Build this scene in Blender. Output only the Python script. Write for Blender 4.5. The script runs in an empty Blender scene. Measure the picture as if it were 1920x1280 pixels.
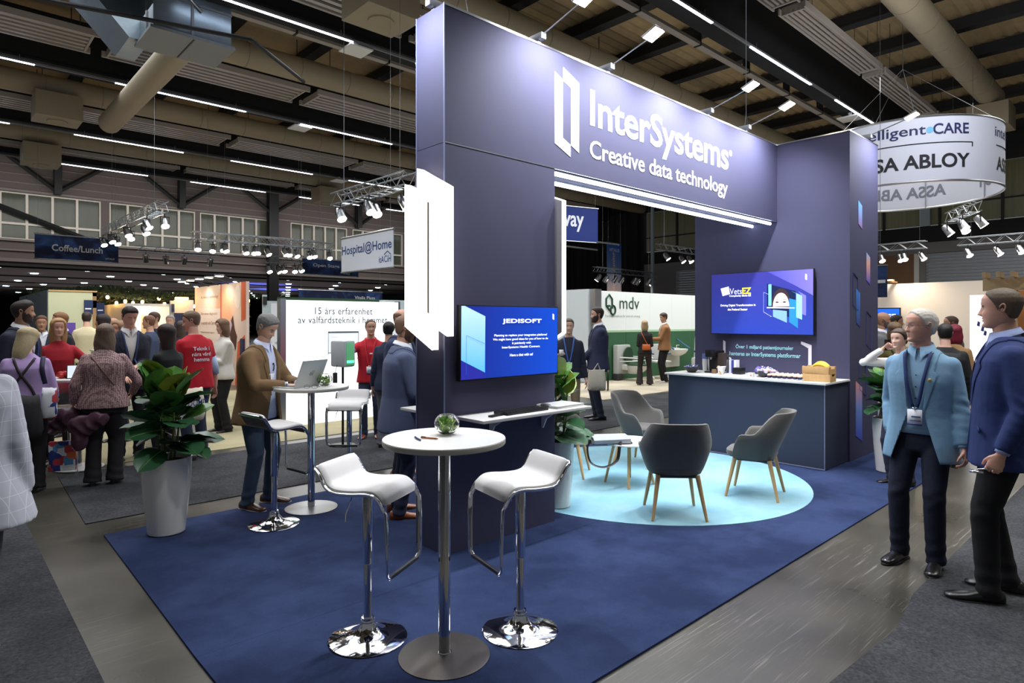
import bpy, bmesh, math, random
import numpy as np
from mathutils import Vector, Matrix

R = math.radians
rnd = random.Random(11)
scene = bpy.context.scene
COL = scene.collection

# ------------------------------------------------------------------ camera
cam = bpy.data.cameras.new('camera')
cam.sensor_width = 36.0
cam.lens = 1182.0 / 1920.0 * 36.0
cam.shift_y = -38.0 / 1920.0
cam.clip_start = 0.05
cam.clip_end = 300
cam_ob = bpy.data.objects.new('camera', cam)
COL.objects.link(cam_ob)
cam_ob.location = (0, 0, 1.70)
cam_ob.rotation_euler = (R(90), 0, R(47.06 - 90))
scene.camera = cam_ob

# ------------------------------------------------------------------ world and exposure
world = bpy.data.worlds.new('hall_world')
scene.world = world
world.use_nodes = True
bg = world.node_tree.nodes['Background']
bg.inputs[0].default_value = (0.90, 0.95, 1.0, 1)
bg.inputs[1].default_value = 0.10
scene.view_settings.view_transform = 'Standard'
scene.view_settings.look = 'None'
scene.view_settings.exposure = 0.55
scene.view_settings.gamma = 1.0
scene.view_settings.use_curve_mapping = False


def area(name, loc, size, power, color=(1, 1, 1), target=None, sy=None, spread=None):
    l = bpy.data.lights.new(name, 'AREA')
    l.energy = power
    l.color = color
    l.shape = 'RECTANGLE' if sy else 'SQUARE'
    l.size = size
    if sy:
        l.size_y = sy
    if spread:
        l.spread = R(spread)
    o = bpy.data.objects.new(name, l)
    COL.objects.link(o)
    o.location = loc
    if target is not None:
        d = Vector(target) - Vector(loc)
        o.rotation_euler = d.to_track_quat('-Z', 'Y').to_euler()
    return o


def spot(name, loc, target, power, angle=60, blend=0.6, color=(1, 1, 1), r=0.05):
    l = bpy.data.lights.new(name, 'SPOT')
    l.energy = power
    l.color = color
    l.spot_size = R(angle)
    l.spot_blend = blend
    l.shadow_soft_size = r
    o = bpy.data.objects.new(name, l)
    COL.objects.link(o)
    o.location = loc
    d = Vector(target) - Vector(loc)
    o.rotation_euler = d.to_track_quat('-Z', 'Y').to_euler()
    return o


# hall light: area lights for the rows of ceiling luminaires, plus two added fills
area('hall_light_fill', (5.5, 3.0, 8.0), 6.0, 150, (0.93, 0.96, 1.0), sy=9, spread=120)
area('hall_light_fill', (14, 10, 8.0), 12.0, 560, (0.95, 0.97, 1.0), sy=6, spread=140)
area('hall_light_fill', (8, 17, 8.0), 16.0, 560, (0.95, 0.97, 1.0), sy=6, spread=150)
area('hall_light_fill', (1.5, 9.5, 7.6), 5.0, 210, (0.97, 0.97, 1.0), sy=4, spread=140)
area('hall_light_fill', (24, 4, 7.8), 10.0, 600, (1.0, 0.97, 0.92), sy=8, spread=150)
area('hall_light_fill', (8.0, -0.8, 7.5), 8.0, 170, (1.0, 0.97, 0.93), sy=3, spread=100)
area('hall_light_fill', (14.5, 2.6, 7.0), 4.0, 110, (0.95, 0.96, 1.0), (18, 5, 5.2), sy=2)  # added fill aimed at the ring banner, no luminaire there
area('hall_light_fill', (12, 33.6, 6.9), 26.0, 260, (1.0, 0.97, 0.93), (12, 37, 5.5), sy=2)  # added fill that brightens the far window wall
area('hall_light_fill', (10, 52, 4.2), 34.0, 500, (0.9, 0.95, 1.0), sy=22)
# added upward area lights in place of light returned by floor and stands
area('hall_bounce_fill', (12, 18, 4.6), 34.0, 330, (1.0, 0.97, 0.92), (12, 18, 10), sy=30)
area('hall_bounce_fill', (10, 52, 1.6), 34.0, 480, (1.0, 0.94, 0.9), (10, 52, 4), sy=26)
# the floods on arms over the header of the stand and its two ends
for x in (3.77, 4.68, 5.6, 6.50, 7.37):
    spot('flood_light', (x, 3.20, 4.17), (x, 3.70, 2.9), 150, 150, 1.0, (0.92, 0.94, 1.0), 0.06)
spot('flood_light', (8.87, 2.32, 4.17), (8.75, 2.80, 2.9), 125, 150, 1.0, (0.90, 0.93, 1.0), 0.06)
spot('flood_light', (2.28, 3.85, 4.17), (2.74, 3.85, 2.6), 150, 150, 1.0, (0.92, 0.96, 1.0), 0.06)

# ------------------------------------------------------------------ materials
MATS = {}


def lin(c):
    return tuple(((v / 255.0) / 12.92 if v / 255.0 <= 0.04045 else ((v / 255.0 + 0.055) / 1.055) ** 2.4) for v in c)


def mat(name, rgb, rough=0.6, metal=0.0, emit=0.0, bump=0.0, bscale=200.0, var=0.0, vscale=3.0, sheen=0.0,
        trans=0.0, ior=1.45, stretch=None, coat=0.0, ecol=None):
    """rgb in sRGB 0-255; bump = height noise; var = broad colour variation"""
    if name in MATS:
        return MATS[name]
    m = bpy.data.materials.new(name)
    m.use_nodes = True
    nt = m.node_tree
    p = nt.nodes['Principled BSDF']
    col = lin(rgb) + (1,)
    p.inputs['Base Color'].default_value = col
    p.inputs['Roughness'].default_value = rough
    p.inputs['Metallic'].default_value = metal
    p.inputs['IOR'].default_value = ior
    if sheen:
        p.inputs['Sheen Weight'].default_value = sheen
    if coat:
        p.inputs['Coat Weight'].default_value = coat
    if trans:
        p.inputs['Transmission Weight'].default_value = trans
    if emit:
        p.inputs['Emission Color'].default_value = lin(ecol or rgb) + (1,)
        p.inputs['Emission Strength'].default_value = emit
    if bump or var:
        tc = nt.nodes.new('ShaderNodeTexCoord')
        mp = nt.nodes.new('ShaderNodeMapping')
        if stretch:
            mp.inputs['Scale'].default_value = stretch
        nt.links.new(tc.outputs['Object'], mp.inputs['Vector'])
    if var:
        n = nt.nodes.new('ShaderNodeTexNoise')
        n.inputs['Scale'].default_value = vscale
        n.inputs['Detail'].default_value = 5
        nt.links.new(mp.outputs[0], n.inputs['Vector'])
        mx = nt.nodes.new('ShaderNodeMixRGB')
        a = tuple(min(1, v * (1 + var)) for v in col[:3]) + (1,)
        b = tuple(v * (1 - var) for v in col[:3]) + (1,)
        mx.inputs[1].default_value = b
        mx.inputs[2].default_value = a
        nt.links.new(n.outputs[0], mx.inputs[0])
        nt.links.new(mx.outputs[0], p.inputs['Base Color'])
    if bump:
        n = nt.nodes.new('ShaderNodeTexNoise')
        n.inputs['Scale'].default_value = bscale
        n.inputs['Detail'].default_value = 3
        nt.links.new(mp.outputs[0], n.inputs['Vector'])
        bn = nt.nodes.new('ShaderNodeBump')
        bn.inputs['Strength'].default_value = min(1.0, bump)
        bn.inputs['Distance'].default_value = 0.01 if bscale < 60 else 0.003
        nt.links.new(n.outputs[0], bn.inputs['Height'])
        nt.links.new(bn.outputs[0], p.inputs['Normal'])
    MATS[name] = m
    return m


def ramp_mat(name, stops, axis='Z', emit=0.0, rough=0.6, lo=0.0, hi=1.0):
    """colour ramp printed along one object axis between lo and hi"""
    m = bpy.data.materials.new(name)
    m.use_nodes = True
    nt = m.node_tree
    p = nt.nodes['Principled BSDF']
    p.inputs['Roughness'].default_value = rough
    tc = nt.nodes.new('ShaderNodeTexCoord')
    sp = nt.nodes.new('ShaderNodeSeparateXYZ')
    nt.links.new(tc.outputs['Object'], sp.inputs[0])
    mr = nt.nodes.new('ShaderNodeMapRange')
    mr.inputs[1].default_value = lo
    mr.inputs[2].default_value = hi
    nt.links.new(sp.outputs[axis], mr.inputs[0])
    cr = nt.nodes.new('ShaderNodeValToRGB')
    el = cr.color_ramp.elements
    while len(el) < len(stops):
        el.new(0.5)
    for e, (pos, c) in zip(el, stops):
        e.position = pos
        e.color = lin(c) + (1,)
    nt.links.new(mr.outputs[0], cr.inputs[0])
    nt.links.new(cr.outputs[0], p.inputs['Base Color'])
    if emit:
        nt.links.new(cr.outputs[0], p.inputs['Emission Color'])
        p.inputs['Emission Strength'].default_value = emit
    return m


NAVY = mat('navy_wall_fabric', (64, 64, 91), 0.75, bump=0.25, bscale=500, var=0.04, vscale=1.5)
CHROME = mat('chrome', (225, 225, 228), 0.07, 1.0)
STEEL = mat('brushed_steel', (120, 120, 122), 0.38, 1.0)
ALU = mat('aluminium', (190, 192, 196), 0.3, 1.0)
WHITE = mat('white_lacquer', (218, 217, 214), 0.35)
WHITE_EDGE = mat('white_edge', (205, 200, 190), 0.5)
LEATHER = mat('white_leatherette', (214, 212, 211), 0.42, bump=0.1, bscale=350)
BLACK = mat('black_plastic', (18, 18, 20), 0.4)
DARKGREY = mat('dark_grey_plastic', (52, 53, 56), 0.5)
WOOD = mat('pale_wood', (196, 158, 108), 0.5, var=0.16, vscale=14, stretch=(6, 6, 0.8))
GLOW = mat('white_glow', (255, 250, 240), 0.5, emit=3.2, ecol=(255, 251, 244))
TUBE = mat('cool_tube_glow', (255, 255, 255), 0.5, emit=9.0, ecol=(226, 236, 255))
PRINT_W = mat('white_print', (240, 238, 245), 0.6)
GLASS = mat('clear_glass', (255, 255, 255), 0.0, trans=1.0)


# ------------------------------------------------------------------ mesh builder
class B:
    def __init__(self):
        self.v = []
        self.f = []
        self.m = []
        self.sm = []

    def add(self, vs, fs, m=0, smooth=False, M=None):
        o = len(self.v)
        if M is not None:
            vs = [tuple(M @ Vector(p)) for p in vs]
        self.v += [tuple(p) for p in vs]
        for f in fs:
            self.f.append([o + i for i in f])
            self.m.append(m)
            self.sm.append(smooth)
        return self

    def box(self, x0, x1, y0, y1, z0, z1, m=0, M=None, bev=0.0):
        if bev > 0:
            bm = bmesh.new()
            bmesh.ops.create_cube(bm, size=1.0)
            for v in bm.verts:
                v.co = Vector(((x0 + x1) / 2 + v.co.x * (x1 - x0), (y0 + y1) / 2 + v.co.y * (y1 - y0), (z0 + z1) / 2 + v.co.z * (z1 - z0)))
            bmesh.ops.bevel(bm, geom=list(bm.edges), offset=bev, segments=2, profile=0.6, affect='EDGES')
            bm.verts.index_update()
            vs = [tuple(v.co) for v in bm.verts]
            fs = [[v.index for v in f.verts] for f in bm.faces]
            bm.free()
            return self.add(vs, fs, m, True, M)
        vs = [(x0, y0, z0), (x1, y0, z0), (x1, y1, z0), (x0, y1, z0), (x0, y0, z1), (x1, y0, z1), (x1, y1, z1), (x0, y1, z1)]
        fs = [(0, 3, 2, 1), (4, 5, 6, 7), (0, 1, 5, 4), (1, 2, 6, 5), (2, 3, 7, 6), (3, 0, 4, 7)]
        return self.add(vs, fs, m, False, M)

    def loft(self, rings, m=0, smooth=True, caps=True, closed=True, M=None):
        n = len(rings[0])
        vs = [p for r in rings for p in r]
        fs = []
        for i in range(len(rings) - 1):
            for j in range(n if closed else n - 1):
                k = (j + 1) % n
                fs.append((i * n + j, i * n + k, (i + 1) * n + k, (i + 1) * n + j))
        if caps:
            fs.append(tuple(reversed(range(n))))
            fs.append(tuple((len(rings) - 1) * n + j for j in range(n)))
        return self.add(vs, fs, m, smooth, M)

    def lathe(self, prof, seg=32, m=0, M=None, smooth=True, cx=0, cy=0):
        rings = []
        for r, z in prof:
            rings.append([(cx + max(r, 1e-4) * math.cos(2 * math.pi * j / seg), cy + max(r, 1e-4) * math.sin(2 * math.pi * j / seg), z) for j in range(seg)])
        return self.loft(rings, m, smooth, True, True, M)

    def tube(self, pts, r, seg=8, m=0, M=None, flat=1.0, up=(0, 0, 1), caps=True, smooth=True):
        pts = [Vector(p) for p in pts]
        n = len(pts)
        rr = r if isinstance(r, (list, tuple)) else [r] * n
        rings = []
        prev = None
        for i, p in enumerate(pts):
            t = (pts[min(i + 1, n - 1)] - pts[max(i - 1, 0)])
            if t.length < 1e-9:
                t = Vector((0, 0, 1))
            t.normalize()
            if prev is None:
                a = Vector(up)
                if abs(a.dot(t)) > 0.95:
                    a = Vector((1, 0, 0)) if abs(t.x) < 0.9 else Vector((0, 1, 0))
                u = (a - t * a.dot(t)).normalized()
            else:
                u = (prev - t * prev.dot(t))
                u = u.normalized() if u.length > 1e-6 else prev
            prev = u
            w = t.cross(u)
            rings.append([tuple(p + (u * math.cos(2 * math.pi * j / seg) * flat + w * math.sin(2 * math.pi * j / seg)) * rr[i]) for j in range(seg)])
        return self.loft(rings, m, smooth, caps, True, M)

    def prism(self, poly, a, b, axis='z', m=0, M=None):
        """extrude a 2D polygon (list of (u,v)) between a and b along axis; x: (u,v)=(y,z); y: (x,z); z: (x,y)"""
        def P(u, v, w):
            return (w, u, v) if axis == 'x' else ((u, w, v) if axis == 'y' else (u, v, w))
        n = len(poly)
        vs = [P(u, v, a) for u, v in poly] + [P(u, v, b) for u, v in poly]
        fs = [tuple(range(n)), tuple(reversed(range(n, 2 * n)))]
        for j in range(n):
            k = (j + 1) % n
            fs.append((j, n + j, n + k, k))
        return self.add(vs, fs, m, False, M)

    def ellip(self, c, r, m=0, seg=16, rings=10, M=None):
        rs = []
        for i in range(1, rings):
            a = math.pi * i / rings
            rs.append([(c[0] + r[0] * math.sin(a) * math.cos(2 * math.pi * j / seg), c[1] + r[1] * math.sin(a) * math.sin(2 * math.pi * j / seg), c[2] - r[2] * math.cos(a)) for j in range(seg)])
        o = len(self.v)
        self.loft(rs, m, True, True, True, M)
        return self

    def mesh(self, name, mats):
        me = bpy.data.meshes.new(name)
        me.from_pydata(self.v, [], self.f)
        for mm in (mats if isinstance(mats, (list, tuple)) else [mats]):
            me.materials.append(mm)
        me.polygons.foreach_set('material_index', self.m)
        me.polygons.foreach_set('use_smooth', self.sm)
        me.update()
        bm = bmesh.new()
        bm.from_mesh(me)
        bmesh.ops.recalc_face_normals(bm, faces=bm.faces)
        bm.to_mesh(me)
        bm.free()
        return me

    def obj(self, name, mats, parent=None, loc=None, rot=None, sharp=True):
        me = self.mesh(name, mats)
        if sharp and any(self.sm):
            me.set_sharp_from_angle(angle=R(40))
        return link(name, me, parent, loc, rot)


ORD = ['first', 'second', 'third', 'fourth', 'fifth', 'sixth', 'seventh', 'eighth', 'ninth', 'tenth', 'eleventh', 'twelfth', 'thirteenth']


def link(name, me, parent=None, loc=None, rot=None):
    o = bpy.data.objects.new(name, me)
    COL.objects.link(o)
    if parent is not None:
        o.parent = parent
    if loc is not None:
        o.location = loc
    if rot is not None:
        o.rotation_euler = rot
    return o


def tag(o, label, cat, group=None):
    o['label'] = label
    o['category'] = cat
    if group:
        o['group'] = group
    return o


def thing(name, label, cat, loc=(0, 0, 0), rz=0.0, group=None):
    o = bpy.data.objects.new(name, None)
    COL.objects.link(o)
    o.empty_display_size = 0.1
    o.location = loc
    o.rotation_euler = (0, 0, rz)
    return tag(o, label, cat, group)


def struct(o):
    o['kind'] = 'structure'
    return o


def dup(root, loc=None, rz=None, label=None, group=None, rot=None):
    r = root.copy()
    COL.objects.link(r)
    if loc is not None:
        r.location = loc
    if rz is not None:
        r.rotation_euler = (0, 0, rz)
    if rot is not None:
        r.rotation_euler = rot
    if label:
        r['label'] = label
    if group:
        r['group'] = group
    for ch in list(root.children):
        c = ch.copy()
        COL.objects.link(c)
        c.parent = r
        for g in list(ch.children):
            d = g.copy()
            COL.objects.link(d)
            d.parent = c
    return r


_text_cache = {}


def text_mesh(s, bold=0.0, spacing=1.0, res=3):
    """the outline of the words as vertices and faces, unit box: width w, height h, baseline 0"""
    key = (s, bold, spacing, res)
    if key in _text_cache:
        return _text_cache[key]
    cu = bpy.data.curves.new('words', 'FONT')
    cu.body = s
    cu.offset = bold
    cu.space_character = spacing
    cu.resolution_u = res
    cu.align_x = 'CENTER'
    cu.space_line = 0.95
    o = bpy.data.objects.new('words', cu)
    me = bpy.data.meshes.new_from_object(o)
    vs = np.array([v.co[:] for v in me.vertices]) if len(me.vertices) else np.zeros((1, 3))
    fs = [list(p.vertices) for p in me.polygons]
    bpy.data.objects.remove(o)
    bpy.data.curves.remove(cu)
    bpy.data.meshes.remove(me)
    _text_cache[key] = (vs, fs)
    return vs, fs


def words(name, s, m, origin, ux, uz, box, parent=None, bold=0.0, spacing=1.0, h=None, warp=None, res=3):
    """letters lying on a plane: origin = lower left of the box, ux, uz = unit directions, box = (width, height)"""
    vs, fs = text_mesh(s, bold, spacing, res)
    lo, hi = vs.min(0), vs.max(0)
    sx = box[0] / (hi[0] - lo[0])
    sz = box[1] / (hi[1] - lo[1]) if box[1] else sx
    O, U, W = Vector(origin), Vector(ux), Vector(uz)
    pts = []
    for p in vs:
        a, b = (p[0] - lo[0]) * sx, (p[1] - lo[1]) * sz
        pts.append(tuple(O + U * a + W * b) if warp is None else warp(a, b))
    me = bpy.data.meshes.new(name)
    me.from_pydata(pts, [], fs)
    me.materials.append(m)
    return link(name, me, parent)
# ================================================================== FLOOR
def floor_material():
    m = bpy.data.materials.new('worn_concrete')
    m.use_nodes = True
    nt = m.node_tree
    p = nt.nodes['Principled BSDF']
    tc = nt.nodes.new('ShaderNodeTexCoord')
    n1 = nt.nodes.new('ShaderNodeTexNoise')
    n1.inputs['Scale'].default_value = 1.1
    n1.inputs['Detail'].default_value = 8
    nt.links.new(tc.outputs['Object'], n1.inputs['Vector'])
    cr = nt.nodes.new('ShaderNodeValToRGB')
    cr.color_ramp.elements[0].position = 0.3
    cr.color_ramp.elements[0].color = lin((50, 48, 41)) + (1,)
    cr.color_ramp.elements[1].position = 0.72
    cr.color_ramp.elements[1].color = lin((84, 80, 71)) + (1,)
    nt.links.new(n1.outputs[0], cr.inputs[0])
    base = cr.outputs[0]
    # thin scratches in several directions
    for k, (ang, sc) in enumerate(((0.35, 1.0), (1.15, 1.3), (2.3, 0.8), (-0.4, 1.1))):
        mp = nt.nodes.new('ShaderNodeMapping')
        mp.inputs['Rotation'].default_value = (0, 0, ang)
        mp.inputs['Scale'].default_value = (1.1 * sc, 62.0 * sc, 1)
        mp.inputs['Location'].default_value = (k * 3.7, k * 1.9, 0)
        nt.links.new(tc.outputs['Object'], mp.inputs['Vector'])
        v = nt.nodes.new('ShaderNodeTexNoise')
        v.inputs['Scale'].default_value = 1.0
        v.inputs['Detail'].default_value = 6
        v.inputs['Distortion'].default_value = 1.6
        nt.links.new(mp.outputs[0], v.inputs['Vector'])
        r = nt.nodes.new('ShaderNodeValToRGB')
        r.color_ramp.elements[0].position = 0.640
        r.color_ramp.elements[0].color = (0, 0, 0, 1)
        r.color_ramp.elements[1].position = 0.69
        r.color_ramp.elements[1].color = (0.55, 0.55, 0.55, 1)
        nt.links.new(v.outputs[0], r.inputs[0])
        mx = nt.nodes.new('ShaderNodeMixRGB')
        mx.inputs[2].default_value = lin((158, 155, 146)) + (1,)
        nt.links.new(r.outputs[0], mx.inputs[0])
        nt.links.new(base, mx.inputs[1])
        base = mx.outputs[0]
    # worn patches keep the scratches in clusters
    pm2 = nt.nodes.new('ShaderNodeTexNoise')
    pm2.inputs['Scale'].default_value = 0.7
    pm2.inputs['Detail'].default_value = 3
    nt.links.new(tc.outputs['Object'], pm2.inputs['Vector'])
    pr2 = nt.nodes.new('ShaderNodeMapRange')
    pr2.inputs[1].default_value = 0.42
    pr2.inputs[2].default_value = 0.62
    nt.links.new(pm2.outputs[0], pr2.inputs[0])
    mx = nt.nodes.new('ShaderNodeMixRGB')
    nt.links.new(pr2.outputs[0], mx.inputs[0])
    nt.links.new(cr.outputs[0], mx.inputs[1])
    nt.links.new(base, mx.inputs[2])
    base = mx.outputs[0]
    # paint specks
    vo = nt.nodes.new('ShaderNodeTexVoronoi')
    vo.inputs['Scale'].default_value = 2.6
    nt.links.new(tc.outputs['Object'], vo.inputs['Vector'])
    r = nt.nodes.new('ShaderNodeValToRGB')
    r.color_ramp.elements[0].position = 0.018
    r.color_ramp.elements[0].color = (0.8, 0.8, 0.8, 1)
    r.color_ramp.elements[1].position = 0.03
    r.color_ramp.elements[1].color = (0, 0, 0, 1)
    nt.links.new(vo.outputs['Distance'], r.inputs[0])
    mx = nt.nodes.new('ShaderNodeMixRGB')
    mx.inputs[2].default_value = lin((215, 213, 205)) + (1,)
    nt.links.new(r.outputs[0], mx.inputs[0])
    nt.links.new(base, mx.inputs[1])
    nt.links.new(mx.outputs[0], p.inputs['Base Color'])
    rr = nt.nodes.new('ShaderNodeMapRange')
    rr.inputs[3].default_value = 0.20
    rr.inputs[4].default_value = 0.40
    nt.links.new(n1.outputs[0], rr.inputs[0])
    nt.links.new(rr.outputs[0], p.inputs['Roughness'])
    bn = nt.nodes.new('ShaderNodeBump')
    bn.inputs['Strength'].default_value = 0.15
    bn.inputs['Distance'].default_value = 0.01
    nt.links.new(n1.outputs[0], bn.inputs['Height'])
    nt.links.new(bn.outputs[0], p.inputs['Normal'])
    return m


def carpet_material(name, rgb, dark, vs=1.2, bs=260, lo=0.38, hi=0.62, b=0.5, stretch=None):
    m = bpy.data.materials.new(name)
    m.use_nodes = True
    nt = m.node_tree
    p = nt.nodes['Principled BSDF']
    p.inputs['Roughness'].default_value = 0.95
    p.inputs['Specular IOR Level'].default_value = 0.15
    tc = nt.nodes.new('ShaderNodeTexCoord')
    n1 = nt.nodes.new('ShaderNodeTexNoise')
    n1.inputs['Scale'].default_value = vs
    n1.inputs['Detail'].default_value = 7
    n1.inputs['Roughness'].default_value = 0.6
    nt.links.new(tc.outputs['Object'], n1.inputs['Vector'])
    cr = nt.nodes.new('ShaderNodeValToRGB')
    cr.color_ramp.elements[0].position = lo
    cr.color_ramp.elements[0].color = lin(dark) + (1,)
    cr.color_ramp.elements[1].position = hi
    cr.color_ramp.elements[1].color = lin(rgb) + (1,)
    nt.links.new(n1.outputs[0], cr.inputs[0])
    mp = nt.nodes.new('ShaderNodeMapping')
    if stretch:
        mp.inputs['Scale'].default_value = stretch
    nt.links.new(tc.outputs['Object'], mp.inputs['Vector'])
    n2 = nt.nodes.new('ShaderNodeTexNoise')
    n2.inputs['Scale'].default_value = bs
    n2.inputs['Detail'].default_value = 2
    nt.links.new(mp.outputs[0], n2.inputs['Vector'])
    mx = nt.nodes.new('ShaderNodeMixRGB')
    mx.blend_type = 'OVERLAY'
    mx.inputs[0].default_value = 0.35 if b < 0.8 else 0.85
    nt.links.new(cr.outputs[0], mx.inputs[1])
    nt.links.new(n2.outputs[0], mx.inputs[2])
    nt.links.new(mx.outputs[0], p.inputs['Base Color'])
    bn = nt.nodes.new('ShaderNodeBump')
    bn.inputs['Strength'].default_value = b
    bn.inputs['Distance'].default_value = 0.004
    nt.links.new(n2.outputs[0], bn.inputs['Height'])
    nt.links.new(bn.outputs[0], p.inputs['Normal'])
    return m


struct(B().box(-14, 46, -8, 95, -0.2, 0.0).obj('floor', floor_material()))
GREYC = carpet_material('grey_aisle_carpet', (68, 69, 72), (44, 45, 48), 0.9, 60, b=0.9)
BLUEC = carpet_material('blue_stand_carpet', (46, 59, 94), (30, 41, 72), 1.6, 300)
BEIGEC = carpet_material('olive_beige_carpet', (168, 160, 128), (142, 136, 108), 0.8, 120)
SANDC = carpet_material('sand_carpet', (186, 176, 156), (160, 150, 130), 0.8, 120)


def sheet(name, poly, z0, z1, m, label, cat='carpet', group=None):
    return tag(B().prism(poly, z0, z1, 'z').obj(name, m), label, cat, group)


sheet('aisle_carpet', [(0.98, 6.29), (13.0, 6.29), (13.0, 8.44), (1.06, 8.46)], 0, 0.008, GREYC, 'dark grey carpet runner along the aisle behind the blue stand')
sheet('aisle_carpet', [(-9, -6), (0.6, -6), (0.62, 7.2), (-9, 7.2)], 0, 0.008, GREYC, 'dark grey carpet at the lower left with a bare floor strip beside it')
sheet('aisle_carpet', [(2.0, -6), (40, -6), (40, 1.15), (4.5, 1.17), (3.9, 1.10), (2.6, 1.18), (2.0, 1.18)], 0, 0.008, GREYC, 'dark grey carpet runner at the lower right under the man in black shoes')
sheet('beige_carpet', [(1.07, 8.72), (8.2, 8.72), (8.2, 16), (-6, 16), (-6, 9.6), (1.0, 9.4)], 0, 0.008, BEIGEC, 'olive beige carpet under the visitors and the white light wall')
sheet('beige_carpet', [(10.7, 8.6), (24, 8.6), (24, 11.3), (10.7, 11.3)], 0, 0.008, SANDC, 'sand coloured carpet in front of the green and white bathroom stand')
# the stand's carpet is two lengths laid edge to edge, plus a round inlay
sc_ = thing('stand_carpet', 'navy blue carpet of the stand in two lengths with a seam', 'carpet')
B().prism([(0.995, 1.905), (10.2, 1.905), (10.2, 3.40), (0.995, 3.40)], 0, 0.012).obj('carpet_length', BLUEC, sc_)
B().prism([(0.995, 3.403), (10.2, 3.403), (10.2, 5.86), (1.034, 5.86)], 0, 0.0112).obj('carpet_length', BLUEC, sc_)
rug_poly = [(5.72 + 1.663 * math.cos(2 * math.pi * i / 96), 4.04 + 1.663 * math.sin(2 * math.pi * i / 96)) for i in range(96)]
tag(B().prism(rug_poly, 0.012, 0.017).obj('round_carpet', carpet_material('light_blue_carpet', (142, 182, 194), (122, 168, 186), 1.5, 300)),
    'round light blue carpet under the armchairs', 'carpet')

# ================================================================== STAND WALLS
st = thing('stand_header', 'navy fabric header beam with white company name over the stand', 'sign', (0, 0, 0))
B().box(2.742, 8.128, 3.662, 4.008, 2.995, 4.0).obj('header_panel', NAVY, st)
B().box(2.74, 8.125, 3.657, 3.665, 3.985, 4.003).box(2.74, 8.125, 3.657, 3.665, 2.990, 2.998).obj('frame_rail', ALU, st)
pl = thing('stand_pillar', 'navy fabric pillar wall carrying the screen at the left end', 'wall panel')
B().box(2.74, 3.90, 3.66, 4.01, 0.012, 2.99).obj('wall_panel', NAVY, pl)
B().box(2.734, 2.742, 3.655, 3.663, 0.012, 4.0).box(2.734, 2.742, 4.007, 4.013, 0.012, 4.0).obj('corner_rail', mat('navy_edge', (120, 128, 165), 0.4), pl)
tw = thing('stand_tower', 'navy fabric storage tower at the right end behind the counter', 'wall panel')
B().box(8.13, 9.13, 2.78, 4.86, 0.012, 4.0).obj('wall_panel', NAVY, tw)
B().box(8.125, 9.13, 2.777, 2.783, 3.99, 4.004).box(8.124, 8.131, 2.78, 4.86, 3.99, 4.004).obj('frame_rail', ALU, tw)

# header writing: logo and name (flat print, 2 mm proud)
YH = 3.6585
logoR = [(4.006, 3.879), (4.211, 3.793), (4.211, 3.179), (4.106, 3.226), (4.106, 3.722), (4.006, 3.762)]
logoL = [(3.899, 3.815), (4.0, 3.770), (4.0, 3.272), (4.100, 3.229), (4.100, 3.124), (3.899, 3.208)]
B().prism(logoR, YH, YH + 0.003, 'y').prism(logoL, YH, YH + 0.003, 'y').obj('logo', PRINT_W, st)
words('company_name', 'InterSystems', PRINT_W, (4.361, YH, 3.355), (1, 0, 0), (0, 0, 1), (2.49, 0.43), st, bold=0.018, spacing=0.97)
words('registered_mark', '\u00ae', PRINT_W, (6.865, YH, 3.63), (1, 0, 0), (0, 0, 1), (0.07, 0.07), st)
words('slogan', 'Creative data technology', PRINT_W, (4.356, YH, 3.115), (1, 0, 0), (0, 0, 1), (2.475, 0.215), st, bold=0.012, spacing=0.98)

# light tubes under the header
for y, x0, x1, lab in ((3.715, 3.92, 8.04, 'long white light tube under the front edge of the header'), (3.985, 3.90, 8.10, 'long white light tube under the rear edge of the header')):
    t = thing('light_tube', lab, 'lamp')
    B().tube([(x0, y, 2.965), (x1, y, 2.965)], 0.017, 10).obj('tube', TUBE, t)
    B().box(x0, x1, y - 0.02, y + 0.02, 2.98, 2.995).obj('mount', ALU, t)


# illuminated bracket logos at both ends of the pillar
def lit_logo(x0, x1, label):
    t = thing('light_sign', label, 'lamp')
    RR = [(3.881, 2.826), (3.518, 2.643), (3.518, 1.594), (3.700, 1.672), (3.700, 1.700), (3.727, 1.708), (3.727, 2.553), (3.834, 2.607), (3.881, 2.663)]
    LL = [(4.044, 2.735), (3.885, 2.663), (3.837, 2.607), (3.837, 1.766), (3.724, 1.706), (3.697, 1.694), (3.697, 1.493), (4.044, 1.660)]
    B().prism(RR, x0, x0 + 0.012, 'x').prism(LL, x0, x0 + 0.012, 'x').obj('light_face', GLOW, t)
    B().prism(RR, x0 + 0.0125, x1, 'x').prism(LL, x0 + 0.0125, x1, 'x').obj('light_box', mat('light_box_side', (250, 240, 215), 0.5, emit=1.1), t)
    B().box(x1, x1 + 0.02, 3.68, 3.72, 1.75, 2.6).obj('mounting_rail', ALU, t)
    return t


lit_logo(2.655, 2.715, 'glowing white bracket emblem on the left end of the pillar')
lt = thing('light_sign', 'glowing white emblem seen edge-on at the right side of the pillar', 'lamp')
RR = [(3.90, 2.826), (3.604, 2.715), (3.604, 1.606), (3.70, 1.555), (4.044, 1.660), (4.044, 2.735)]
B().prism(RR, 3.925, 3.96, 'x').obj('light_box', mat('light_box_back', (196, 196, 204), 0.5), lt)
B().prism([(3.90, 2.838), (3.594, 2.72), (3.594, 1.60), (3.70, 1.545), (3.72, 1.56), (3.606, 1.612), (3.606, 2.708), (3.91, 2.815)], 3.930, 3.968, 'x').obj('light_edge', GLOW, lt)
B().box(3.90, 3.925, 3.72, 3.80, 2.2, 2.26).obj('mounting_rail', ALU, lt)


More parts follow.
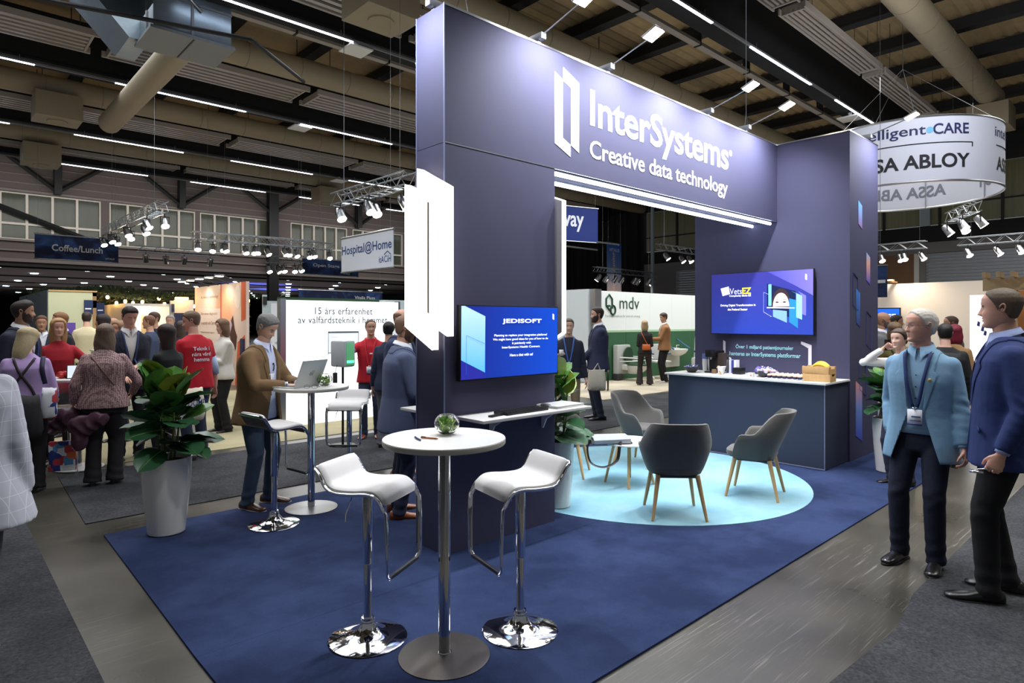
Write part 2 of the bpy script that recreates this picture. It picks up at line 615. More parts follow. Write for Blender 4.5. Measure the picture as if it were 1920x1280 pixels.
# arm floods
def arm_flood(base, head, label):
    t = thing('arm_floodlight', label, 'lamp', group=None)
    b, h = Vector(base), Vector(head)
    d = (h - b)
    M = Matrix.Translation(b)
    ang = math.atan2(d.y, d.x)
    Mr = Matrix.Translation(b) @ Matrix.Rotation(ang, 4, 'Z')
    B().box(-0.10, 0.05, -0.03, 0.03, 0.0, 0.055, bev=0.01, M=Mr).box(-0.06, 0.0, -0.02, 0.02, -0.04, 0.0, M=Mr).obj('base', mat('lamp_grey', (170, 172, 176), 0.4, 0.3), t)
    L = d.length
    B().tube([b + Vector((0, 0, 0.03)), h], 0.006, 6).obj('arm', ALU, t)
    Mh = Matrix.Translation(h) @ Matrix.Rotation(ang, 4, 'Z') @ Matrix.Rotation(R(-22), 4, 'Y')
    B().box(-0.04, 0.12, -0.075, 0.075, 0.0, 0.018, bev=0.006, M=Mh).obj('head', ALU, t)
    B().box(-0.03, 0.11, -0.065, 0.065, -0.006, -0.001, M=Mh).obj('lens', mat('flood_lens', (255, 250, 240), 0.4, emit=22, ecol=(255, 236, 205)), t)
    return t


for x, n in ((3.76, 'first from the left over the header'), (4.68, 'second from the left over the header'), (5.6, None), (6.48, 'third from the left over the header'), (7.375, 'fourth from the left over the header')):
    if n:
        arm_flood((x, 3.70, 4.045), (x + 0.0, 3.24, 4.20), 'bright flood lamp on thin arm, ' + n)
arm_flood((8.87, 2.82, 4.045), (8.87, 2.36, 4.20), 'bright flood lamp on a thin arm over the right face of the tower')
arm_flood((2.78, 3.86, 4.045), (2.32, 3.86, 4.20), 'flood lamp on a thin arm at the left end of the header')


# hanging wires and hook over the header
def wire(name, pts, label, r=0.004, m=None):
    return tag(B().tube(pts, r, 5).obj(name, m or mat('steel_wire', (150, 150, 155), 0.5, 0.6)), label, 'cable')


wire('hanging_wire', [(7.55, 3.83, 4.0), (7.62, 3.83, 4.32), (7.62, 3.83, 9.2)], 'steel wire rising from the right end of the header')
wire('hanging_wire', [(7.74, 3.83, 4.0), (7.62, 3.83, 4.32)], 'short slanted sling leg beside the wire over the header')
wire('hanging_wire', [(3.0, 3.7, 4.0), (2.92, 3.7, 4.3), (2.9, 3.7, 9.2)], 'steel wire rising from the left top corner of the header')


# ================================================================== SCREENS
def screen(name, label, M, w, h, body_d=0.045):
    """screen lying in local x (right), z (up), facing local -y; origin lower left"""
    t = thing(name, label, 'screen')
    t.matrix_world = M
    B().box(0, w, 0, body_d, 0, h, bev=0.004).obj('bezel', BLACK, t)
    B().box(w * .3, w * .7, body_d, body_d + 0.03, h * .3, h * .7).obj('wall_mount', BLACK, t)
    return t


def em(name, rgb, e=1.0):
    return mat(name, rgb, 0.25, emit=e)


SW = em('screen_white', (255, 255, 255), 0.9)
M1 = Matrix.Translation((2.828, 3.592, 1.262)) @ Matrix.Rotation(R(0.6), 4, 'X')
s1 = screen('wall_screen', 'wall screen with blue slide offering integration help on the pillar', M1, 1.035, 0.557)
e = 0.008
w1, h1 = 1.035, 0.557
blue1 = ramp_mat('slide_blue', [(0, (26, 40, 140)), (1, (14, 72, 196))], 'X', emit=0.5, rough=0.3, lo=0, hi=1.0)
B().box(e, w1 - e, -0.0015, 0.002, e + .004, h1 - e).obj('slide', blue1, s1)
pan1 = ramp_mat('slide_pane', [(0, (96, 178, 240)), (1, (178, 212, 250))], 'Z', emit=0.7, rough=0.3, lo=0.1, hi=0.55)
B().prism([(e, h1 - e), (0.04, h1 - e), (0.235, 0.475), (0.235, 0.055), (e, 0.155)], -0.003, -0.002, 'y').obj('slide_pane', pan1, s1)
B().prism([(e, 0.15), (0.235, 0.05), (0.235, 0.012), (e, 0.012)], -0.003, -0.002, 'y').obj('slide_shade', em('slide_indigo', (42, 44, 150), 0.6), s1)
l = B()
for a, b_ in (((0.055, 0.05), (0.055, 0.335)), ((0.055, 0.335), (0.235, 0.27)), ((0.235, 0.27), (0.235, 0.05))):
    l.tube([(a[0], -0.004, a[1]), (b_[0], -0.004, b_[1])], 0.0012, 4)
l.obj('slide_outline', em('slide_line', (30, 110, 200), 0.7), s1)
words('slide_title', 'JEDISOFT', SW, (0.405, -0.004, 0.415), (1, 0, 0), (0, 0, 1), (0.43, 0.042), s1, bold=0.03, spacing=1.02)
B().prism([(0.385, .415), (0.41, .415), (0.41, .43)], -0.0045, -0.0035, 'y').box(0.41, 0.86, -0.005, -0.004, 0.436, 0.4385).obj('title_bar', em('slide_bar', (12, 60, 190), .6), s1)
for k, (tx, x0, ww) in enumerate((('Planning to replace your integration platform?', 0.325, 0.575), ('We might have good ideas for you of how to do', 0.312, 0.6), ('it painlessly with', 0.51, 0.205), ('InterSystems Health Connect.', 0.405, 0.415))):
    words('slide_text', tx, SW, (x0, -0.004, 0.317 - k * 0.031), (1, 0, 0), (0, 0, 1), (ww, 0.022), s1, bold=0.012)
words('slide_text', 'Have a chat with us!', SW, (0.487, -0.004, 0.165), (1, 0, 0), (0, 0, 1), (0.25, 0.021), s1, bold=0.012)
B().box(0.965, 0.972, -0.004, -0.003, .455, .50).box(0.976, 0.983, -0.004, -0.003, .45, .495).obj('slide_mark', SW, s1)

# tower screen faces -X : local x -> world -Y, local y -> world +X
M2 = Matrix(((0, 1, 0, 8.045), (-1, 0, 0, 4.557), (0, 0, 1, 1.52), (0, 0, 0, 1)))
s2 = screen('wall_screen', 'large wall screen with blue slide and woman portrait over the counter', M2, 1.392, 0.835)
w2, h2 = 1.392, 0.835
B().box(e, w2 - e, -0.0015, 0.002, e + .004, h2 - e).obj('slide', ramp_mat('slide_blue_b', [(0, (40, 62, 158)), (1, (54, 52, 134))], 'Z', emit=0.5, rough=0.3, lo=0, hi=.83), s2)
B().prism([(0.80, h2 - e), (w2 - e, h2 - e), (w2 - e, 0.50), (1.15, 0.64)], -0.003, -0.002, 'y').obj('slide_pane', ramp_mat('slide_violet', [(0, (66, 68, 160)), (1, (116, 108, 200))], 'X', emit=0.5, rough=0.3, lo=0.8, hi=1.38), s2)
B().prism([(0.145, 0.63), (0.265, 0.655), (0.285, 0.55), (0.175, 0.525)], -0.004, -0.003, 'y').obj('slide_logo', em('slide_lilac', (205, 205, 250), 0.9), s2)
words('slide_title', 'Vets', em('slide_lilac', (205, 205, 250), 0.9), (0.28, -0.004, 0.545), (1, 0, 0), (0, 0, 1), (0.175, 0.08), s2, bold=0.005)
words('slide_title', 'EZ', em('slide_yellow', (250, 226, 60), 0.9), (0.46, -0.004, 0.545), (1, 0, 0), (0, 0, 1), (0.125, 0.085), s2, bold=0.03)
words('slide_text', 'Complexity Made EZ', SW, (0.275, -0.004, 0.505), (1, 0, 0), (0, 0, 1), (0.31, 0.033), s2, bold=0.02)
words('slide_text', 'Driving Digital Transformation in', SW, (0.145, -0.004, 0.375), (1, 0, 0), (0, 0, 1), (0.50, 0.036), s2, bold=0.015)
words('slide_text', 'the Federal Sector', SW, (0.25, -0.004, 0.325), (1, 0, 0), (0, 0, 1), (0.285, 0.03), s2, bold=0.015)
# the picture collage: forehead and eyes of a woman, blue tiles beside
pic = B()
pic.prism([(0.80, 0.67), (1.17, 0.56), (1.17, 0.21), (1.03, 0.25), (0.80, 0.36)], -0.003, -0.002, 'y', 0)
pic.prism([(0.82, 0.66), (0.86, 0.66), (0.86, 0.38), (0.82, 0.38)], -0.0045, -0.0035, 'y', 1)
pic.prism([(0.80, 0.35), (1.16, 0.34), (1.16, 0.355), (0.80, 0.365)], -0.0055, -0.0045, 'y', 2)
pic.prism([(1.09, 0.47), (1.20, 0.44), (1.20, 0.09), (1.09, 0.17)], -0.0055, -0.0045, 'y', 3)
pic.prism([(1.12, 0.56), (1.25, 0.50), (1.25, 0.20), (1.18, 0.23), (1.18, 0.53)], -0.0065, -0.0055, 'y', 4)
pic.prism([(1.20, 0.56), (1.30, 0.50), (1.30, 0.25), (1.25, 0.27), (1.25, 0.50)], -0.0050, -0.0045, 'y', 5)
pic.prism([(0.88, 0.33), (1.06, 0.31), (1.06, 0.16), (0.88, 0.24)], -0.0045, -0.0035, 'y', 6)
pic.obj('slide_picture', [em('pic_dark', (24, 34, 70), 0.5), em('pic_cyan', (110, 190, 240), 0.7), em('pic_line', (235, 240, 250), 0.8), em('pic_blue', (40, 120, 190), 0.7), em('pic_teal', (130, 220, 235), 0.8), em('pic_violet', (110, 105, 215), 0.7), em('pic_steel', (120, 160, 190), 0.6)], s2)
fc = B()
th = [i * math.pi / 12 for i in range(13)]
fc.prism([(0.985 + 0.125 * math.cos(a), 0.37 + 0.235 * math.sin(a)) for a in th], -0.0042, -0.0038, 'y', 1)
fc.prism([(0.985 + 0.105 * math.cos(a), 0.37 + 0.175 * math.sin(a)) for a in th], -0.0052, -0.0042, 'y', 0)
for ex in (0.935, 1.03):
    fc.prism([(ex + 0.022 * math.cos(a), 0.425 + 0.010 * math.sin(a)) for a in [i * math.pi / 5 for i in range(10)]], -0.0058, -0.0052, 'y', 1)
    fc.prism([(ex - 0.028, 0.452), (ex, 0.462), (ex + 0.028, 0.452), (ex, 0.455)], -0.0058, -0.0052, 'y', 1)
fc.obj('slide_face', [em('pic_skin', (240, 214, 202), 0.75), em('pic_hair', (60, 46, 50), 0.4)], s2)
fr = B()
for q in (((0.755, 0.56), (0.86, 0.51)), ((0.755, 0.56), (0.755, 0.30)), ((0.755, 0.30), (0.86, 0.24))):
    fr.tube([(q[0][0], -0.004, q[0][1]), (q[1][0], -0.004, q[1][1])], 0.002, 4)
fr.obj('slide_outline', em('slide_line_b', (150, 160, 230), 0.7), s2)
B().box(1.290, 1.297, -0.004, -0.003, .70, .77).box(1.303, 1.310, -0.004, -0.003, .695, .765).obj('slide_mark', SW, s2)

# white bracket print and slogan under the tower screen
XT = 8.126
B().prism([(4.42, 1.437), (4.385, 1.42), (4.385, 1.23), (4.30, 1.195), (4.30, 1.165), (4.42, 1.215)], XT, XT + 0.003, 'x').obj('bracket_print', PRINT_W, tw)
B().prism([(3.355, 1.445), (3.225, 1.40), (3.225, 1.115), (3.265, 1.13), (3.265, 1.36), (3.355, 1.41)], XT, XT + 0.003, 'x').obj('bracket_print', PRINT_W, tw)
MINT = mat('mint_print', (168, 232, 236), 0.6)
words('slogan', '\u00d6ver 1 miljard patientjournaler', MINT, (XT, 4.235, 1.315), (0, -1, 0), (0, 0, 1), (0.785, 0.075), tw, bold=0.015)
words('slogan', 'hanteras av InterSystems plattformar', MINT, (XT, 4.325, 1.215), (0, -1, 0), (0, 0, 1), (0.965, 0.072), tw, bold=0.015)

# printed panes on the tower's right face
gA = ramp_mat('pane_print_a', [(0, (150, 110, 170)), (1, (120, 180, 240))], 'Z', lo=2.84, hi=3.15)
gB = ramp_mat('pane_print_b', [(0, (70, 80, 190)), (0.6, (220, 160, 140)), (1, (120, 180, 235))], 'Z', lo=2.17, hi=2.6)
gC = ramp_mat('pane_print_c', [(0, (50, 46, 110)), (1, (70, 140, 225))], 'Z', lo=1.6, hi=2.1)
gD = ramp_mat('pane_print_d', [(0, (60, 76, 190)), (0.55, (110, 140, 205)), (1, (225, 150, 130))], 'Z', lo=0.2, hi=1.0)
YP = 2.776
PL = mat('pane_line_print', (84, 90, 160), 0.6)
for k, (x0, x1, zt, zb, mm) in enumerate(((8.411, 8.541, 3.19, 2.90, gA), (8.693, 8.829, 2.57, 2.22, gB), (8.338, 8.466, 2.10, 1.68, gC), (8.320, 8.541, 0.97, 0.30, gD))):
    dz = (x1 - x0) * .42
    B().prism([(x0, zt), (x1, zt - dz), (x1, zb - dz), (x0, zb)], YP, YP + 0.003, 'y').obj('pane_print', mm, tw)
for x0, x1, zt, zb in ((8.23, 8.392, 2.29, 1.90), (8.693, 8.869, 1.83, 1.41), (8.448, 8.674, 1.22, 0.86)):
    dz = (x1 - x0) * .42
    B().tube([(x0, YP, zt), (x1, YP, zt - dz), (x1, YP, zb - dz), (x0, YP, zb), (x0, YP, zt)], 0.004, 4).obj('pane_outline', PL, tw)

# ================================================================== COUNTER
ct = thing('counter', 'navy reception counter with white top in front of the tower', 'counter')
B().box(7.42, 8.122, 2.80, 4.84, 0.018, 0.980).obj('body', mat('counter_navy', (46, 54, 74), 0.7, bump=0.2, bscale=500), ct)
B().box(7.37, 8.122, 2.772, 4.87, 0.980, 1.004, bev=0.003).obj('counter_top', WHITE, ct)
B().box(7.414, 7.421, 2.796, 2.803, 0.018, 0.98).box(7.417, 7.42, 2.80, 4.84, 0.0178, 0.028).obj('edge_trim', mat('trim_grey', (130, 136, 160), 0.4), ct)

# ================================================================== SHELVES ON THE PILLAR
sh = thing('wall_shelf', 'white wall shelf under the screen holding keyboard and laptop', 'shelf')
B().box(2.83, 3.99, 3.33, 3.66, 0.985, 1.007, bev=0.002).obj('board', WHITE, sh)
for x in (3.17, 3.74):
    B().prism([(3.655, 0.983), (3.46, 0.983), (3.60, 0.90), (3.64, 0.82), (3.655, 0.82)], x - 0.007, x + 0.007, 'x').box(x - 0.015, x + 0.015, 3.38, 3.655, 0.979, 0.984).obj('bracket', mat('bracket_grey', (205, 206, 212), 0.4), sh)
sh2 = thing('wall_shelf', 'white wall shelf on the rear of the pillar beside the suited man', 'shelf')
B().box(2.80, 3.6, 4.012, 4.33, 0.985, 1.007, bev=0.002).obj('board', WHITE, sh2)
B().prism([(4.012, 0.983), (4.30, 0.983), (4.012, 0.78)], 3.0, 3.012, 'x').obj('bracket', mat('bracket_grey', (205, 206, 212), 0.4), sh2)
tag(B().box(2.86, 2.96, 4.06, 4.2, 1.0075, 1.02, bev=0.004).obj('phone', BLACK), 'small black device on the rear shelf', 'device')

kb = thing('keyboard', 'black computer keyboard on the wall shelf under the screen', 'keyboard', (3.12, 3.40, 1.0075), R(1))
B().prism([(0, 0), (0.15, 0), (0.15, 0.022), (0, 0.012)], 0, 0.44, 'x').obj('case', BLACK, kb)
KEY = B().prism([(-.0075, -.0075), (.0075, -.0075), (.0075, .0075), (-.0075, .0075)], 0, 0.005).mesh('key', mat('key_black', (36, 36, 38), 0.5))
for r_ in range(5):
    for c_ in range(21):
        if r_ == 0 and 4 < c_ < 10:
            continue
        link('key', KEY, kb, (0.02 + c_ * 0.02, 0.02 + r_ * 0.025, 0.0135 + r_ * 0.0017))
sb = B().box(0.11, 0.215, 0.0125, 0.0275, 0.0135, 0.0185).obj('space_bar', mat('key_black', (36, 36, 38), 0.5), kb)
tag(B().ellip((3.645, 3.52, 1.024), (0.032, 0.055, 0.018), seg=16).obj('mouse', DARKGREY), 'dark computer mouse beside the keyboard', 'mouse')
rc = thing('remote_control', 'small black remote control left of the keyboard', 'remote control', (2.98, 3.41, 1.0075), R(10))
B().box(0, 0.13, 0, 0.04, 0, 0.014, bev=0.004).obj('case', BLACK, rc)
B().ellip((0.02, 0.02, 0.014), (0.006, 0.006, 0.003), seg=8, rings=5).ellip((0.05, 0.02, 0.014), (0.008, 0.008, 0.003), seg=8, rings=5).obj('button', DARKGREY, rc)


def laptop(label, loc, rz, open_deg=None, w=0.34, d=0.235, m=None):
    m = m or mat('laptop_silver', (196, 198, 194), 0.4, 0.25)
    t = thing('laptop', label, 'laptop', loc, rz)
    B().box(-w / 2, w / 2, 0, d, 0.0, 0.013, bev=0.003).obj('base', m, t)
    B().box(-w / 2 + .02, w / 2 - .02, 0.09, d - 0.02, 0.013, 0.0145).obj('key_field', DARKGREY, t)
    if open_deg is None:
        B().box(-w / 2, w / 2, 0, d, 0.0145, 0.021, bev=0.002).obj('lid', m, t)
        return t
    Mx = Matrix.Translation((0, d - 0.004, 0.013)) @ Matrix.Rotation(R(-open_deg), 4, 'X')
    lid = B().box(-w / 2, w / 2, -d, 0, 0, 0.006, bev=0.002, M=Mx).obj('lid', m, t)
    B().box(-w / 2 + .008, w / 2 - .008, -d + .01, -0.01, -0.001, 0.0, M=Mx).obj('display', em('laptop_display', (120, 150, 190), 0.5), lid)
    # slanted stroke mark on the back of the lid
    g = B()
    for dx in (-0.022, 0.0):
        g.tube([Mx @ Vector((dx - 0.008, -d * .5 - 0.025, 0.007)), Mx @ Vector((dx + 0.012, -d * .5 + 0.025, 0.007))], 0.0016, 4)
    g.tube([Mx @ Vector((-0.016, -d * .5 + 0.008, 0.007)), Mx @ Vector((0.001, -d * .5 + 0.008, 0.007)), Mx @ Vector((-0.004, -d * .5 - 0.018, 0.007))], 0.0016, 4)
    g.tube([Mx @ Vector((0.008, -d * .5 + 0.012, 0.007)), Mx @ Vector((0.026, -d * .5 + 0.012, 0.007)), Mx @ Vector((0.016, -d * .5 - 0.014, 0.007))], 0.0016, 4)
    g.obj('lid_mark', DARKGREY, lid)
    return t


laptop('closed silver laptop on the right end of the wall shelf', (3.80, 3.385, 1.0075), R(2), w=0.33, d=0.23)


# ================================================================== BAR TABLES AND STOOLS
def bar_table(label, loc, base_m, rt=0.305):
    t = thing('bar_table', label, 'table', loc)
    B().lathe([(0.0, 1.072), (rt - 0.003, 1.072), (rt, 1.076), (rt, 1.096), (rt - 0.003, 1.0995)], 72).obj('table_edge', WHITE_EDGE, t)
    B().lathe([(0, 1.0985), (rt - 0.004, 1.0985), (rt - 0.002, 1.1), (0, 1.1005)], 72).obj('table_top', WHITE, t)
    B().lathe([(0.031, 0.008), (0.031, 1.07)], 24).lathe([(0.036, 0.008), (0.036, 0.02)], 24).obj('pole', CHROME, t)
    B().lathe([(0, 1.06), (0.09, 1.06), (0.1, 1.071), (0, 1.0715)], 24).obj('top_plate', STEEL, t)
    B().lathe([(0, 0), (0.228, 0), (0.23, 0.004), (0.22, 0.007), (0.06, 0.014), (0.035, 0.018), (0, 0.018)], 64).obj('base', base_m, t)
    return t


bt = bar_table('round white bar table with chrome pole and dark disc base in front', (1.922, 2.568, 0.012), mat('dark_steel_base', (92, 88, 86), 0.45, 0.85), 0.31)
bar_table('round white bar table with laptop and thin steel base by the man in brown', (2.56, 5.42, 0.012), mat('light_steel_base', (165, 165, 165), 0.35, 0.9), 0.33)

STOOL_PROF = [(-.205, .935), (-.19, .925), (-.165, .89), (-.14, .850), (-.11, .829), (-.06, .820), (0.02, .822), (.09, .829), (.14, .825), (.175, .800), (.195, .765)]


def smooth_path(P, n=4):
    P = [Vector(p) for p in P]
    out = []
    for i in range(len(P) - 1):
        p0, p1, p2, p3 = P[max(i - 1, 0)], P[i], P[i + 1], P[min(i + 2, len(P) - 1)]
        for k in range(n):
            t = k / n
            out.append(0.5 * ((2 * p1) + (-p0 + p2) * t + (2 * p0 - 5 * p1 + 4 * p2 - p3) * t * t + (-p0 + 3 * p1 - 3 * p2 + p3) * t ** 3))
    out.append(P[-1])
    return out


def make_stool(label, loc, rz):
    t = thing('bar_stool', label, 'stool', loc, rz, 'white bar stools with chrome frames')
    W = 0.172
    P = smooth_path([(u, 0, z) for u, z in STOOL_PROF], 3)
    rings = []
    n = len(P)
    for i, p in enumerate(P):
        tg = (P[min(i + 1, n - 1)] - P[max(i - 1, 0)]).normalized()
        nn = Vector((-tg.z, 0, tg.x))
        th_ = 0.017 if 1 < i < n - 2 else 0.010
        ww = W - (0.02 if i in (0, n - 1) else (0.006 if i in (1, n - 2) else 0))
        ring = []
        for (yy, hh) in ((-1, -.3), (-1, .3), (-.93, .85), (-.8, 1), (-.4, 1.08), (0, 1.1), (.4, 1.08), (.8, 1), (.93, .85), (1, .3), (1, -.3), (.9, -1), (0, -1), (-.9, -1)):
            q = p + nn * (hh * th_)
            ring.append((q.x, yy * ww, q.z))
        rings.append(ring)
    B().loft(rings).obj('seat', LEATHER, t)
    # chrome shell edge and legs
    fr = B()
    for s in (-1, 1):
        path = [Vector((p.x, s * (W + 0.008), p.z - 0.012)) for p in P]
        path = [Vector((-.207, s * (W - 0.03), .925))] + path
        path += [Vector((.212, s * (W + .006), .73)), Vector((.217, s * (W + .004), .60)), Vector((.218, s * W, .455)), Vector((.217, s * (W - .006), .420)), Vector((.215, s * (W - .03), .403))]
        fr.tube(path, 0.0145, 10, flat=0.66, up=(0, 1, 0))
    fr.obj('frame', CHROME, t)
    B().tube([(-.207, -W + .03, .925), (-.207, W - .03, .925)], 0.011, 8).obj('back_bar', CHROME, t)
    B().tube([(.215, -W + .025, .403), (.215, W - .025, .403)], 0.0115, 8).obj('footrest', mat('footrest_rubber', (40, 40, 42), 0.5, 0.3), t)
    un = B()
    bot = [p - Vector((-(P[min(i + 1, n - 1)] - P[max(i - 1, 0)]).normalized().z, 0, (P[min(i + 1, n - 1)] - P[max(i - 1, 0)]).normalized().x)) * 0.018 for i, p in enumerate(P)]
    un.loft([[(p.x, -W, p.z), (p.x, W, p.z), (p.x, W, p.z - .003), (p.x, -W, p.z - .003)] for p in bot], smooth=True)
    un.obj('seat_shell', mat('shell_dark', (60, 60, 64), 0.25, 0.8), t)
    B().lathe([(0.0, .805), (.07, .805), (.07, .79), (.035, .78), (.028, .76), (0, .76)], 24).obj('seat_plate', STEEL, t)
    B().lathe([(.0255, .40), (.0285, .405), (.0285, .775)], 24).obj('column', CHROME, t)
    B().lathe([(.0235, .06), (.0235, .405)], 24).obj('gas_spring', CHROME, t)
    B().lathe([(0, 0), (.205, 0), (.207, .005), (.20, .010), (.13, .020), (.07, .040), (.045, .070), (.036, .095), (.034, .115), (.0, .118)], 56).lathe([(.036, .09), (.04, .095), (.04, .1), (.036, .105)], 24).obj('base', CHROME, t)
    B().tube([(-.02, -.03, .785), (-.03, -.10, .78), (-.035, -.15, .70), (-.036, -.155, .66)], 0.0035, 6).obj('lever', CHROME, t)
    return t


sA = make_stool('white bar stool with chrome base at the left of the front bar table', (1.727, 2.983, .012), R(-62))
dup(sA, (2.38, 2.493, .012), R(168), 'white bar stool with chrome base at the right of the front bar table')
dup(sA, (2.125, 5.189, .012), R(8), 'white bar stool seen from behind, in front of the man in brown')
dup(sA, (3.307, 6.10, .012), R(226), 'white bar stool facing us beyond the rear bar table')


# glass bowls with greenery
def glass_bowl(label, loc, r=0.065):
    t = thing('glass_bowl', label, 'bowl', loc)
    prof = []
    for i in range(15):
        a = R(-68 + i * 8.8)
        prof.append((r * math.cos(a), r * 0.86 + r * 0.9 * math.sin(a)))
    prof = [(0.0, prof[0][1])] + prof
    inner = [(max(x - 0.003, 0), z + (0.003 if i < 4 else 0)) for i, (x, z) in enumerate(prof)]
    bb = B()
    bb.lathe(prof + [(p[0], p[1]) for p in reversed(inner)], 40)
    bb.obj('bowl', GLASS, t)
    lf = B()
    rr = random.Random(int(loc[0] * 100))
    for k in range(90):
        a, e2 = rr.uniform(0, 6.28), rr.uniform(-1, 0.8)
        q = r * 0.84 * rr.uniform(0.3, 1) * math.sqrt(max(0.1, 1 - e2 * e2))
        c0 = Vector((q * math.cos(a), q * math.sin(a), r * .80 + e2 * r * .60))
        d1 = Vector((rr.uniform(-1, 1), rr.uniform(-1, 1), rr.uniform(-.5, 1))).normalized() * 0.022
        d2 = d1.cross(Vector((rr.uniform(-1, 1), rr.uniform(-1, 1), .3))).normalized() * 0.008
        lf.add([c0 - d1, c0 + d2 + Vector((0, 0, .002)), c0 + d1, c0 - d2], [(0, 1, 2, 3)], k % 2)
    g = lf.obj('leaves', [mat('leaf_bright', (168, 205, 96), 0.5), mat('leaf_mid', (104, 150, 62), 0.5)], t)
    g['kind'] = 'stuff'
    return t


glass_bowl('round glass bowl of green leaves on the front bar table', (1.985, 2.63, 1.1125))
glass_bowl('round glass bowl of green leaves on the rear bar table beside the laptop', (2.66, 5.36, 1.1125), 0.068)


def pen(label, a, b, m):
    t = thing('pen', label, 'pen')
    a, b = Vector(a), Vector(b)
    B().tube([a, a.lerp(b, .12), b], [0.0015, 0.0045, 0.0045], 8).obj('barrel', m, t)
    B().tube([b.lerp(a, .28) + Vector((0, 0, .005)), b + Vector((0, 0, .005))], 0.0015, 5).obj('clip', CHROME, t)


pen('brown pen with chrome clip lying on the front bar table', (1.86, 2.535, 1.118), (1.82, 2.625, 1.118), mat('pen_brown', (150, 84, 40), 0.3, 0.3))
pen('dark blue pen lying beside the brown pen on the front bar table', (1.775, 2.56, 1.118), (1.80, 2.65, 1.118), mat('pen_blue', (36, 66, 120), 0.3))
laptop('open silver laptop on the rear bar table, lid back towards us', (2.375, 5.575, 1.1125), R(-153), 112, w=0.345, d=0.25)
gs = thing('eyeglasses', 'folded eyeglasses lying on the rear bar table beside the bowl', 'glasses', (2.45, 5.20, 1.1125), R(-40))
gb = B()
for cx in (-.032, .032):
    gb.tube([(cx + .025 * math.cos(i * math.pi / 8), 0, .018 + .017 * math.sin(i * math.pi / 8)) for i in range(17)], 0.0012, 5)
gb.tube([(-.008, 0, .02), (0, 0, .024), (.008, 0, .02)], 0.0012, 5)
gb.tube([(-.058, 0, .02), (-.06, .07, .012), (-.03, .10, .002)], 0.0012, 5)
gb.tube([(.058, 0, .02), (.06, .07, .012), (.03, .10, .002)], 0.0012, 5)
gb.obj('frame', BLACK, gs)


# ================================================================== ARMCHAIRS
def chair_shell():
    """upholstered tub shell, front = +x; returns builder"""
    bb = B()
    NT, = (40,)
    A0 = R(122)

    def prof(a):
        t_ = abs(a) / A0
        # top height: high back, sloping shoulder, level arm, rounded front
        if t_ < 0.42:
            zt = 0.838 - 0.010 * (t_ / 0.42) ** 2
        elif t_ < 0.68:
            k = (t_ - 0.42) / 0.26
            k = k * k * (3 - 2 * k)
            zt = 0.828 - 0.205 * k
        elif t_ < 0.84:
            zt = 0.623 - 0.006 * (t_ - .68) / .16
        else:
            k = (t_ - .84) / .16
            zt = 0.617 - 0.15 * k ** 2.2
        return zt
    outer, inner = [], []
    levels = [0.0, 0.12, 0.3, 0.5, 0.7, 0.86, 0.95]
    grid_o, grid_i, rim = [], [], []
    for i in range(NT + 1):
        a = -A0 + 2 * A0 * i / NT
        zt = prof(a)
        t_ = abs(a) / A0
        ca, sa = -math.cos(a), math.sin(a)

        def pos(z, off):
            v = max(0.0, (z - 0.36) / 0.47)
            rx = (0.185 + 0.205 * v) if ca < 0 else (0.265 + 0.02 * v)
            ry = 0.215 + 0.10 * min(1, max(v, 0) * 1.7) ** 0.7 - max(0, v - 0.55) * 0.09
            n_ = 2.7
            den = (abs(ca) ** n_ + abs(sa) ** n_) ** (1 / n_)
            x = ca / den * (rx - off) + (0.03 if ca < 0 else 0.03) - 0.0
            y = sa / den * (ry - off)
            return Vector((x, y, z))
        T = 0.042
        zb = 0.37
        go = [pos(zb + (zt - 0.02 - zb) * l_, 0) for l_ in levels]
        gi = [pos(zb + 0.06 + (zt - 0.02 - zb - 0.06) * l_, T) for l_ in levels]
        top = [pos(zt - 0.006, 0.007), pos(zt, T / 2), pos(zt - 0.006, T - 0.007)]
        ring = [pos(zb - 0.015, 0.06)] + go + top + list(reversed(gi)) + [pos(zb + .03, T + .05)]
        rim.append([tuple(p) for p in ring])
    bb.loft(rim, closed=True, caps=True)
    return bb


SHELL_L = mat('armchair_fabric', (92, 90, 87), 0.95, bump=0.6, bscale=420, var=0.07, vscale=60, sheen=0.3)


def make_armchair(label, loc, rz):
    t = thing('armchair', label, 'armchair', loc, rz, 'grey armchairs on the round carpet')
    chair_shell().obj('shell', SHELL_L, t)
    # seat cushion
    rings = []
    for z, k in ((.372, .80), (.38, .93), (.41, .98), (.435, .97), (.45, .90), (.456, .6), (.457, .02)):
        ring = []
        for j in range(40):
            a = 2 * math.pi * j / 40
            cx, sy = math.cos(a), math.sin(a)
            den = (abs(cx) ** 3 + abs(sy) ** 3) ** (1 / 3)
            ring.append((0.045 + cx / den * 0.235 * k + 0.0, sy / den * 0.235 * k, z))
        rings.append(ring)
    B().loft(rings).obj('seat_cushion', SHELL_L, t)
    B().box(-0.15, 0.2, -0.17, 0.17, 0.345, 0.372, bev=0.01).obj('under_frame', DARKGREY, t)
    for sx, sy in ((1, 1), (1, -1), (-1, 1), (-1, -1)):
        a = Vector((0.02 + sx * 0.155, sy * 0.165, 0.37))
        b_ = Vector((0.015 + sx * 0.235, sy * 0.225, 0.0))
        B().tube([a, b_], [0.021, 0.0125], 14).obj('leg', WOOD, t)
    return t


ch = make_armchair('dark grey armchair with its back to us at the front of the round carpet', (4.80, 3.07, .017), R(44))
dup(ch, (5.93, 2.87, .017), R(107), 'grey armchair seen from its side, right of the others')
dup(ch, (6.22, 4.45, .017), R(-88), 'grey armchair facing right behind the coffee table')
dup(ch, (5.18, 4.72, .017), R(-58), 'grey armchair half hidden behind the potted plant by the pillar')

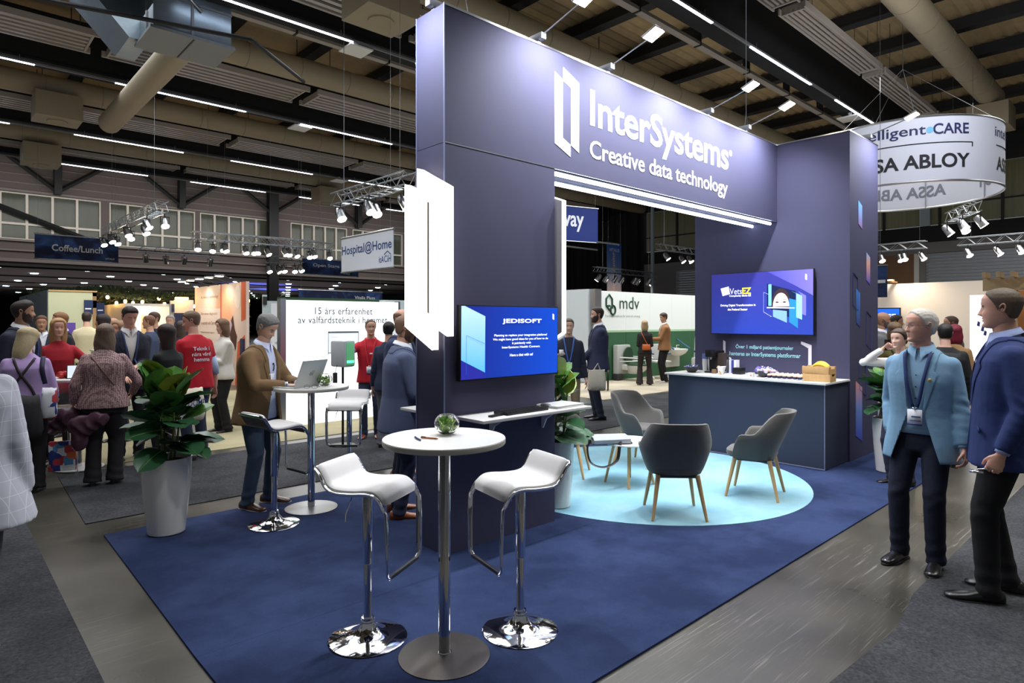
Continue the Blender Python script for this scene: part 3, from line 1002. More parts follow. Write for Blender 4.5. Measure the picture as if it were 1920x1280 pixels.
tb = thing('coffee_table', 'low round white coffee table on four splayed wooden legs', 'table', (5.36, 3.97, .017))
B().lathe([(0, .425), (.28, .425), (.30, .432), (.30, .440), (.297, .443), (0, .443)], 56).obj('table_top', WHITE, tb)
for k in range(4):
    a = R(35 + 90 * k)
    B().tube([(0.15 * math.cos(a), 0.15 * math.sin(a), .425), (0.25 * math.cos(a), 0.25 * math.sin(a), 0)], [0.019, 0.016], 4).obj('leg', WOOD, tb)
B().box(-.14, .14, -.018, .018, .405, .425).box(-.018, .018, -.14, .14, .405, .424).obj('cross_rail', WOOD, tb)
bgm = mat('bag_grey', (88, 92, 98), 0.85, bump=0.3, bscale=200)
bgt = thing('shoulder_bag', 'grey shoulder bag with black strap lying on the coffee table', 'bag', (5.13, 4.06, .462), R(-35))
rings = []
for x, hh in ((-.20, .02), (-.19, .035), (-.1, .05), (0.05, .06), (.17, .055), (.20, .035), (.21, .02)):
    rings.append([(x, -.13, .0), (x, -.14, hh * .6), (x, -.10, hh), (x, 0, hh * 1.1), (x, .10, hh), (x, .14, hh * .6), (x, .13, 0)])
B().loft(rings).obj('body', bgm, bgt)
B().loft([[(x, -.145, .01), (x, -.15, .045 + .02 * (x + .2)), (x, -.10, .068), (x, .05, .075), (x, .05, .070), (x, -.10, .06)] for x in (-.19, -.05, .1, .19)]).obj('flap', mat('bag_flap', (150, 156, 162), 0.8), bgt)
B().tube(smooth_path([(-.2, -.05, .03), (-.26, -.14, -.02), (-.24, -.20, -.16), (-.12, -.24, -.20), (.02, -.21, -.15), (.06, -.18, -.02), (.08, -.15, .03)], 5), 0.018, 8, flat=0.12, up=(0, 1, 0)).obj('strap', BLACK, bgt)
pen('small white pen on the coffee table', (5.42, 3.93, .463), (5.46, 4.04, .463), WHITE)


# ================================================================== PLANTS
def leaf_mesh(name, L, W, m, curl=0.25, fold=0.18):
    vs, fs = [], []
    n, k = 9, 4
    for i in range(n + 1):
        t_ = i / n
        w = W * max(.03, (1 - abs(2 * t_ ** 1.08 - 1) ** 2.4) ** .68)
        x = L * t_
        z = -curl * L * (t_ ** 2)
        for j in range(-k, k + 1):
            s = j / k
            vs.append((x, w * s, z + abs(s) * w * fold + 0.004 * math.sin(i * 2.4) * abs(s)))
    c = 2 * k + 1
    for i in range(n):
        for j in range(c - 1):
            fs.append((i * c + j, i * c + j + 1, (i + 1) * c + j + 1, (i + 1) * c + j))
    bb = B().add(vs, fs, 0, True)
    # midrib
    bb.tube([(L * t_ / 8, 0, -curl * L * (t_ / 8) ** 2 + .003) for t_ in range(9)], [0.0035 - .0003 * t_ for t_ in range(9)], 5, 1)
    bb.tube([(-0.035, 0, -0.01), (0, 0, 0.002)], 0.003, 5, 1)
    return bb.mesh(name, [m, mat('leaf_rib', (120, 145, 70), 0.5)])


LEAF_D = mat('rubber_leaf_dark', (44, 84, 54), 0.28, var=0.25, vscale=9)
LEAF_M = mat('rubber_leaf_green', (80, 128, 60), 0.30, var=0.25, vscale=9)
LEAF_Y = mat('rubber_leaf_yellow', (150, 158, 62), 0.32, var=0.2, vscale=9)
LEAF_V = mat('rubber_leaf_variegated', (190, 206, 130), 0.35, var=0.35, vscale=14)
LEAVES = {}
for nm, mm in (('d', LEAF_D), ('m', LEAF_M), ('y', LEAF_Y), ('v', LEAF_V)):
    LEAVES[nm] = [leaf_mesh('leaf', L, W, mm, c_, f_) for L, W, c_, f_ in ((.27, .100, .20, .22), (.31, .115, .28, .16), (.23, .088, .12, .26), (.29, .105, .05, .20))]


def plant(label, loc, pot, leaves_spec, seed, ph=0.60, stems=5, scale=1.0, spread=1.0):
    t = thing('potted_plant', label, 'plant', loc)
    rb, rt = pot
    pp = [(0, 0), (rb - .01, 0), (rb, .008), (rb + (rt - rb) * .25, ph * .2), (rb + (rt - rb) * .62, ph * .5), (rb + (rt - rb) * .9, ph * .8), (rt, ph), (rt - .004, ph + .004), (rt - .012, ph), (rt - .018, ph - .05), (0, ph - .05)]
    B().lathe(pp, 64).obj('pot', mat('pot_white', (226, 224, 218), 0.16, coat=0.5), t)
    B().lathe([(0, ph - .05), (rt - .018, ph - .05), (rt - .05, ph - .03), (0, ph - .025)], 32).obj('soil', mat('soil', (86, 58, 40), 0.95, bump=0.8, bscale=50), t)
    rr = random.Random(seed)
    stv = []
    for k in range(stems):
        a = 2 * math.pi * k / stems + rr.uniform(-.3, .3)
        r0 = 0.03 + 0.03 * rr.random()
        top = Vector((0.11 * spread * math.cos(a) * rr.uniform(.3, 1), 0.11 * spread * math.sin(a) * rr.uniform(.3, 1), ph + (.42 + .16 * rr.random()) * scale))
        b0 = Vector((r0 * math.cos(a), r0 * math.sin(a), ph - .05))
        mid = b0.lerp(top, .5) + Vector((0.02 * math.cos(a), .02 * math.sin(a), 0))
        B().tube(smooth_path([b0, mid, top], 4), [.009, .009, .009, .009, .008, .007, .006, .006, .005], 6).obj('stem', mat('stem_green', (96, 110, 52), 0.5), t)
        stv.append((b0, mid, top))
    i = 0
    for kind, n, zlo, zhi, el_lo, el_hi in leaves_spec:
        for q in range(n):
            b0, mid, top = stv[(i * 3 + q) % stems]
            f_ = rr.uniform(zlo, zhi)
            p = b0.lerp(mid, f_ * 2) if f_ < .5 else mid.lerp(top, f_ * 2 - 1)
            az = i * 2.399 + rr.uniform(-.3, .3)
            el = R(rr.uniform(el_lo, el_hi))
            o = link('leaf', LEAVES[kind][rr.randrange(4)], t, p + Vector((math.cos(az), math.sin(az), 0)) * .012)
            o.rotation_mode = 'XYZ'
            Mx = Matrix.Rotation(az, 4, 'Z') @ Matrix.Rotation(-el, 4, 'Y') @ Matrix.Rotation(rr.uniform(-.5, .5), 4, 'X')
            o.rotation_euler = Mx.to_euler()
            s_ = rr.uniform(.85, 1.1) * scale
            o.scale = (s_, s_, s_)
            i += 1
    return t


plant('bushy rubber plant in a tall white pot on the left carpet corner', (1.415, 5.585, .012), (.135, .185), [('d', 20, .18, .55, -14, 22), ('d', 18, .42, .85, 5, 48), ('m', 12, .5, .95, 20, 62), ('y', 6, .8, 1.0, 55, 82), ('m', 6, .85, 1, 50, 78)], 5)
plant('rubber plant with pale upright leaves in a white pot beside the pillar', (4.225, 3.93, .017), (.115, .15), [('d', 16, .15, .5, -12, 25), ('d', 10, .4, .7, 5, 40), ('m', 8, .6, .95, 40, 70), ('y', 7, .8, 1.0, 62, 88), ('v', 8, .8, 1.0, 50, 85)], 8, ph=0.60, scale=1.0)
plant('rubber plant in a white pot at the right end of the tower', (7.93, 2.31, .012), (.12, .16), [('d', 12, .2, .6, -5, 30), ('d', 8, .5, .85, 10, 45), ('m', 10, .6, 1.0, 30, 75)], 13, ph=0.60)


# ================================================================== THINGS ON THE COUNTER
ZC = 1.0045
def bowl(label, loc, r, h, m=DARKGREY):
    t = thing('bowl', label, 'bowl', loc)
    B().lathe([(0, 0), (r * .5, 0), (r * .55, .006), (r * .85, h * .5), (r, h), (r - .004, h), (r * .82, h * .55), (r * .5, .012), (0, .012)], 36).obj('bowl_shell', m, t)
    return t


def at_c(px_y, x=7.7):
    return x


# left to right as seen: greens bowl, cup tower, coffee machine, pods, napkins, caddy, bowl of sweets, cakes tray, fruit bowl, crates
b1 = bowl('dark bowl of green and white sweets at the left end of the counter', (7.66, 4.63, ZC), .10, .075)
rr = random.Random(3)


def wraps(parent_label, cx, cy, z, n, rad, cols, grp, names, size=.024):
    base = None
    for k in range(n):
        a = k * 2.4
        q = rad * math.sqrt(k / n)
        mm = cols[k % len(cols)]
        bb = B()
        s = size * rr.uniform(.8, 1.15)
        bb.box(-s, s, -s * .5, s * .5, -s * .3, s * .3, bev=s * .25)
        bb.add([(-s, 0, 0), (-s * 1.5, s * .5, s * .3), (-s * 1.6, 0, -s * .1), (-s * 1.5, -s * .5, s * .2)], [(0, 1, 2), (0, 2, 3)])
        bb.add([(s, 0, 0), (s * 1.5, s * .5, s * .3), (s * 1.6, 0, -s * .1), (s * 1.5, -s * .5, s * .2)], [(0, 2, 1), (0, 3, 2)])
        o = bb.obj(names, mm, None, (cx + q * math.cos(a), cy + q * math.sin(a), z + rr.uniform(0, .03) * (1 - q / rad) + .012 * (k % 3)), (rr.uniform(-.5, .5), rr.uniform(-.6, .6), rr.uniform(0, 3)))
        tag(o, parent_label, 'sweet', grp)


wraps('small wrapped sweet heaped in the dark bowl at the counter left end', 7.66, 4.63, ZC + .055, 22, .08, [mat('wrap_green', (90, 170, 70), .4), mat('wrap_white', (230, 232, 240), .4), mat('wrap_violet', (110, 100, 180), .4)], 'wrapped sweets in the left bowl', 'wrapped_sweet')
for k in range(2):
    cu = thing('cup_stack', ['stack of white paper cups standing behind the coffee machine', 'stack of white and blue paper cups behind the coffee machine'][k], 'cups', (7.99, 4.62 - k * .09, ZC))
    B().lathe([(0, 0), (.028, 0), (.036, .10), (.036, .17), (0, .17)], 20).obj('white_cup', WHITE, cu)
    B().lathe([(.0365, .17), (.038, .24), (.036, .24), (0, .24)], 20).obj('blue_cup', mat('cup_blue', (92, 116, 170), .5), cu)
cm = thing('coffee_machine', 'black capsule coffee machine on the counter', 'coffee machine', (7.85, 4.40, ZC), 0)
B().box(-.13, .13, -.075, .075, 0, .02, bev=.004).obj('drip_tray', BLACK, cm)
B().box(-.02, .15, -.07, .07, .02, .30, bev=.012).obj('body', BLACK, cm)
B().box(-.14, .0, -.06, .06, .21, .31, bev=.012).obj('brew_head', mat('machine_gloss', (34, 32, 34), .2), cm)
B().lathe([(0, .18), (.014, .18), (.014, .21)], 12, cx=-.08).obj('spout', CHROME, cm)
B().box(-.06, .10, -.165, -.08, .02, .27, bev=.01).obj('water_tank', mat('smoked_tank', (60, 50, 46), .15), cm)
B().lathe([(.03, 0), (.034, .055), (.03, .055)], 16, cx=-.16, cy=-.09).obj('capsule_holder', mat('holder_wood', (120, 96, 70), .5), cm)
for k, cc in enumerate(((70, 92, 190), (230, 230, 240), (60, 70, 150), (235, 236, 240))):
    tag(B().box(7.93, 8.03, 4.235 - k * .035, 4.265 - k * .035, ZC, ZC + .175, bev=.002).obj('tea_box', mat('tea%d' % k, cc, .5)), ['violet blue', 'white', 'dark blue', 'pale'][k] + ' upright tea carton in the row behind the coffee machine', 'carton')
na = thing('napkin_holder', 'open wooden stir stick holder with white napkins beside the coffee machine', 'napkins', (7.62, 4.21, ZC), R(10))
B().prism([(-.05, 0), (-.005, .11), (.005, .11), (.02, .08), (.0, .08), (-.03, 0)], -.03, .03, 'x').obj('wooden_stand', WOOD, na)
B().add([(-.02, -.06, 0), (.02, -.06, 0), (.02, .0, 0), (-.02, .0, 0), (-.045, -.08, .10), (.045, -.085, .11), (.04, .01, .10), (-.04, .0, .115)], [(0, 3, 2, 1), (0, 1, 5, 4), (1, 2, 6, 5), (2, 3, 7, 6), (3, 0, 4, 7), (4, 5, 6, 7)]).obj('napkins', WHITE, na)
tag(B().box(7.78, 7.90, 3.98, 4.10, ZC, ZC + .085, bev=.004).obj('caddy_box', BLACK), 'black square caddy box on the counter', 'box')
tag(B().box(7.9, 8.0, 3.9, 3.96, ZC, ZC + .02, bev=.003).obj('small_tray', WHITE), 'small white dish against the tower wall', 'dish')
b2 = bowl('dark bowl heaped with violet wrapped bags in the middle of the counter', (7.66, 3.60, ZC), .105, .08)
wraps('violet and white wrapped bag heaped in the middle bowl', 7.66, 3.60, ZC + .075, 16, .10, [mat('wrap_lilac', (190, 180, 226), .35), mat('wrap_white2', (226, 222, 238), .35), mat('wrap_violet', (110, 100, 180), .4)], 'wrapped bags in the middle bowl', 'wrapped_bag', .042)
for k in range(8):
    tag(B().ellip((0, 0, 0), (.02, .016, .013), seg=10, rings=6).obj('chocolate', mat('choc_pink', (196, 150, 126), .5), None, (7.60 + .02 * math.cos(k), 3.60 + .085 * math.cos(k * .8 + 1.2), ZC + .082)), 'small round pink sweet at the rim of the middle bowl', 'sweet', 'pink sweets in the middle bowl')
dn = thing('paper_cup', 'small white paper cup with coloured dots beside the middle bowl', 'cup', (7.55, 3.72, ZC))
B().lathe([(0, 0), (.024, 0), (.030, .05), (.028, .05), (.023, .004), (0, .004)], 20).obj('cup', WHITE, dn)
B().box(-.031, -.029, -.008, .0, .015, .028).obj('dot_print', mat('dot_red', (200, 60, 60), .5), dn)
tag(B().prism([(0, 0), (.16, 0), (.14, .02), (.10, .03), (.02, .045), (0, .03)], 7.85, 7.98, 'x').obj('folded_cloth', BLACK, None, (0, 3.68, ZC)), 'crumpled black napkin behind the paper cup', 'napkin')
tag(B().box(7.70, 7.78, 3.70, 3.86, ZC, ZC + .018, bev=.003).obj('white_dish', WHITE), 'flat white dish beside the crumpled black napkin', 'dish')
tr = thing('cake_tray', 'thin white tray under the rows of muffins', 'tray', (7.60, 3.29, ZC))
B().box(-.16, .16, -.22, .22, 0, .006, bev=.002).box(-.17, .17, -.23, .23, .006, .012, bev=.003).obj('tray_plate', WHITE, tr)
cake = thing('muffin', 'small muffin with pink frosting in a dark blue case on the white tray', 'muffin', (7.47, 3.10, ZC + .0125), 0, 'frosted muffins on the tray')
fl_ = []
for zi, k in ((0, .9), (.028, 1.1)):
    fl_.append([((.022 * k + (.0015 if j % 2 else 0)) * math.cos(j * math.pi / 12), (.022 * k + (.0015 if j % 2 else 0)) * math.sin(j * math.pi / 12), zi) for j in range(24)])
B().loft(fl_).obj('paper_case', mat('case_navy', (40, 44, 82), .6), cake)
B().ellip((0, 0, .032), (.025, .025, .017), seg=14, rings=8).ellip((.004, .002, .045), (.012, .012, .008), seg=10, rings=6).obj('frosting', mat('frosting', (232, 186, 160), .6, bump=.5, bscale=120), cake)
cake['label'] = 'pink frosted muffin in a blue case, front row of the tray, first from the crates'
for ix in range(5):
    for iy in range(7):
        if ix or iy:
            dup(cake, (7.475 + ix * .060 + rr.uniform(-.004, .004), 3.095 + iy * .062 + rr.uniform(-.004, .004), ZC + .0125), label='pink frosted muffin in a blue case, %s row of the tray, %s from the crates' % (['front', 'second', 'third', 'fourth', 'rear'][ix], ORD[iy]))
b3 = bowl('dark bowl of strawberries behind the wooden crates', (7.93, 3.17, ZC), .10, .07)
for k in range(12):
    a = k * 2.4
    q = .07 * math.sqrt(k / 12)
    tag(B().ellip((0, 0, 0), (.018, .018, .022), seg=10, rings=6).obj('strawberry', mat('berry_red', (190, 36, 40), .35) if k % 4 else mat('berry_pink', (236, 190, 180), .4), None, (7.93 + q * math.cos(a), 3.17 + q * math.sin(a), ZC + .075 + .012 * (k % 2))), 'red strawberry heaped in the dark bowl by the crates', 'strawberry', 'strawberries in the bowl')


def crate(label, loc, rz, notch=False):
    t = thing('wooden_crate', label, 'crate', loc, rz)
    w, d, h = .30, .19, .085
    B().box(-d / 2, d / 2, -w / 2, w / 2, 0, .008).obj('bottom_board', WOOD, t)
    for s in (-1, 1):
        B().box(s * d / 2 - .005, s * d / 2 + .005, -w / 2, w / 2, 0, h, bev=.0015).obj('long_board', WOOD, t)
    for s in (-1, 1):
        B().box(-d / 2 + .005, d / 2 - .005, s * w / 2 - .005, s * w / 2 + .005, 0, h * .72).box(-d / 2 + .005, -d / 4, s * w / 2 - .005, s * w / 2 + .005, h * .72, h).box(d / 4, d / 2 - .005, s * w / 2 - .005, s * w / 2 + .005, h * .72, h).obj('end_board', WOOD, t)
    return t


crate('pale wooden crate at the right end of the counter, lower of the two', (7.60, 2.93, ZC), R(3))
crate('pale wooden crate stacked on top of the lower crate, holding bananas', (7.62, 2.94, ZC + .087), R(-2))
BAN = mat('banana_yellow', (238, 200, 62), 0.45)
for k in range(4):
    t = thing('banana', ['front banana of the bunch on the upper wooden crate', 'second banana from the front in the bunch on the crate', 'third banana from the front in the bunch on the crate', 'rear banana of the bunch against the crate back'][k], 'banana', (7.57 + k * .025, 2.92, ZC + .150 + .006 * k), R(-2), 'bunch of bananas')
    P = [(0, .09 - i * .018, .012 + .034 * math.sin(math.pi * i / 10)) for i in range(11)]
    B().tube(P, [.004, .011, .015, .017, .018, .018, .018, .017, .014, .009, .005], 8).obj('fruit', BAN, t)
    B().tube([(0, .09, .012), (0, .105, .006)], .004, 6).obj('stem', mat('banana_stem', (120, 96, 40), .6), t)
for k in range(4):
    tag(B().ellip((0, 0, 0), (.032, .032, .030), seg=14, rings=9).obj('red_apple', mat('apple_red', (178, 40, 44), .3), None, (7.56 + .05 * (k % 2), 2.85 + .065 * (k // 2) * 2.2, ZC + .045)), 'red apple inside the lower wooden crate', 'apple', 'apples in the crate')
# ================================================================== HALL SHELL
X0, X1, YB, YF = -10.0, 34.0, -7.0, 37.0
ROOF = mat('roof_deck', (176, 154, 116), 0.8, var=0.2, vscale=3)
DARKM = mat('dark_steel', (34, 34, 36), 0.6)
BEAMM = mat('black_girder', (16, 17, 20), 0.85)
BEIGEM = mat('duct_beige', (150, 138, 114), 0.55, var=0.06, vscale=2)
PANELM = mat('radiant_grey', (156, 148, 140), 0.5)
WALLM = mat('hall_wall', (104, 94, 92), 0.85, var=0.08, vscale=.6)

# corrugated roof
bb = B()
vs, fs = [], []
n = int((YF - YB) / 0.16)
for i in range(n + 1):
    y = YB + i * 0.16
    z = 10.02 + (0.07 if (i // 1) % 2 else 0.0)
    vs += [(X0, y, z), (X1, y, z)]
for i in range(n):
    fs.append((2 * i, 2 * i + 1, 2 * i + 3, 2 * i + 2))
bb.add(vs, fs)
struct(bb.obj('ceiling', ROOF))
PUR = B().box(-0.09, 0.09, YB, YF, 9.70, 10.0).box(-0.16, 0.16, YB, YF, 9.66, 9.70).mesh('ceiling_beam', DARKM)
for k in range(18):
    o = struct(link('ceiling_beam', PUR, None, (-8.6 + k * 2.45, 0, 0)))
ROWS = [0.55, 7.1, 13.3, 20.0, 26.5, 31.8]
GIR = B().box(X0, X1, 0.0, 0.42, 8.42, 9.66).box(X0, X1, -.06, 0.48, 8.36, 8.42).box(X0, X1, -.06, .48, 9.6, 9.66).mesh('ceiling_girder', BEAMM)
for y in ROWS:
    struct(link('ceiling_girder', GIR, None, (0, y + 0.12, 0)))
# luminaires: 3.5 m light strips under the girders
strip = None
rownames = ['nearest', 'second', 'third', 'fourth', 'fifth']
for ri, y in enumerate(ROWS[1:]):
    for k in range(6):
        x = -1.47 + 5.272 * k
        lab = 'long white ceiling light strip, %s row from the front, %s from the left' % (rownames[ri], ORD[k])
        if strip is None:
            strip = thing('light_strip', lab, 'ceiling light', (x, y, 8.2), 0, 'ceiling light strips')
            B().box(0, 3.5, -0.028, 0.028, 0, 0.02).obj('tube', TUBE, strip)
            B().box(-0.9, 4.37, -0.03, 0.03, 0.021, 0.07).obj('housing', mat('strip_housing', (120, 122, 126), .5, .3), strip)
            B().tube([(.3, 0, .07), (.3, 0, .2)], .008, 5).tube([(3.2, 0, .07), (3.2, 0, .2)], .008, 5).obj('hanger', ALU, strip)
        else:
            dup(strip, (x, y, 8.2), label=lab)
# ducts along the bays
du = None
for k, (y, xa) in enumerate(((4.4, X0), (11.4, X0), (17.6, 4.2), (24.2, X0), (30.6, X0))):
    t = thing('air_duct', ['beige round duct above the ring banner at the right', 'beige round duct behind the header lamps', 'beige round duct left of the header, middle bay', 'beige round duct in the bay with the hanging fan box', 'farthest beige round duct before the window wall'][k], 'duct')
    B().tube([(xa, y, 9.0), (X1 if k else 25.6, y, 9.0)], 0.34, 24).obj('pipe', BEIGEM, t)
    j = B()
    for q in range(int((34 - xa) / 1.5)):
        xx = xa + 0.7 + q * 1.5
        if k == 0 and xx > 25:
            break
        j.tube([(xx, y, 9.0), (xx + 0.02, y, 9.0)], 0.348, 24)
    j = j.obj('joint_band', mat('duct_band', (128, 118, 98), .5), t)
    j['kind'] = 'stuff'
# fan boxes hanging on the ducts
fb = None
for k, (x, y, z) in enumerate(((25.4, 4.4, 8.41), (6.9, 11.4, 8.41), (17.2, 23.9, 8.41), (3.0, 24.0, 8.41), (3.3, 30.6, 8.3), (15.2, 30.4, 8.3))):
    lab = ['beige fan box with round outlet above the ring banner', 'beige fan box with dark round outlet above the company name', 'beige fan box right of the row of radiant panels', 'beige fan box under the duct at the upper left', 'beige fan box at the left above the windows', 'beige fan box above the middle windows'][k]
    if fb is None:
        fb = thing('fan_box', lab, 'fan box', (x, y, z))
        B().box(-.6, .6, -.55, .55, -.5, .25, bev=.02).obj('casing', BEIGEM, fb)
        B().lathe([(.16, -.51), (.26, -.53), (.27, -.505), (.16, -.505)], 24).obj('outlet_ring', BEIGEM, fb)
        B().lathe([(0, -.506), (.17, -.506), (.17, -.503), (0, -.503)], 24).obj('outlet', BLACK, fb)
    else:
        dup(fb, (x, y, z), label=lab)
# radiant panels: five pipes with end plates
rp = thing('radiant_panel', 'slatted grey radiant panel', 'heating panel')
for q in range(5):
    B().box(0, 4.9, 0.03 + q * .24, .15 + q * .24, 0, .05).obj('slat', PANELM, rp)
B().box(0, .05, -.02, 1.16, -.02, .16).obj('end_plate', PANELM, rp)
B().box(4.85, 4.9, -.02, 1.16, -.02, .16).obj('end_plate', PANELM, rp)
B().box(-.1, 5.0, -.10, -.02, -.03, .12).obj('side_rail', PANELM, rp)
B().box(-.1, 5.0, 1.16, 1.24, -.03, .12).obj('side_rail', PANELM, rp)
for hx in (.3, 4.6):
    for hy_ in (-.06, 1.20):
        B().tube([(hx, hy_, .1), (hx, hy_, 1.44)], .012, 5).obj('hanger', DARKM, rp)
first = True
rn = ['over the right aisle', 'behind the header', 'in the middle bay', 'in the fourth bay', 'in the far bay']
for ri, y in enumerate(ROWS[:5]):
    for k in range(6):
        x = -1.9 + 5.35 * k
        if ri == 1 and k > 3:
            continue
        lab = 'slatted grey radiant heating panel %s, %s from the left' % (rn[ri], ORD[k])
        if first:
            rp.location = (x, y + 4.75, 8.6)
            rp['label'] = lab
            rp.location.y += .45
            rp['group'] = 'radiant ceiling panels'
            first = False
        else:
            o = dup(rp, (x, y + 4.75 + (.45 if ri == 0 else 0), 8.6), label=lab)
for o in [q for q in bpy.data.objects if q.name.startswith('radiant_panel') and q.location.y < 6]:
    o.scale = (1, .45, 1)
# cable trays
for k, y in enumerate((2.1, 8.55, 14.9, 21.5, 28.0)):
    t = thing('cable_tray', 'long grey cable tray under the roof, %s from the front' % ['first', 'second', 'third', 'fourth', 'fifth'][k], 'cable tray')
    XA = 5.0 if k == 2 else X0
    B().box(XA, X1, y - .09, y + .09, 8.72, 8.74).box(XA, X1, y - .095, y - .085, 8.72, 8.80).box(XA, X1, y + .085, y + .095, 8.72, 8.80).obj('tray', PANELM, t)
    h = B()
    for q in range(6 if k == 2 else 0, 17):
        h.box(X0 + 1 + q * 2.6, X0 + 1.05 + q * 2.6, y - .1, y + .1, 8.70, 9.7)
    h = h.obj('drop_rod', DARKM, t)
    h['kind'] = 'stuff'
# galvanised air handling box with sheet elbow at the upper left
GALV = mat('galvanised_sheet', (142, 156, 166), 0.32, 0.85, bump=0.2, bscale=9, var=.15, vscale=5)
ah = thing('air_handler', 'galvanised sheet metal air handling box with ducts under the roof at the upper left', 'air handler')
B().box(3.3, 4.8, 13.98, 15.15, 7.55, 9.6, bev=.02).obj('casing', GALV, ah)
B().box(3.24, 4.86, 13.92, 15.21, 7.50, 7.56).box(3.27, 3.3, 14.4, 14.45, 7.55, 9.6).box(4.0, 4.05, 13.95, 13.98, 7.55, 9.6).box(3.3, 4.8, 13.94, 13.98, 8.2, 8.24).obj('flange', mat('flange_grey', (120, 126, 130), .5, .4), ah)
B().box(4.04, 4.07, 13.98, 15.15, 7.49, 7.50).obj('panel_joint', DARKM, ah)
B().loft([[(3.48, 15.0, 7.6), (3.48, 16.3, 7.6), (3.48, 16.3, 8.7), (3.48, 15.0, 8.7)], [(3.1, 15.0, 7.6), (3.1, 16.3, 7.6), (3.1, 16.3, 8.9), (3.1, 15.0, 8.9)], [(2.1, 15.0, 8.7), (2.1, 16.3, 8.7), (2.1, 16.3, 9.6), (2.1, 15.0, 9.6)]], smooth=False).obj('elbow', GALV, ah)
B().tube([(4.2, 15.1, 7.86), (4.2, 22.9, 7.86)], .31, 24).obj('round_duct', BEIGEM, ah)
B().ellip((4.2, 22.9, 7.86), (.31, .2, .31)).obj('duct_cap', BEIGEM, ah)
B().tube([(0.6, 14.6, 7.6), (5.0, 13.4, 7.6), (5.0, 13.4, 7.6), (7.2, 15.8, 8.0), (7.3, 15.9, 8.0)], .045, 8).obj('support_bar', DARKM, ah)
B().tube(smooth_path([(3.8, 13.95, 9.5), (3.8, 13.93, 9.0), (3.9, 13.93, 8.4), (4.2, 13.95, 8.1)], 5), .03, 8).obj('cable', ALU, ah)
# square white access point plates
for k, (x, y, z, lab) in enumerate(((7.55, 13.6, 8.18, 'white square antenna plate beside the light strip left of the header'), (9.2, 20.35, 8.18, 'white square antenna plate between two light strips'), (21.65, 7.4, 8.18, 'white square antenna plate left of the ring banner'), (14.0, 26.8, 8.18, 'small white antenna plate above the near truss'))):
    t = thing('antenna_plate', lab, 'antenna', (x, y, z))
    B().box(-.3, .3, -.3, .3, -.02, .02, bev=.008).obj('plate', WHITE, t)
    B().tube([(0, 0, .02), (0, 0, .18)], .06, 8).obj('stem', WHITE, t)

# ------------------------------------------------------------ far wall with windows (facing -Y)
wl = B()
wl.box(X0, X1, YF, YF + .3, 7.66, 10.1)
wl.box(X0, X1, YF, YF + .3, 4.45, 5.50)
for xa, xb in ((6.40, 6.78), (10.78, 11.04), (14.87, 16.16), (-1.2, -.8), (19.9, 20.3), (24.1, X1)):
    wl.box(xa, xb, YF, YF + .3, 5.50, 7.66)
wall_far = struct(wl.obj('wall_back', WALLM))
rib = B()
for z in (8.1, 8.5, 8.9, 9.3):
    rib.box(X0, X1, YF - .05, YF, z, z + .05)
rib.box(X0, X1, YF - .12, YF, 7.70, 7.80).box(X0, X1, YF - .12, YF, 4.95, 5.02).box(X0, X1, YF - .15, YF, 4.45, 4.6).box(X0, X1, YF - .14, YF, 5.40, 5.50)
struct(rib.obj('trim_1', mat('wall_trim', (128, 120, 116), .7)))


def window_glass():
    m = mat('window_glass', (74, 78, 66), 0.12, emit=.05, var=.35, vscale=1.0, stretch=(3.5, 1, .25))
    return m


WF = mat('window_frame_paint', (214, 206, 196), .5)
wi = 0
for xa, xb, cols in ((-.8, 2.5, 3), (2.5, 6.40, 4), (6.78, 10.78, 5), (11.04, 14.87, 5), (16.16, 19.9, 5), (20.3, 24.1, 5)):
    wi += 1
    t = bpy.data.objects.new('window_%d' % wi, None)
    COL.objects.link(t)
    struct(t)
    w = (xb - xa) / cols
    for r_, (za, zb) in enumerate(((5.50, 6.22), (6.22, 7.66))):
        for k in range(cols):
            a, b_ = xa + k * w, xa + (k + 1) * w
            B().box(a + .05, b_ - .05, YF + .12, YF + .14, za + .05, zb - .05).obj('pane', window_glass(), t)
            B().box(a, a + .05, YF, YF + .12, za, zb).box(b_ - .05, b_, YF, YF + .12, za, zb).box(a + .05, b_ - .05, YF, YF + .12, za, za + .05).box(a + .05, b_ - .05, YF, YF + .12, zb - .05, zb).obj('frame', WF, t)
    if wi in (3, 4, 5):
        B().box(xa + w * 3.2, xa + w * 4.3, YF + .20, YF + .25, 6.6, 6.68).obj('lit_lamp', TUBE, t)
# steel columns with knee braces before the far wall
cb = 0
for x, w in ((4.6, .3), (10.0, .3), (14.9, .55), (20.5, .3)):
    t = bpy.data.objects.new('hall_column', None)
    COL.objects.link(t)
    struct(t)
    B().box(x - w / 2, x + w / 2, YF - .62, YF - .58, 0 if w > .4 else 7.7, 10).box(x - w / 2, x + w / 2, YF - .22, YF - .18, 0 if w > .4 else 7.7, 10).box(x - .02, x + .02, YF - .6, YF - .2, 0 if w > .4 else 7.7, 10).obj('post', DARKM, t)
    for s in (-1, 1):
        B().tube([(x, YF - .4, 7.85 if w < .4 else 8.0), (x + s * 2.3, YF - .4, 9.6)], .11, 4).obj('brace', DARKM, t)
# wall bracing seen through the left windows
struct(B().tube([(-1.5, YF - .15, 8.4), (6.3, YF - .15, 5.5)], .14, 4).obj('wall_brace', DARKM))

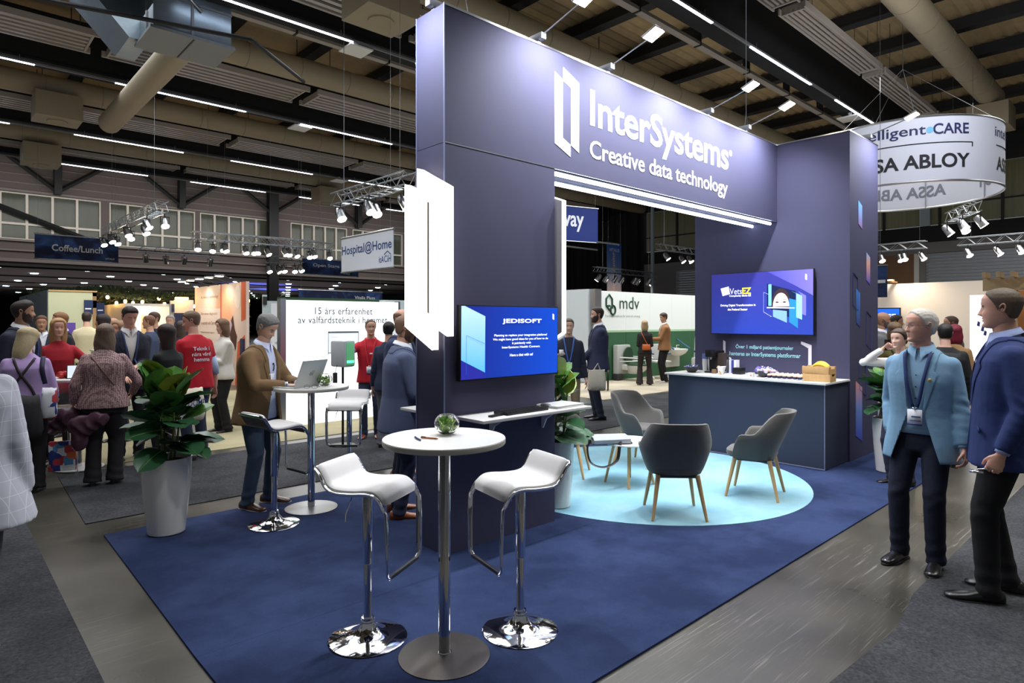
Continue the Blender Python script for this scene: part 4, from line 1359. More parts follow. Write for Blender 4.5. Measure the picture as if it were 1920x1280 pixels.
# ------------------------------------------------------------ low ceiling area beyond
LOWC = mat('low_ceiling', (96, 88, 88), .9)
struct(B().box(X0, X1, YF, 92, 4.35, 4.45).obj('ceiling_low', LOWC))
struct(B().box(X0, X1, 92, 92.2, 0, 4.4).obj('wall_rear', mat('black_wall', (16, 18, 24), .9)))
bw = B()
for k in range(7):
    bw.box(X0, X1, YF + 1.5 + k * 7.5, YF + 1.7 + k * 7.5, 4.27, 4.35)
bwm = struct(bw.obj('ceiling_beam_low', DARKM))
dl = thing('downlight', 'round white downlight in the low ceiling at the back', 'ceiling light', (0, 0, 0), 0, 'downlights in the low ceiling')
B().lathe([(0, 4.31), (.16, 4.31), (.19, 4.33), (.19, 4.349), (0, 4.349)], 12).obj('lens', mat('downlight_glow', (255, 255, 255), .5, emit=14, ecol=(225, 240, 255)), dl)
firstd = True
for iy in range(9):
    for ix in range(9):
        x, y = -1 + ix * 3.6 + (iy % 2) * 1.8, YF + 2.2 + iy * 4.2
        lab = 'round white downlight in the low ceiling, %s row back, %s from the left' % (ORD[iy], ORD[ix])
        if firstd:
            dl.location = (x, y, 0)
            dl['label'] = lab
            firstd = False
        else:
            dup(dl, (x, y, 0), label=lab)
# blue stage light on the low ceiling
spot('stage_light', (17.4, 46, 0.6), (17.4, 46, 4.35), 3200, 75, .6, (0.12, 0.16, 1.0), .3)
spot('stage_light', (21.5, 52, 0.6), (21.5, 52, 4.35), 3200, 75, .6, (0.12, 0.18, 1.0), .3)
struct(B().box(X1, X1 + .3, YF, 92, 0, 4.4).obj('wall_side', mat('black_wall', (16, 18, 24), .9)))

# ------------------------------------------------------------ right wall (facing -X)
XR = X1
rw = B()
rw.box(XR, XR + .3, YB, 24, 8.7, 10.1)
rw.box(XR, XR + .3, 24, YF, 0, 10.1)
struct(rw.obj('wall_right', mat('right_wall_dark', (46, 44, 46), .85)))
struct(B().box(XR - .02, XR + .28, YB, 24, 5.35, 6.1).obj('trim_2', mat('black_band', (26, 26, 28), .8)))
struct(B().box(XR, XR + .3, YB, 24, 4.85, 5.35).box(XR, XR + .3, 8.3, 8.8, 0, 4.85).box(XR, XR + .3, 14.5, 15, 0, 4.85).box(XR, XR + .3, 21.6, 24, 0, 4.85).obj('wall_lintel', mat('lintel_grey', (120, 118, 118), .8)))
# windows in the right wall
wr = bpy.data.objects.new('window_9', None)
COL.objects.link(wr)
struct(wr)
WP = mat('curtained_glass', (128, 126, 96), .25, var=.3, vscale=1.4, stretch=(1, 5, .15))
for k in range(13):
    ya = YB + 1 + k * 2.3
    B().box(XR + .1, XR + .12, ya + .05, ya + 2.25, 6.15, 8.65).obj('pane', WP, wr)
    B().box(XR, XR + .12, ya - .05, ya + .05, 6.1, 8.7).box(XR, XR + .12, ya + .05, ya + 2.25, 7.0, 7.06).obj('frame', DARKM, wr)
struct(B().box(XR - .1, XR, 8.15, 8.55, 6.1, 8.7).obj('trim_3', mat('pale_post', (150, 165, 176), .5)))
# roller shutters: real horizontal slats
SHM = mat('shutter_slat', (140, 144, 152), .35, .5)
for k, (ya, yb) in enumerate(((-6.5, 8.3), (15.0, 21.6))):
    t = bpy.data.objects.new('door_%d' % (k + 1), None)
    COL.objects.link(t)
    struct(t)
    SL = B().prism([(ya, 0), (yb, 0), (yb, .13), (ya, .13)], 0, .03, 'x').prism([(ya, .02), (yb, .02), (yb, .09), (ya, .09)], -.03, 0, 'x').mesh('slat', SHM)
    for q in range(24):
        link('slat', SL, t, (XR - .05, 0, 1.35 + q * .145))
struct(B().box(XR - .03, XR + .2, 8.8, 14.5, 2.0, 4.85).obj('door_3', mat('wood_panel_brown', (120, 90, 66), .7, var=.1, vscale=2, stretch=(1, 3, .2))))
struct(B().box(XR - .06, XR, 8.6, 8.8, 2, 4.85).obj('trim_4', mat('door_jamb', (200, 196, 190), .6)))
# black stage drapes at the far right corner
dr = B()
pts = []
for i in range(130):
    y = 24.2 + i * .1
    pts.append((33.6 + .12 * math.sin(i * 1.1) + .05 * math.sin(i * 2.7), y))
vs = [(x, y, 0) for x, y in pts] + [(x, y, 8.8) for x, y in pts]
dr.add(vs, [(i, i + 1, 130 + i + 1, 130 + i) for i in range(129)], 0, True)
tag(dr.obj('stage_drape', mat('black_drape', (34, 31, 32), .95)), 'tall black pleated drape in the corner behind the white and green wall', 'curtain')
struct(B().box(31.9, 32.05, 21.9, 22.05, 0, 10).obj('hall_post', mat('pale_post', (150, 165, 176), .5)))

# ================================================================== HANGING BANNERS
def banner(name, label, p0, p1, z0, z1, m, th=.02):
    """flat cloth between two floor points p0 -> p1 (left to right as read)"""
    t = thing(name, label, 'banner')
    a, b_ = Vector((*p0, 0)), Vector((*p1, 0))
    u = (b_ - a)
    L = u.length
    u.normalize()
    nrm = Vector((u.y, -u.x, 0))
    M = Matrix(((u.x, -nrm.x, 0, a.x), (u.y, -nrm.y, 0, a.y), (0, 0, 1, 0), (0, 0, 0, 1)))
    B().box(0, L, 0, th, z0, z1, M=M).obj('cloth', m, t)
    B().tube([M @ Vector((-.03, .01, z1)), M @ Vector((L + .03, .01, z1))], .025, 8).tube([M @ Vector((-.03, .01, z0)), M @ Vector((L + .03, .01, z0))], .018, 8).obj('rod', ALU, t)
    B().tube([M @ Vector((.1, .01, z1)), M @ Vector((.1, .01, 10.02))], .003, 4).obj('wire', ALU, t)
    B().tube([M @ Vector((L - .1, .01, z1)), M @ Vector((L - .1, .01, 10.02))], .003, 4).obj('wire', ALU, t)

    def put(s, m2, x, z, w, h, bold=0.0, nm='lettering'):
        o = M @ Vector((x, -.004, z))
        words(nm, s, m2, tuple(o), tuple(u), (0, 0, 1), (w, h), t, bold=bold)
    return t, put, M


def cloudy(name, c1, c2, sc=1.2, emit=0.0):
    m = bpy.data.materials.new(name)
    m.use_nodes = True
    nt = m.node_tree
    p = nt.nodes['Principled BSDF']
    p.inputs['Roughness'].default_value = .8
    tc = nt.nodes.new('ShaderNodeTexCoord')
    n1 = nt.nodes.new('ShaderNodeTexNoise')
    n1.inputs['Scale'].default_value = sc
    n1.inputs['Detail'].default_value = 8
    n1.inputs['Distortion'].default_value = 1.2
    nt.links.new(tc.outputs['Object'], n1.inputs['Vector'])
    cr = nt.nodes.new('ShaderNodeValToRGB')
    cr.color_ramp.elements[0].position = .45
    cr.color_ramp.elements[0].color = lin(c1) + (1,)
    cr.color_ramp.elements[1].position = .75
    cr.color_ramp.elements[1].color = lin(c2) + (1,)
    nt.links.new(n1.outputs[0], cr.inputs[0])
    nt.links.new(cr.outputs[0], p.inputs['Base Color'])
    if emit:
        nt.links.new(cr.outputs[0], p.inputs['Emission Color'])
        p.inputs['Emission Strength'].default_value = emit
    return m


NEB = cloudy('banner_night_blue', (26, 36, 72), (60, 104, 170))
PW2 = mat('banner_white_print', (232, 234, 240), .7)
t, put, _ = banner('hanging_banner', 'dark blue hanging banner reading Coffee/Lunch', (3.05, 30), (5.81, 30), 4.10, 5.05, NEB)
put('Coffee/Lunch', PW2, .53, 4.43, 1.68, .26, .02)
put('VITALIS', PW2, 2.3, 4.20, .32, .07)
t, put, _ = banner('hanging_banner', 'dark blue hanging banner reading Open Stage', (13.7, 30), (16.8, 30), 4.05, 4.84, NEB)
put('Open Stage', PW2, .56, 4.40, 1.45, .22, .02)
put('VITALIS', PW2, 2.2, 4.13, .4, .09)
BW = mat('banner_white_cloth', (206, 212, 222), .75)
NVP = mat('navy_print', (34, 60, 120), .7)
t, put, _ = banner('hanging_banner', 'white hanging banner reading Hospital@Home', (6.4, 12.14), (6.4, 10.15), 2.72, 3.43, BW)
put('Hospital@Home', NVP, .03, 3.02, 1.92, .25, .008)
put('itACiH', mat('print_blue', (40, 80, 140), .7), 1.5, 2.82, .43, .13, .004)
B().tube([(6.398, 10.45, 2.97), (6.398, 10.33, 3.03), (6.398, 10.22, 2.96)], .008, 5).obj('roof_mark', NVP, t)
t, put, _ = banner('hanging_banner', 'dark blue hanging banner reading Vitalis Plaza', (10.81, 24), (14.6, 24), 2.5, 2.95, NEB)
put('Vitalis Plaza', PW2, 2.45, 2.63, .98, .14, .01)
WB = mat('banner_royal_blue', (34, 52, 120), .75)
t, put, _ = banner('hanging_banner', 'blue hanging banner ending in way, partly hidden by the pillar', (14.0, 14.9), (17.1, 14.0), 4.42, 5.6, WB)
put('way', PW2, 1.65, 4.75, 1.0, .55, .02)
B().box(14.2, 17.1, 14.0, 14.05, 4.15, 4.2).box(16.6, 17.8, 13.6, 13.65, 4.35, 4.4).obj('lower_frame', ALU, t)
VB = ramp_mat('banner_sky_ramp', [(0, (214, 190, 196)), (.45, (130, 160, 214)), (1, (36, 96, 196))], 'Z', lo=3.4, hi=6.5)
t, put, M_ = banner('hanging_banner', 'tall narrow banner shading from blue to pink with vertical lettering', (30.2, 24), (31.6, 24), 3.3, 6.5, VB)
put('VITALIS', PW2, .2, 5.95, 1.0, .2, .005)
words('lettering', '\u00c5terbruksning', mat('banner_cream_print', (236, 210, 205), .7), (31.05, 23.994, 3.4), (0, 0, 1), (-1, 0, 0), (2.5, .5), t, bold=.02)

# round banner with repeated lettering
RC = Vector((18.76, 5.12, 0))
RR_ = 2.12
rg = thing('ring_banner', 'large white round hanging banner with repeated company lettering', 'banner', tuple(RC))
seg = 96
vs, fs = [], []
for k in range(seg):
    a = 2 * math.pi * k / seg
    for r_, z in ((RR_, 4.93), (RR_, 6.42), (RR_ - .02, 6.42), (RR_ - .02, 4.93)):
        vs.append((r_ * math.cos(a), r_ * math.sin(a), z))
for k in range(seg):
    k2 = (k + 1) % seg
    for j in range(4):
        j2 = (j + 1) % 4
        fs.append((k * 4 + j, k2 * 4 + j, k2 * 4 + j2, k * 4 + j2))
B().add(vs, fs, 0, True).obj('cloth', mat('ring_cloth', (196, 200, 214), .75, bump=.3, bscale=4), rg)
for z in (4.93, 6.42):
    B().tube([((RR_ - .01) * math.cos(2 * math.pi * k / seg), (RR_ - .01) * math.sin(2 * math.pi * k / seg), z) for k in range(seg + 1)], .03, 8).obj('hoop', ALU, rg)
for k in range(8):
    a = 2 * math.pi * k / 8
    B().tube([((RR_ - .04) * math.cos(a), (RR_ - .04) * math.sin(a), 4.93), ((RR_ - .04) * math.cos(a), (RR_ - .04) * math.sin(a), 6.42)], .012, 5).obj('strut', ALU, rg)
B().tube([(RR_, 0, 6.42), (0, 0, 8.3), (-RR_, 0, 6.42)], .006, 4).tube([(0, RR_, 6.42), (0, 0, 8.3), (0, -RR_, 6.42)], .006, 4).tube([(0, 0, 8.3), (0, 0, 9.6)], .008, 4).obj('sling', ALU, rg)
INKD = mat('ring_ink_navy', (30, 38, 84), .7)
INKB = mat('ring_ink_black', (24, 25, 32), .7)
INKG = mat('ring_ink_show_through', (112, 118, 132), .7)


def ringtext(s, m, a_end, w, h, zb, outward=True, bold=.02, nm='lettering'):
    """text read from outside, running clockwise seen from above... ends at angle a_end"""
    def warp(a, b_):
        ang = a_end - (w - a) / RR_ if outward else a_end - (w - a) / RR_
        r_ = RR_ + .006 if outward else RR_ - .026
        return (r_ * math.cos(ang), r_ * math.sin(ang), zb + b_)
    return words(nm, s, m, (0, 0, 0), (1, 0, 0), (0, 0, 1), (w, h), rg, bold=bold, warp=warp, res=4)


# outside, seen from the camera, text runs with increasing angle (left to right = counter-clockwise at the near side)
near = math.atan2(-RC.y, -RC.x)
for k in range(4):
    ae = near + 0.66 + k * math.pi / 2
    ringtext('intelligent', INKD, ae - 0.445, 1.60, .31, 5.93, bold=.01)
    ringtext('CARE', INKD, ae - .01, .78, .25, 5.99, bold=.02)
    dot = B()
    dv = [((RR_ + .006) * math.cos(ae - .408 + .035 * math.cos(q * math.pi / 8)), (RR_ + .006) * math.sin(ae - .408 + .035 * math.cos(q * math.pi / 8)), 6.10 + .075 * math.sin(q * math.pi / 8)) for q in range(16)]
    dot.add(dv, [tuple(range(16))])
    dot.obj('dot', mat('ring_dot', (110, 176, 214), .7), rg)
    ringtext('ASSA ABLOY', INKB, ae, 2.48, .33, 5.22, bold=.025)
    ringtext('ASSA ABLOY', INKG, ae, 2.48, .33, 5.22, outward=False, bold=.025)
    ln = B()
    P = [(RR_ + .006, ae + .03 - i * .06) for i in range(21)]
    ln.tube([(r_ * math.cos(a), r_ * math.sin(a), 5.80) for r_, a in P], .012, 4)
    ln.tube([((RR_ + .006) * math.cos(ae + .03), (RR_ + .006) * math.sin(ae + .03), z) for z in (5.80, 5.70)], .012, 4)
    ln.obj('bracket_line', INKB, rg)

# ================================================================== TRUSSES
TRU = mat('truss_aluminium', (176, 182, 188), .3, .9)
LENSW = mat('spot_lens', (255, 250, 240), .4, emit=26, ecol=(255, 240, 214))


def truss(label, p0, p1, w=.26, n=None, wires=True):
    a, b_ = Vector(p0), Vector(p1)
    u = b_ - a
    L = u.length
    u.normalize()
    s = Vector((-u.y, u.x, 0)).normalized() * (w / 2)
    up = Vector((0, 0, w))
    t = thing('lighting_truss', label, 'truss')
    cs = [a + s, a - s, a + s + up, a - s + up]
    for c0 in cs:
        B().tube([c0, c0 + u * L], .018, 6).obj('chord', TRU, t)
    n = n or max(3, int(L / w / 1.0))
    d = B()
    for i in range(n):
        f0, f1 = u * (L * i / n), u * (L * (i + 1) / n)
        o, e_ = (0, 2) if i % 2 == 0 else (2, 0)
        d.tube([cs[o] + f0, cs[e_] + f1], .009, 4)
        d.tube([cs[o + 1] + f0, cs[e_ + 1] + f1], .009, 4)
        d.tube([cs[2] + f0, cs[3] + f1], .009, 4)
        d.tube([cs[0] + f0, cs[1] + f0], .009, 4)
    d = d.obj('lattice', TRU, t)
    d['kind'] = 'stuff'
    if wires:
        for f0 in (.12, .88):
            B().tube([a + u * (L * f0) + up, Vector((a.x + u.x * L * f0, a.y + u.y * L * f0, 10.03))], .004, 4).obj('wire', ALU, t)
    return t


SP = thing('stage_spotlight', 'spot', 'spotlight')
B().tube([(0, 0, 0), (0, 0, -.10)], .012, 6).box(-.10, .10, -.01, .01, -.12, -.10).box(-.10, -.09, -.01, .01, -.26, -.10).box(.09, .10, -.01, .01, -.26, -.10).obj('yoke', DARKM, SP)
MS = Matrix.Translation((0, 0, -.24)) @ Matrix.Rotation(R(35), 4, 'X')
B().lathe([(0, .14), (.05, .14), (.075, .08), (.085, -.10), (.095, -.13), (.085, -.125)], 14, M=MS).obj('housing', ALU, SP)
B().lathe([(0, -.128), (.086, -.128), (.0, -.127)], 14, M=MS).obj('lens', LENSW, SP)
spot_first = True


def spots(fmt, p0, p1, fr, rot=0.0, scale=1.0):
    global spot_first
    a, b_ = Vector(p0), Vector(p1)
    for i, f0 in enumerate(fr):
        u_ = (b_ - a).normalized()
        p = a.lerp(b_, f0) + Vector((-u_.y, u_.x, 0)) * (.13 if i % 2 else -.13) + Vector((0, 0, .02))
        lab = fmt % ['first', 'second', 'third', 'fourth', 'fifth', 'sixth', 'seventh', 'eighth', 'ninth'][i]
        if spot_first:
            SP.location = p
            SP.rotation_euler = (0, 0, rot)
            SP['label'] = lab
            SP.scale = (scale,) * 3
            spot_first = False
        else:
            o = dup(SP, p, rot + rnd.uniform(-.5, .5), lab)
            o.scale = (scale,) * 3


T = [((6.8, 13.15, 4.30), (6.8, 10.17, 4.30)), ((4.5, 25.0, 4.6), (4.5, 18.1, 4.55)), ((6.4, 22.4, 4.40), (10.7, 22.4, 4.45)), ((7.6, 24.6, 4.7), (12.6, 24.6, 4.7)),
     ((6.45, 30, 4.6), (9.75, 30, 4.62)), ((26.6, 22, 4.4), (32.3, 22, 4.35)), ((24.6, 16.6, 5.0), (28.6, 16.6, 5.0)), ((26.6, 8.3, 4.35), (26.6, 6.5, 4.35)), ((26.6, 5.55, 4.35), (26.6, 2.4, 4.35)), ((23, 5.0, 4.75), (21.2, 4.0, 4.75)), ((10.3, 26.0, 4.1), (11.5, 25.1, 4.15))]
TN = ['above the Hospital@Home banner', 'at the left beside the Coffee/Lunch banner', 'in the middle left over the lit stands', 'behind the middle left truss', 'far left with dark unlit spots', 'in front of the tall narrow banner', 'high at the right in the stand opening', 'right of the tower, upper short piece', 'far right over the wooden slat stand', 'under the ring banner', 'short piece beside the Open Stage banner']
for (a, b_), nme in zip(T, TN):
    truss('aluminium lighting truss ' + nme, a, b_)
spots('lit spotlight under the truss above the Hospital@Home banner, %s along it', T[0][0], T[0][1], (.15, .5, .56, .86), R(180), 1.15)
spots('lit spotlight under the truss by the Coffee/Lunch banner, %s along it', T[1][0], T[1][1], (.02, .12, .2, .4, .52, .65, .85, .95), R(200), 1.1)
spots('lit spotlight under the middle left truss, %s from its left end', T[2][0], T[2][1], (.04, .17, .24, .42, .5, .6, .72, .85, .98), R(180), 1.1)
spots('lit spotlight under the rear middle left truss, %s along it', T[3][0], T[3][1], (.1, .35, .6, .8, .95), R(190), 1.2)
spots('dim spotlight under the far left truss, %s along it', T[4][0], T[4][1], (.1, .35, .55, .9), R(0), 1.2)
spots('grey spotlight under the truss before the narrow banner, %s along it', T[5][0], T[5][1], (.03, .2, .28, .45, .6, .72, .85, .98), R(20), 1.5)
spots('lit spotlight under the truss high in the stand opening, %s along it', T[6][0], T[6][1], (.12, .55, .62, .9), R(170), 1.35)
spots('lit spotlight under the short truss right of the tower, %s along it', T[7][0], T[7][1], (.2, .5, .62, .9), R(150), 1.2)
spots('lit spotlight under the far right truss, %s along it', T[8][0], T[8][1], (.1, .35, .55, .8), R(150), 1.2)
spots('bright spotlight under the ring banner, %s in the cluster', T[9][0], T[9][1], (.1, .35, .7, .95), R(170), 1.3)
spots('bright spotlight beside the Open Stage banner, %s in the cluster', T[10][0], T[10][1], (.1, .3, .5, .75, .95), R(190), 1.2)
# ================================================================== PEOPLE
tmp_scene = bpy.data.scenes.new('fusing')


def fuse(builder, voxel, smooth=4, factor=.5):
    """join overlapping closed pieces into one continuous skin; returns numpy verts and face lists"""
    me = bpy.data.meshes.new('raw')
    me.from_pydata(builder.v, [], builder.f)
    bm = bmesh.new()
    bm.from_mesh(me)
    bmesh.ops.recalc_face_normals(bm, faces=bm.faces)
    bm.to_mesh(me)
    bm.free()
    o = bpy.data.objects.new('raw', me)
    tmp_scene.collection.objects.link(o)
    r = o.modifiers.new('r', 'REMESH')
    r.mode = 'VOXEL'
    r.voxel_size = voxel
    if smooth:
        s = o.modifiers.new('s', 'SMOOTH')
        s.iterations = smooth
        s.factor = factor
    vl = tmp_scene.view_layers[0]
    vl.update()
    dg = vl.depsgraph
    ev = o.evaluated_get(dg)
    m2 = ev.to_mesh()
    n = len(m2.vertices)
    co = np.empty(n * 3, dtype=np.float32)
    m2.vertices.foreach_get('co', co)
    co = co.reshape(-1, 3).astype(float)
    fs = [tuple(p.vertices) for p in m2.polygons]
    ev.to_mesh_clear()
    bpy.data.objects.remove(o)
    bpy.data.meshes.remove(me)
    return co, fs


def npmesh(name, parts, mats, sharp=False):
    """parts: list of (verts Nx3, faces, material index)"""
    vs, fs, mi = [], [], []
    o = 0
    for co, f, m in parts:
        vs.append(np.asarray(co, dtype=float))
        fs += [[i + o for i in q] for q in f]
        mi += ([m] * len(f) if not isinstance(m, list) else m)
        o += len(co)
    me = bpy.data.meshes.new(name)
    me.from_pydata(np.concatenate(vs).tolist(), [], fs)
    for mm in mats:
        me.materials.append(mm)
    me.polygons.foreach_set('material_index', mi)
    me.polygons.foreach_set('use_smooth', [True] * len(fs))
    me.update()
    return me


def sstep(a, b, x):
    t = np.clip((x - a) / (b - a + 1e-9), 0, 1)
    return t * t * (3 - 2 * t)


# ---------------------------------------------------------------- head
def head_points(nu, nv):
    """directions on a sphere grid, poles at +-z; y = face"""
    vs, fs = [], []
    for i in range(nv + 1):
        ph = math.pi * i / nv
        for j in range(nu):
            th_ = 2 * math.pi * j / nu
            vs.append((math.sin(ph) * math.sin(th_), math.sin(ph) * math.cos(th_), math.cos(ph)))
    for i in range(nv):
        for j in range(nu):
            k = (j + 1) % nu
            fs.append((i * nu + j, (i + 1) * nu + j, (i + 1) * nu + k, i * nu + k))
    return np.array(vs), fs


def head_shape(d, fem=0.0, fat=0.0):
    """head surface for unit directions d (N,3); head centre origin, 0.235 m high"""
    x, y, z = d[:, 0].copy(), d[:, 1].copy(), d[:, 2].copy()
    zz = z
    h = np.sqrt(x * x + y * y) + 1e-9
    sa, ca = np.abs(x) / h, np.abs(y) / h
    # half width, front depth and back depth of the head at each height
    zt = [-1, -.97, -.9, -.8, -.65, -.5, -.25, 0, .3, .5, .7, .85, .95, 1]
    wt = [0, .024, .037, .047, .055, .060, .067, .0715, .0745, .0725, .063, .046, .027, 0]
    ft = [.0, .060, .080, .083, .081, .084, .085, .085, .091, .090, .076, .055, .031, 0]
    bt = [.0, .000, .012, .030, .050, .066, .080, .092, .101, .098, .083, .061, .035, 0]
    a_ = np.interp(zz, zt, wt)
    a_ = a_ * (1 + fat * .14 * sstep(.1, -.6, zz) - fem * .06 * sstep(-.2, -.8, zz))
    b_ = np.where(y > 0, np.interp(zz, zt, ft), np.interp(zz, zt, bt))
    pw = 2.35
    den = (sa ** pw + ca ** pw) ** (1 / pw)
    X = np.sign(x) * sa / den * a_
    Y = np.sign(y) * ca / den * b_
    Z = z * .1175
    # directions rescaled so the features below sit by real width
    x = X / .0735
    face = np.where(y > 0, 1.0, 0.0)

    def g(cx, cz, sx, sz):
        return np.exp(-((x - cx) / sx) ** 2 - ((zz - cz) / sz) ** 2) * face
    # nose
    ridge = np.clip((.12 - zz) / .40, 0, 1) * sstep(-.42, -.30, zz)
    nw = .10 + .07 * np.clip((.1 - zz) / .4, 0, 1)
    Y += (.003 + .021 * ridge) * np.exp(-(x / nw) ** 2) * sstep(-.44, -.31, zz) * sstep(.32, .08, zz) * face * (1 - .15 * fem)
    for s in (-1, 1):
        Y += .008 * g(s * .15, -.31, .07, .07)
        Y -= .013 * g(s * .36, .02, .17, .12)
        Y += .005 * g(s * .32, .20, .24, .07) * (1 - .6 * fem)
        Y += .005 * g(s * .48, -.26, .2, .16)
        Z += 0
    Y += .006 * g(0, -.50, .22, .045) + .007 * g(0, -.60, .2, .05)
    Y -= .006 * g(0, -.545, .25, .018)
    Y -= .004 * g(0, -.70, .25, .05)
    Y += .006 * g(0, -.86, .30, .12)
    return np.stack([X, Y, Z], 1)


EYEW = mat('eye_white', (226, 222, 218), .3)
EYED = mat('eye_dark', (52, 42, 36), .2)
LIP = {}


def skin_mats(tone):
    base = {'fair': (224, 178, 158), 'warm': (210, 162, 136), 'ruddy': (218, 166, 144), 'tan': (188, 142, 114)}[tone]
    sk = mat('skin_' + tone, base, .5, bump=.12, bscale=120, var=.07, vscale=14)
    lp = mat('lips_' + tone, tuple(int(v * .90 - (0 if i == 0 else 8)) for i, v in enumerate(base)), .45)
    return sk, lp


def ellip_np(c, r, nu=12, nv=8, Rm=None):
    v, f = head_points(nu, nv)
    v = v * np.array(r)
    if Rm is not None:
        v = v @ np.array(Rm.to_3x3()).T
    return v + np.array(c), f


def ear(s):
    """simple ear: rim ring + shell"""
    b_ = B()
    P = []
    for i in range(13):
        a = R(-120 + i * 22)
        P.append((s * (.072 + .007 * math.sin(i / 12 * math.pi)), -.008 - .014 * math.sin(a + .3), .001 + .024 * math.cos(a)))
    b_.tube(P, [.003, .004, .0045, .005, .005, .005, .005, .005, .0048, .0045, .004, .0055, .005], 6)
    v2, f2 = ellip_np((s * .071, -.010, -.002), (.006, .013, .023))
    o = len(b_.v)
    b_.v += [tuple(p) for p in v2]
    b_.f += [[i + o for i in q] for q in f2]
    return np.array(b_.v), b_.f


HEADRES = {'near': (84, 60), 'mid': (56, 40), 'far': (36, 26)}
_pts = {k: head_points(*v) for k, v in HEADRES.items()}


def hair_mesh(style, res, fem, fat):
    d, fs = _pts[res]
    x, y, z = d[:, 0], d[:, 1], d[:, 2]
    base = head_shape(d, fem, fat)
    n = np.array(base) / np.array([.076, .096, .1175])
    n /= np.linalg.norm(n, axis=1)[:, None]
    ax = np.abs(x)
    # hairline height as a function of direction: front high, sides above the ear, back low
    front = sstep(.15, .75, y)
    if style == 'bald':
        return None
    line_front = .62
    line = line_front * front + (1 - front) * (.12 - .62 * sstep(.1, -.6, y))
    # sideburns
    line = line - .22 * np.exp(-((y - .1) / .16) ** 2) * sstep(.5, .9, ax)
    th_ = .014
    wob = .0005 * np.sin(x * 31 + z * 9) + .0004 * np.sin(y * 27 - x * 13)
    if style == 'short':
        m = sstep(-.05, .10, z - line)
        t = -.005 + m * (.011 + .011 * sstep(.2, 1, z)) + m * wob
    elif style == 'quiff':
        m = sstep(-.05, .10, z - line + .05)
        t = -.005 + m * (.011 + .022 * sstep(.3, 1, z) * sstep(-.4, .8, y)) + m * wob
    elif style == 'sidepart':
        m = sstep(-.05, .10, z - line + .08 * x)
        t = -.005 + m * (.010 + .013 * sstep(.1, .9, z)) + m * wob * 1.5
    elif style == 'horseshoe':
        top = sstep(.55, .72, z + .25 * front)
        m = sstep(-.05, .08, z - line) * (1 - top)
        t = -.005 + m * .013 + m * wob * .6
    elif style == 'cropped':
        m = sstep(-.05, .10, z - line)
        m = sstep(-.05, .09, z - line - .14 * front)
        thin = sstep(.80, .97, z) * sstep(-.4, .1, y)
        t = -.005 + m * .0115 * (1 - .35 * thin) + m * wob * .4
    elif style == 'thinwhite':
        m = sstep(-.05, .12, z - (line + .17 * front))
        t = -.006 + m * (.012 + .004 * sstep(.5, 1, z) + .006 * sstep(-.25, -.7, y) * sstep(.6, 0, z)) + m * wob * 1.4
    elif style in ('long', 'bob', 'wavy', 'bun'):
        az = y / (np.sqrt(x * x + y * y) + 1e-9)
        line2 = .64 * sstep(.55, .85, az) - 1.3 * (1 - sstep(.40, .62, az))
        if style == 'bun':
            line2 = line - .02
        m = sstep(-.08, .12, z - line2)
        t = -.008 + m * (.026 if style != 'bun' else .020) + m * wob * 2
    out = base + n * t[:, None]
    if style in ('long', 'bob', 'wavy'):
        drop = {'long': .17, 'bob': .075, 'wavy': .15}[style]
        side = sstep(.45, .0, az)
        k = sstep(.05, -.9, z) * side
        out[:, 2] -= drop * k
        out[:, 0] *= 1 + (.40 if style == 'wavy' else .30) * sstep(.2, -.5, z) * side
        out[:, 1] -= .028 * k
        # hollow away from the face at the jaw
        out[:, 1] = np.where((y > .2) & (z < -.1), out[:, 1] - .03 * sstep(.2, .8, y) * sstep(-.1, -.5, z), out[:, 1])
        if style == 'wavy':
            out[:, 0] += .006 * np.sin(out[:, 2] * 60 + y * 4) * k
            out[:, 1] += .006 * np.sin(out[:, 2] * 55 + x * 5) * k
    parts = [(out, fs, 0)]
    if style == 'bun':
        v2, f2 = ellip_np((0, -.10, .055), (.040, .036, .038), 14, 10)
        parts.append((v2, f2, 0))
    return parts


def beard_mesh(res, fem, fat, full=1.0):
    d, fs = _pts[res]
    x, y, z = d[:, 0], d[:, 1], d[:, 2]
    base = head_shape(d, fem, fat)
    n = d / np.array([1, 1, 1])
    mouth = np.exp(-(x / .2) ** 2 - ((z + .545) / .06) ** 2)
    m = sstep(.0, .25, y + .1) * sstep(-.36 - .0, -.47, z + .30 * np.exp(-((np.abs(x) - .78) / .2) ** 2) * -1 - .0)
    side = sstep(.62, .75, np.abs(x)) * sstep(.1, -.1, z) * sstep(-.12, .05, y) * sstep(.5, .3, y)
    m = np.maximum(m, side) * (1 - mouth)
    out = base + n * (-.005 + m * (.012 * full))[:, None]
    return [(out, fs, 0)]


def hair_material(rgb):
    nm = 'hair_%d_%d_%d' % rgb
    return mat(nm, rgb, .6, bump=.5, bscale=60, var=.30, vscale=30, stretch=(5, 5, .5))


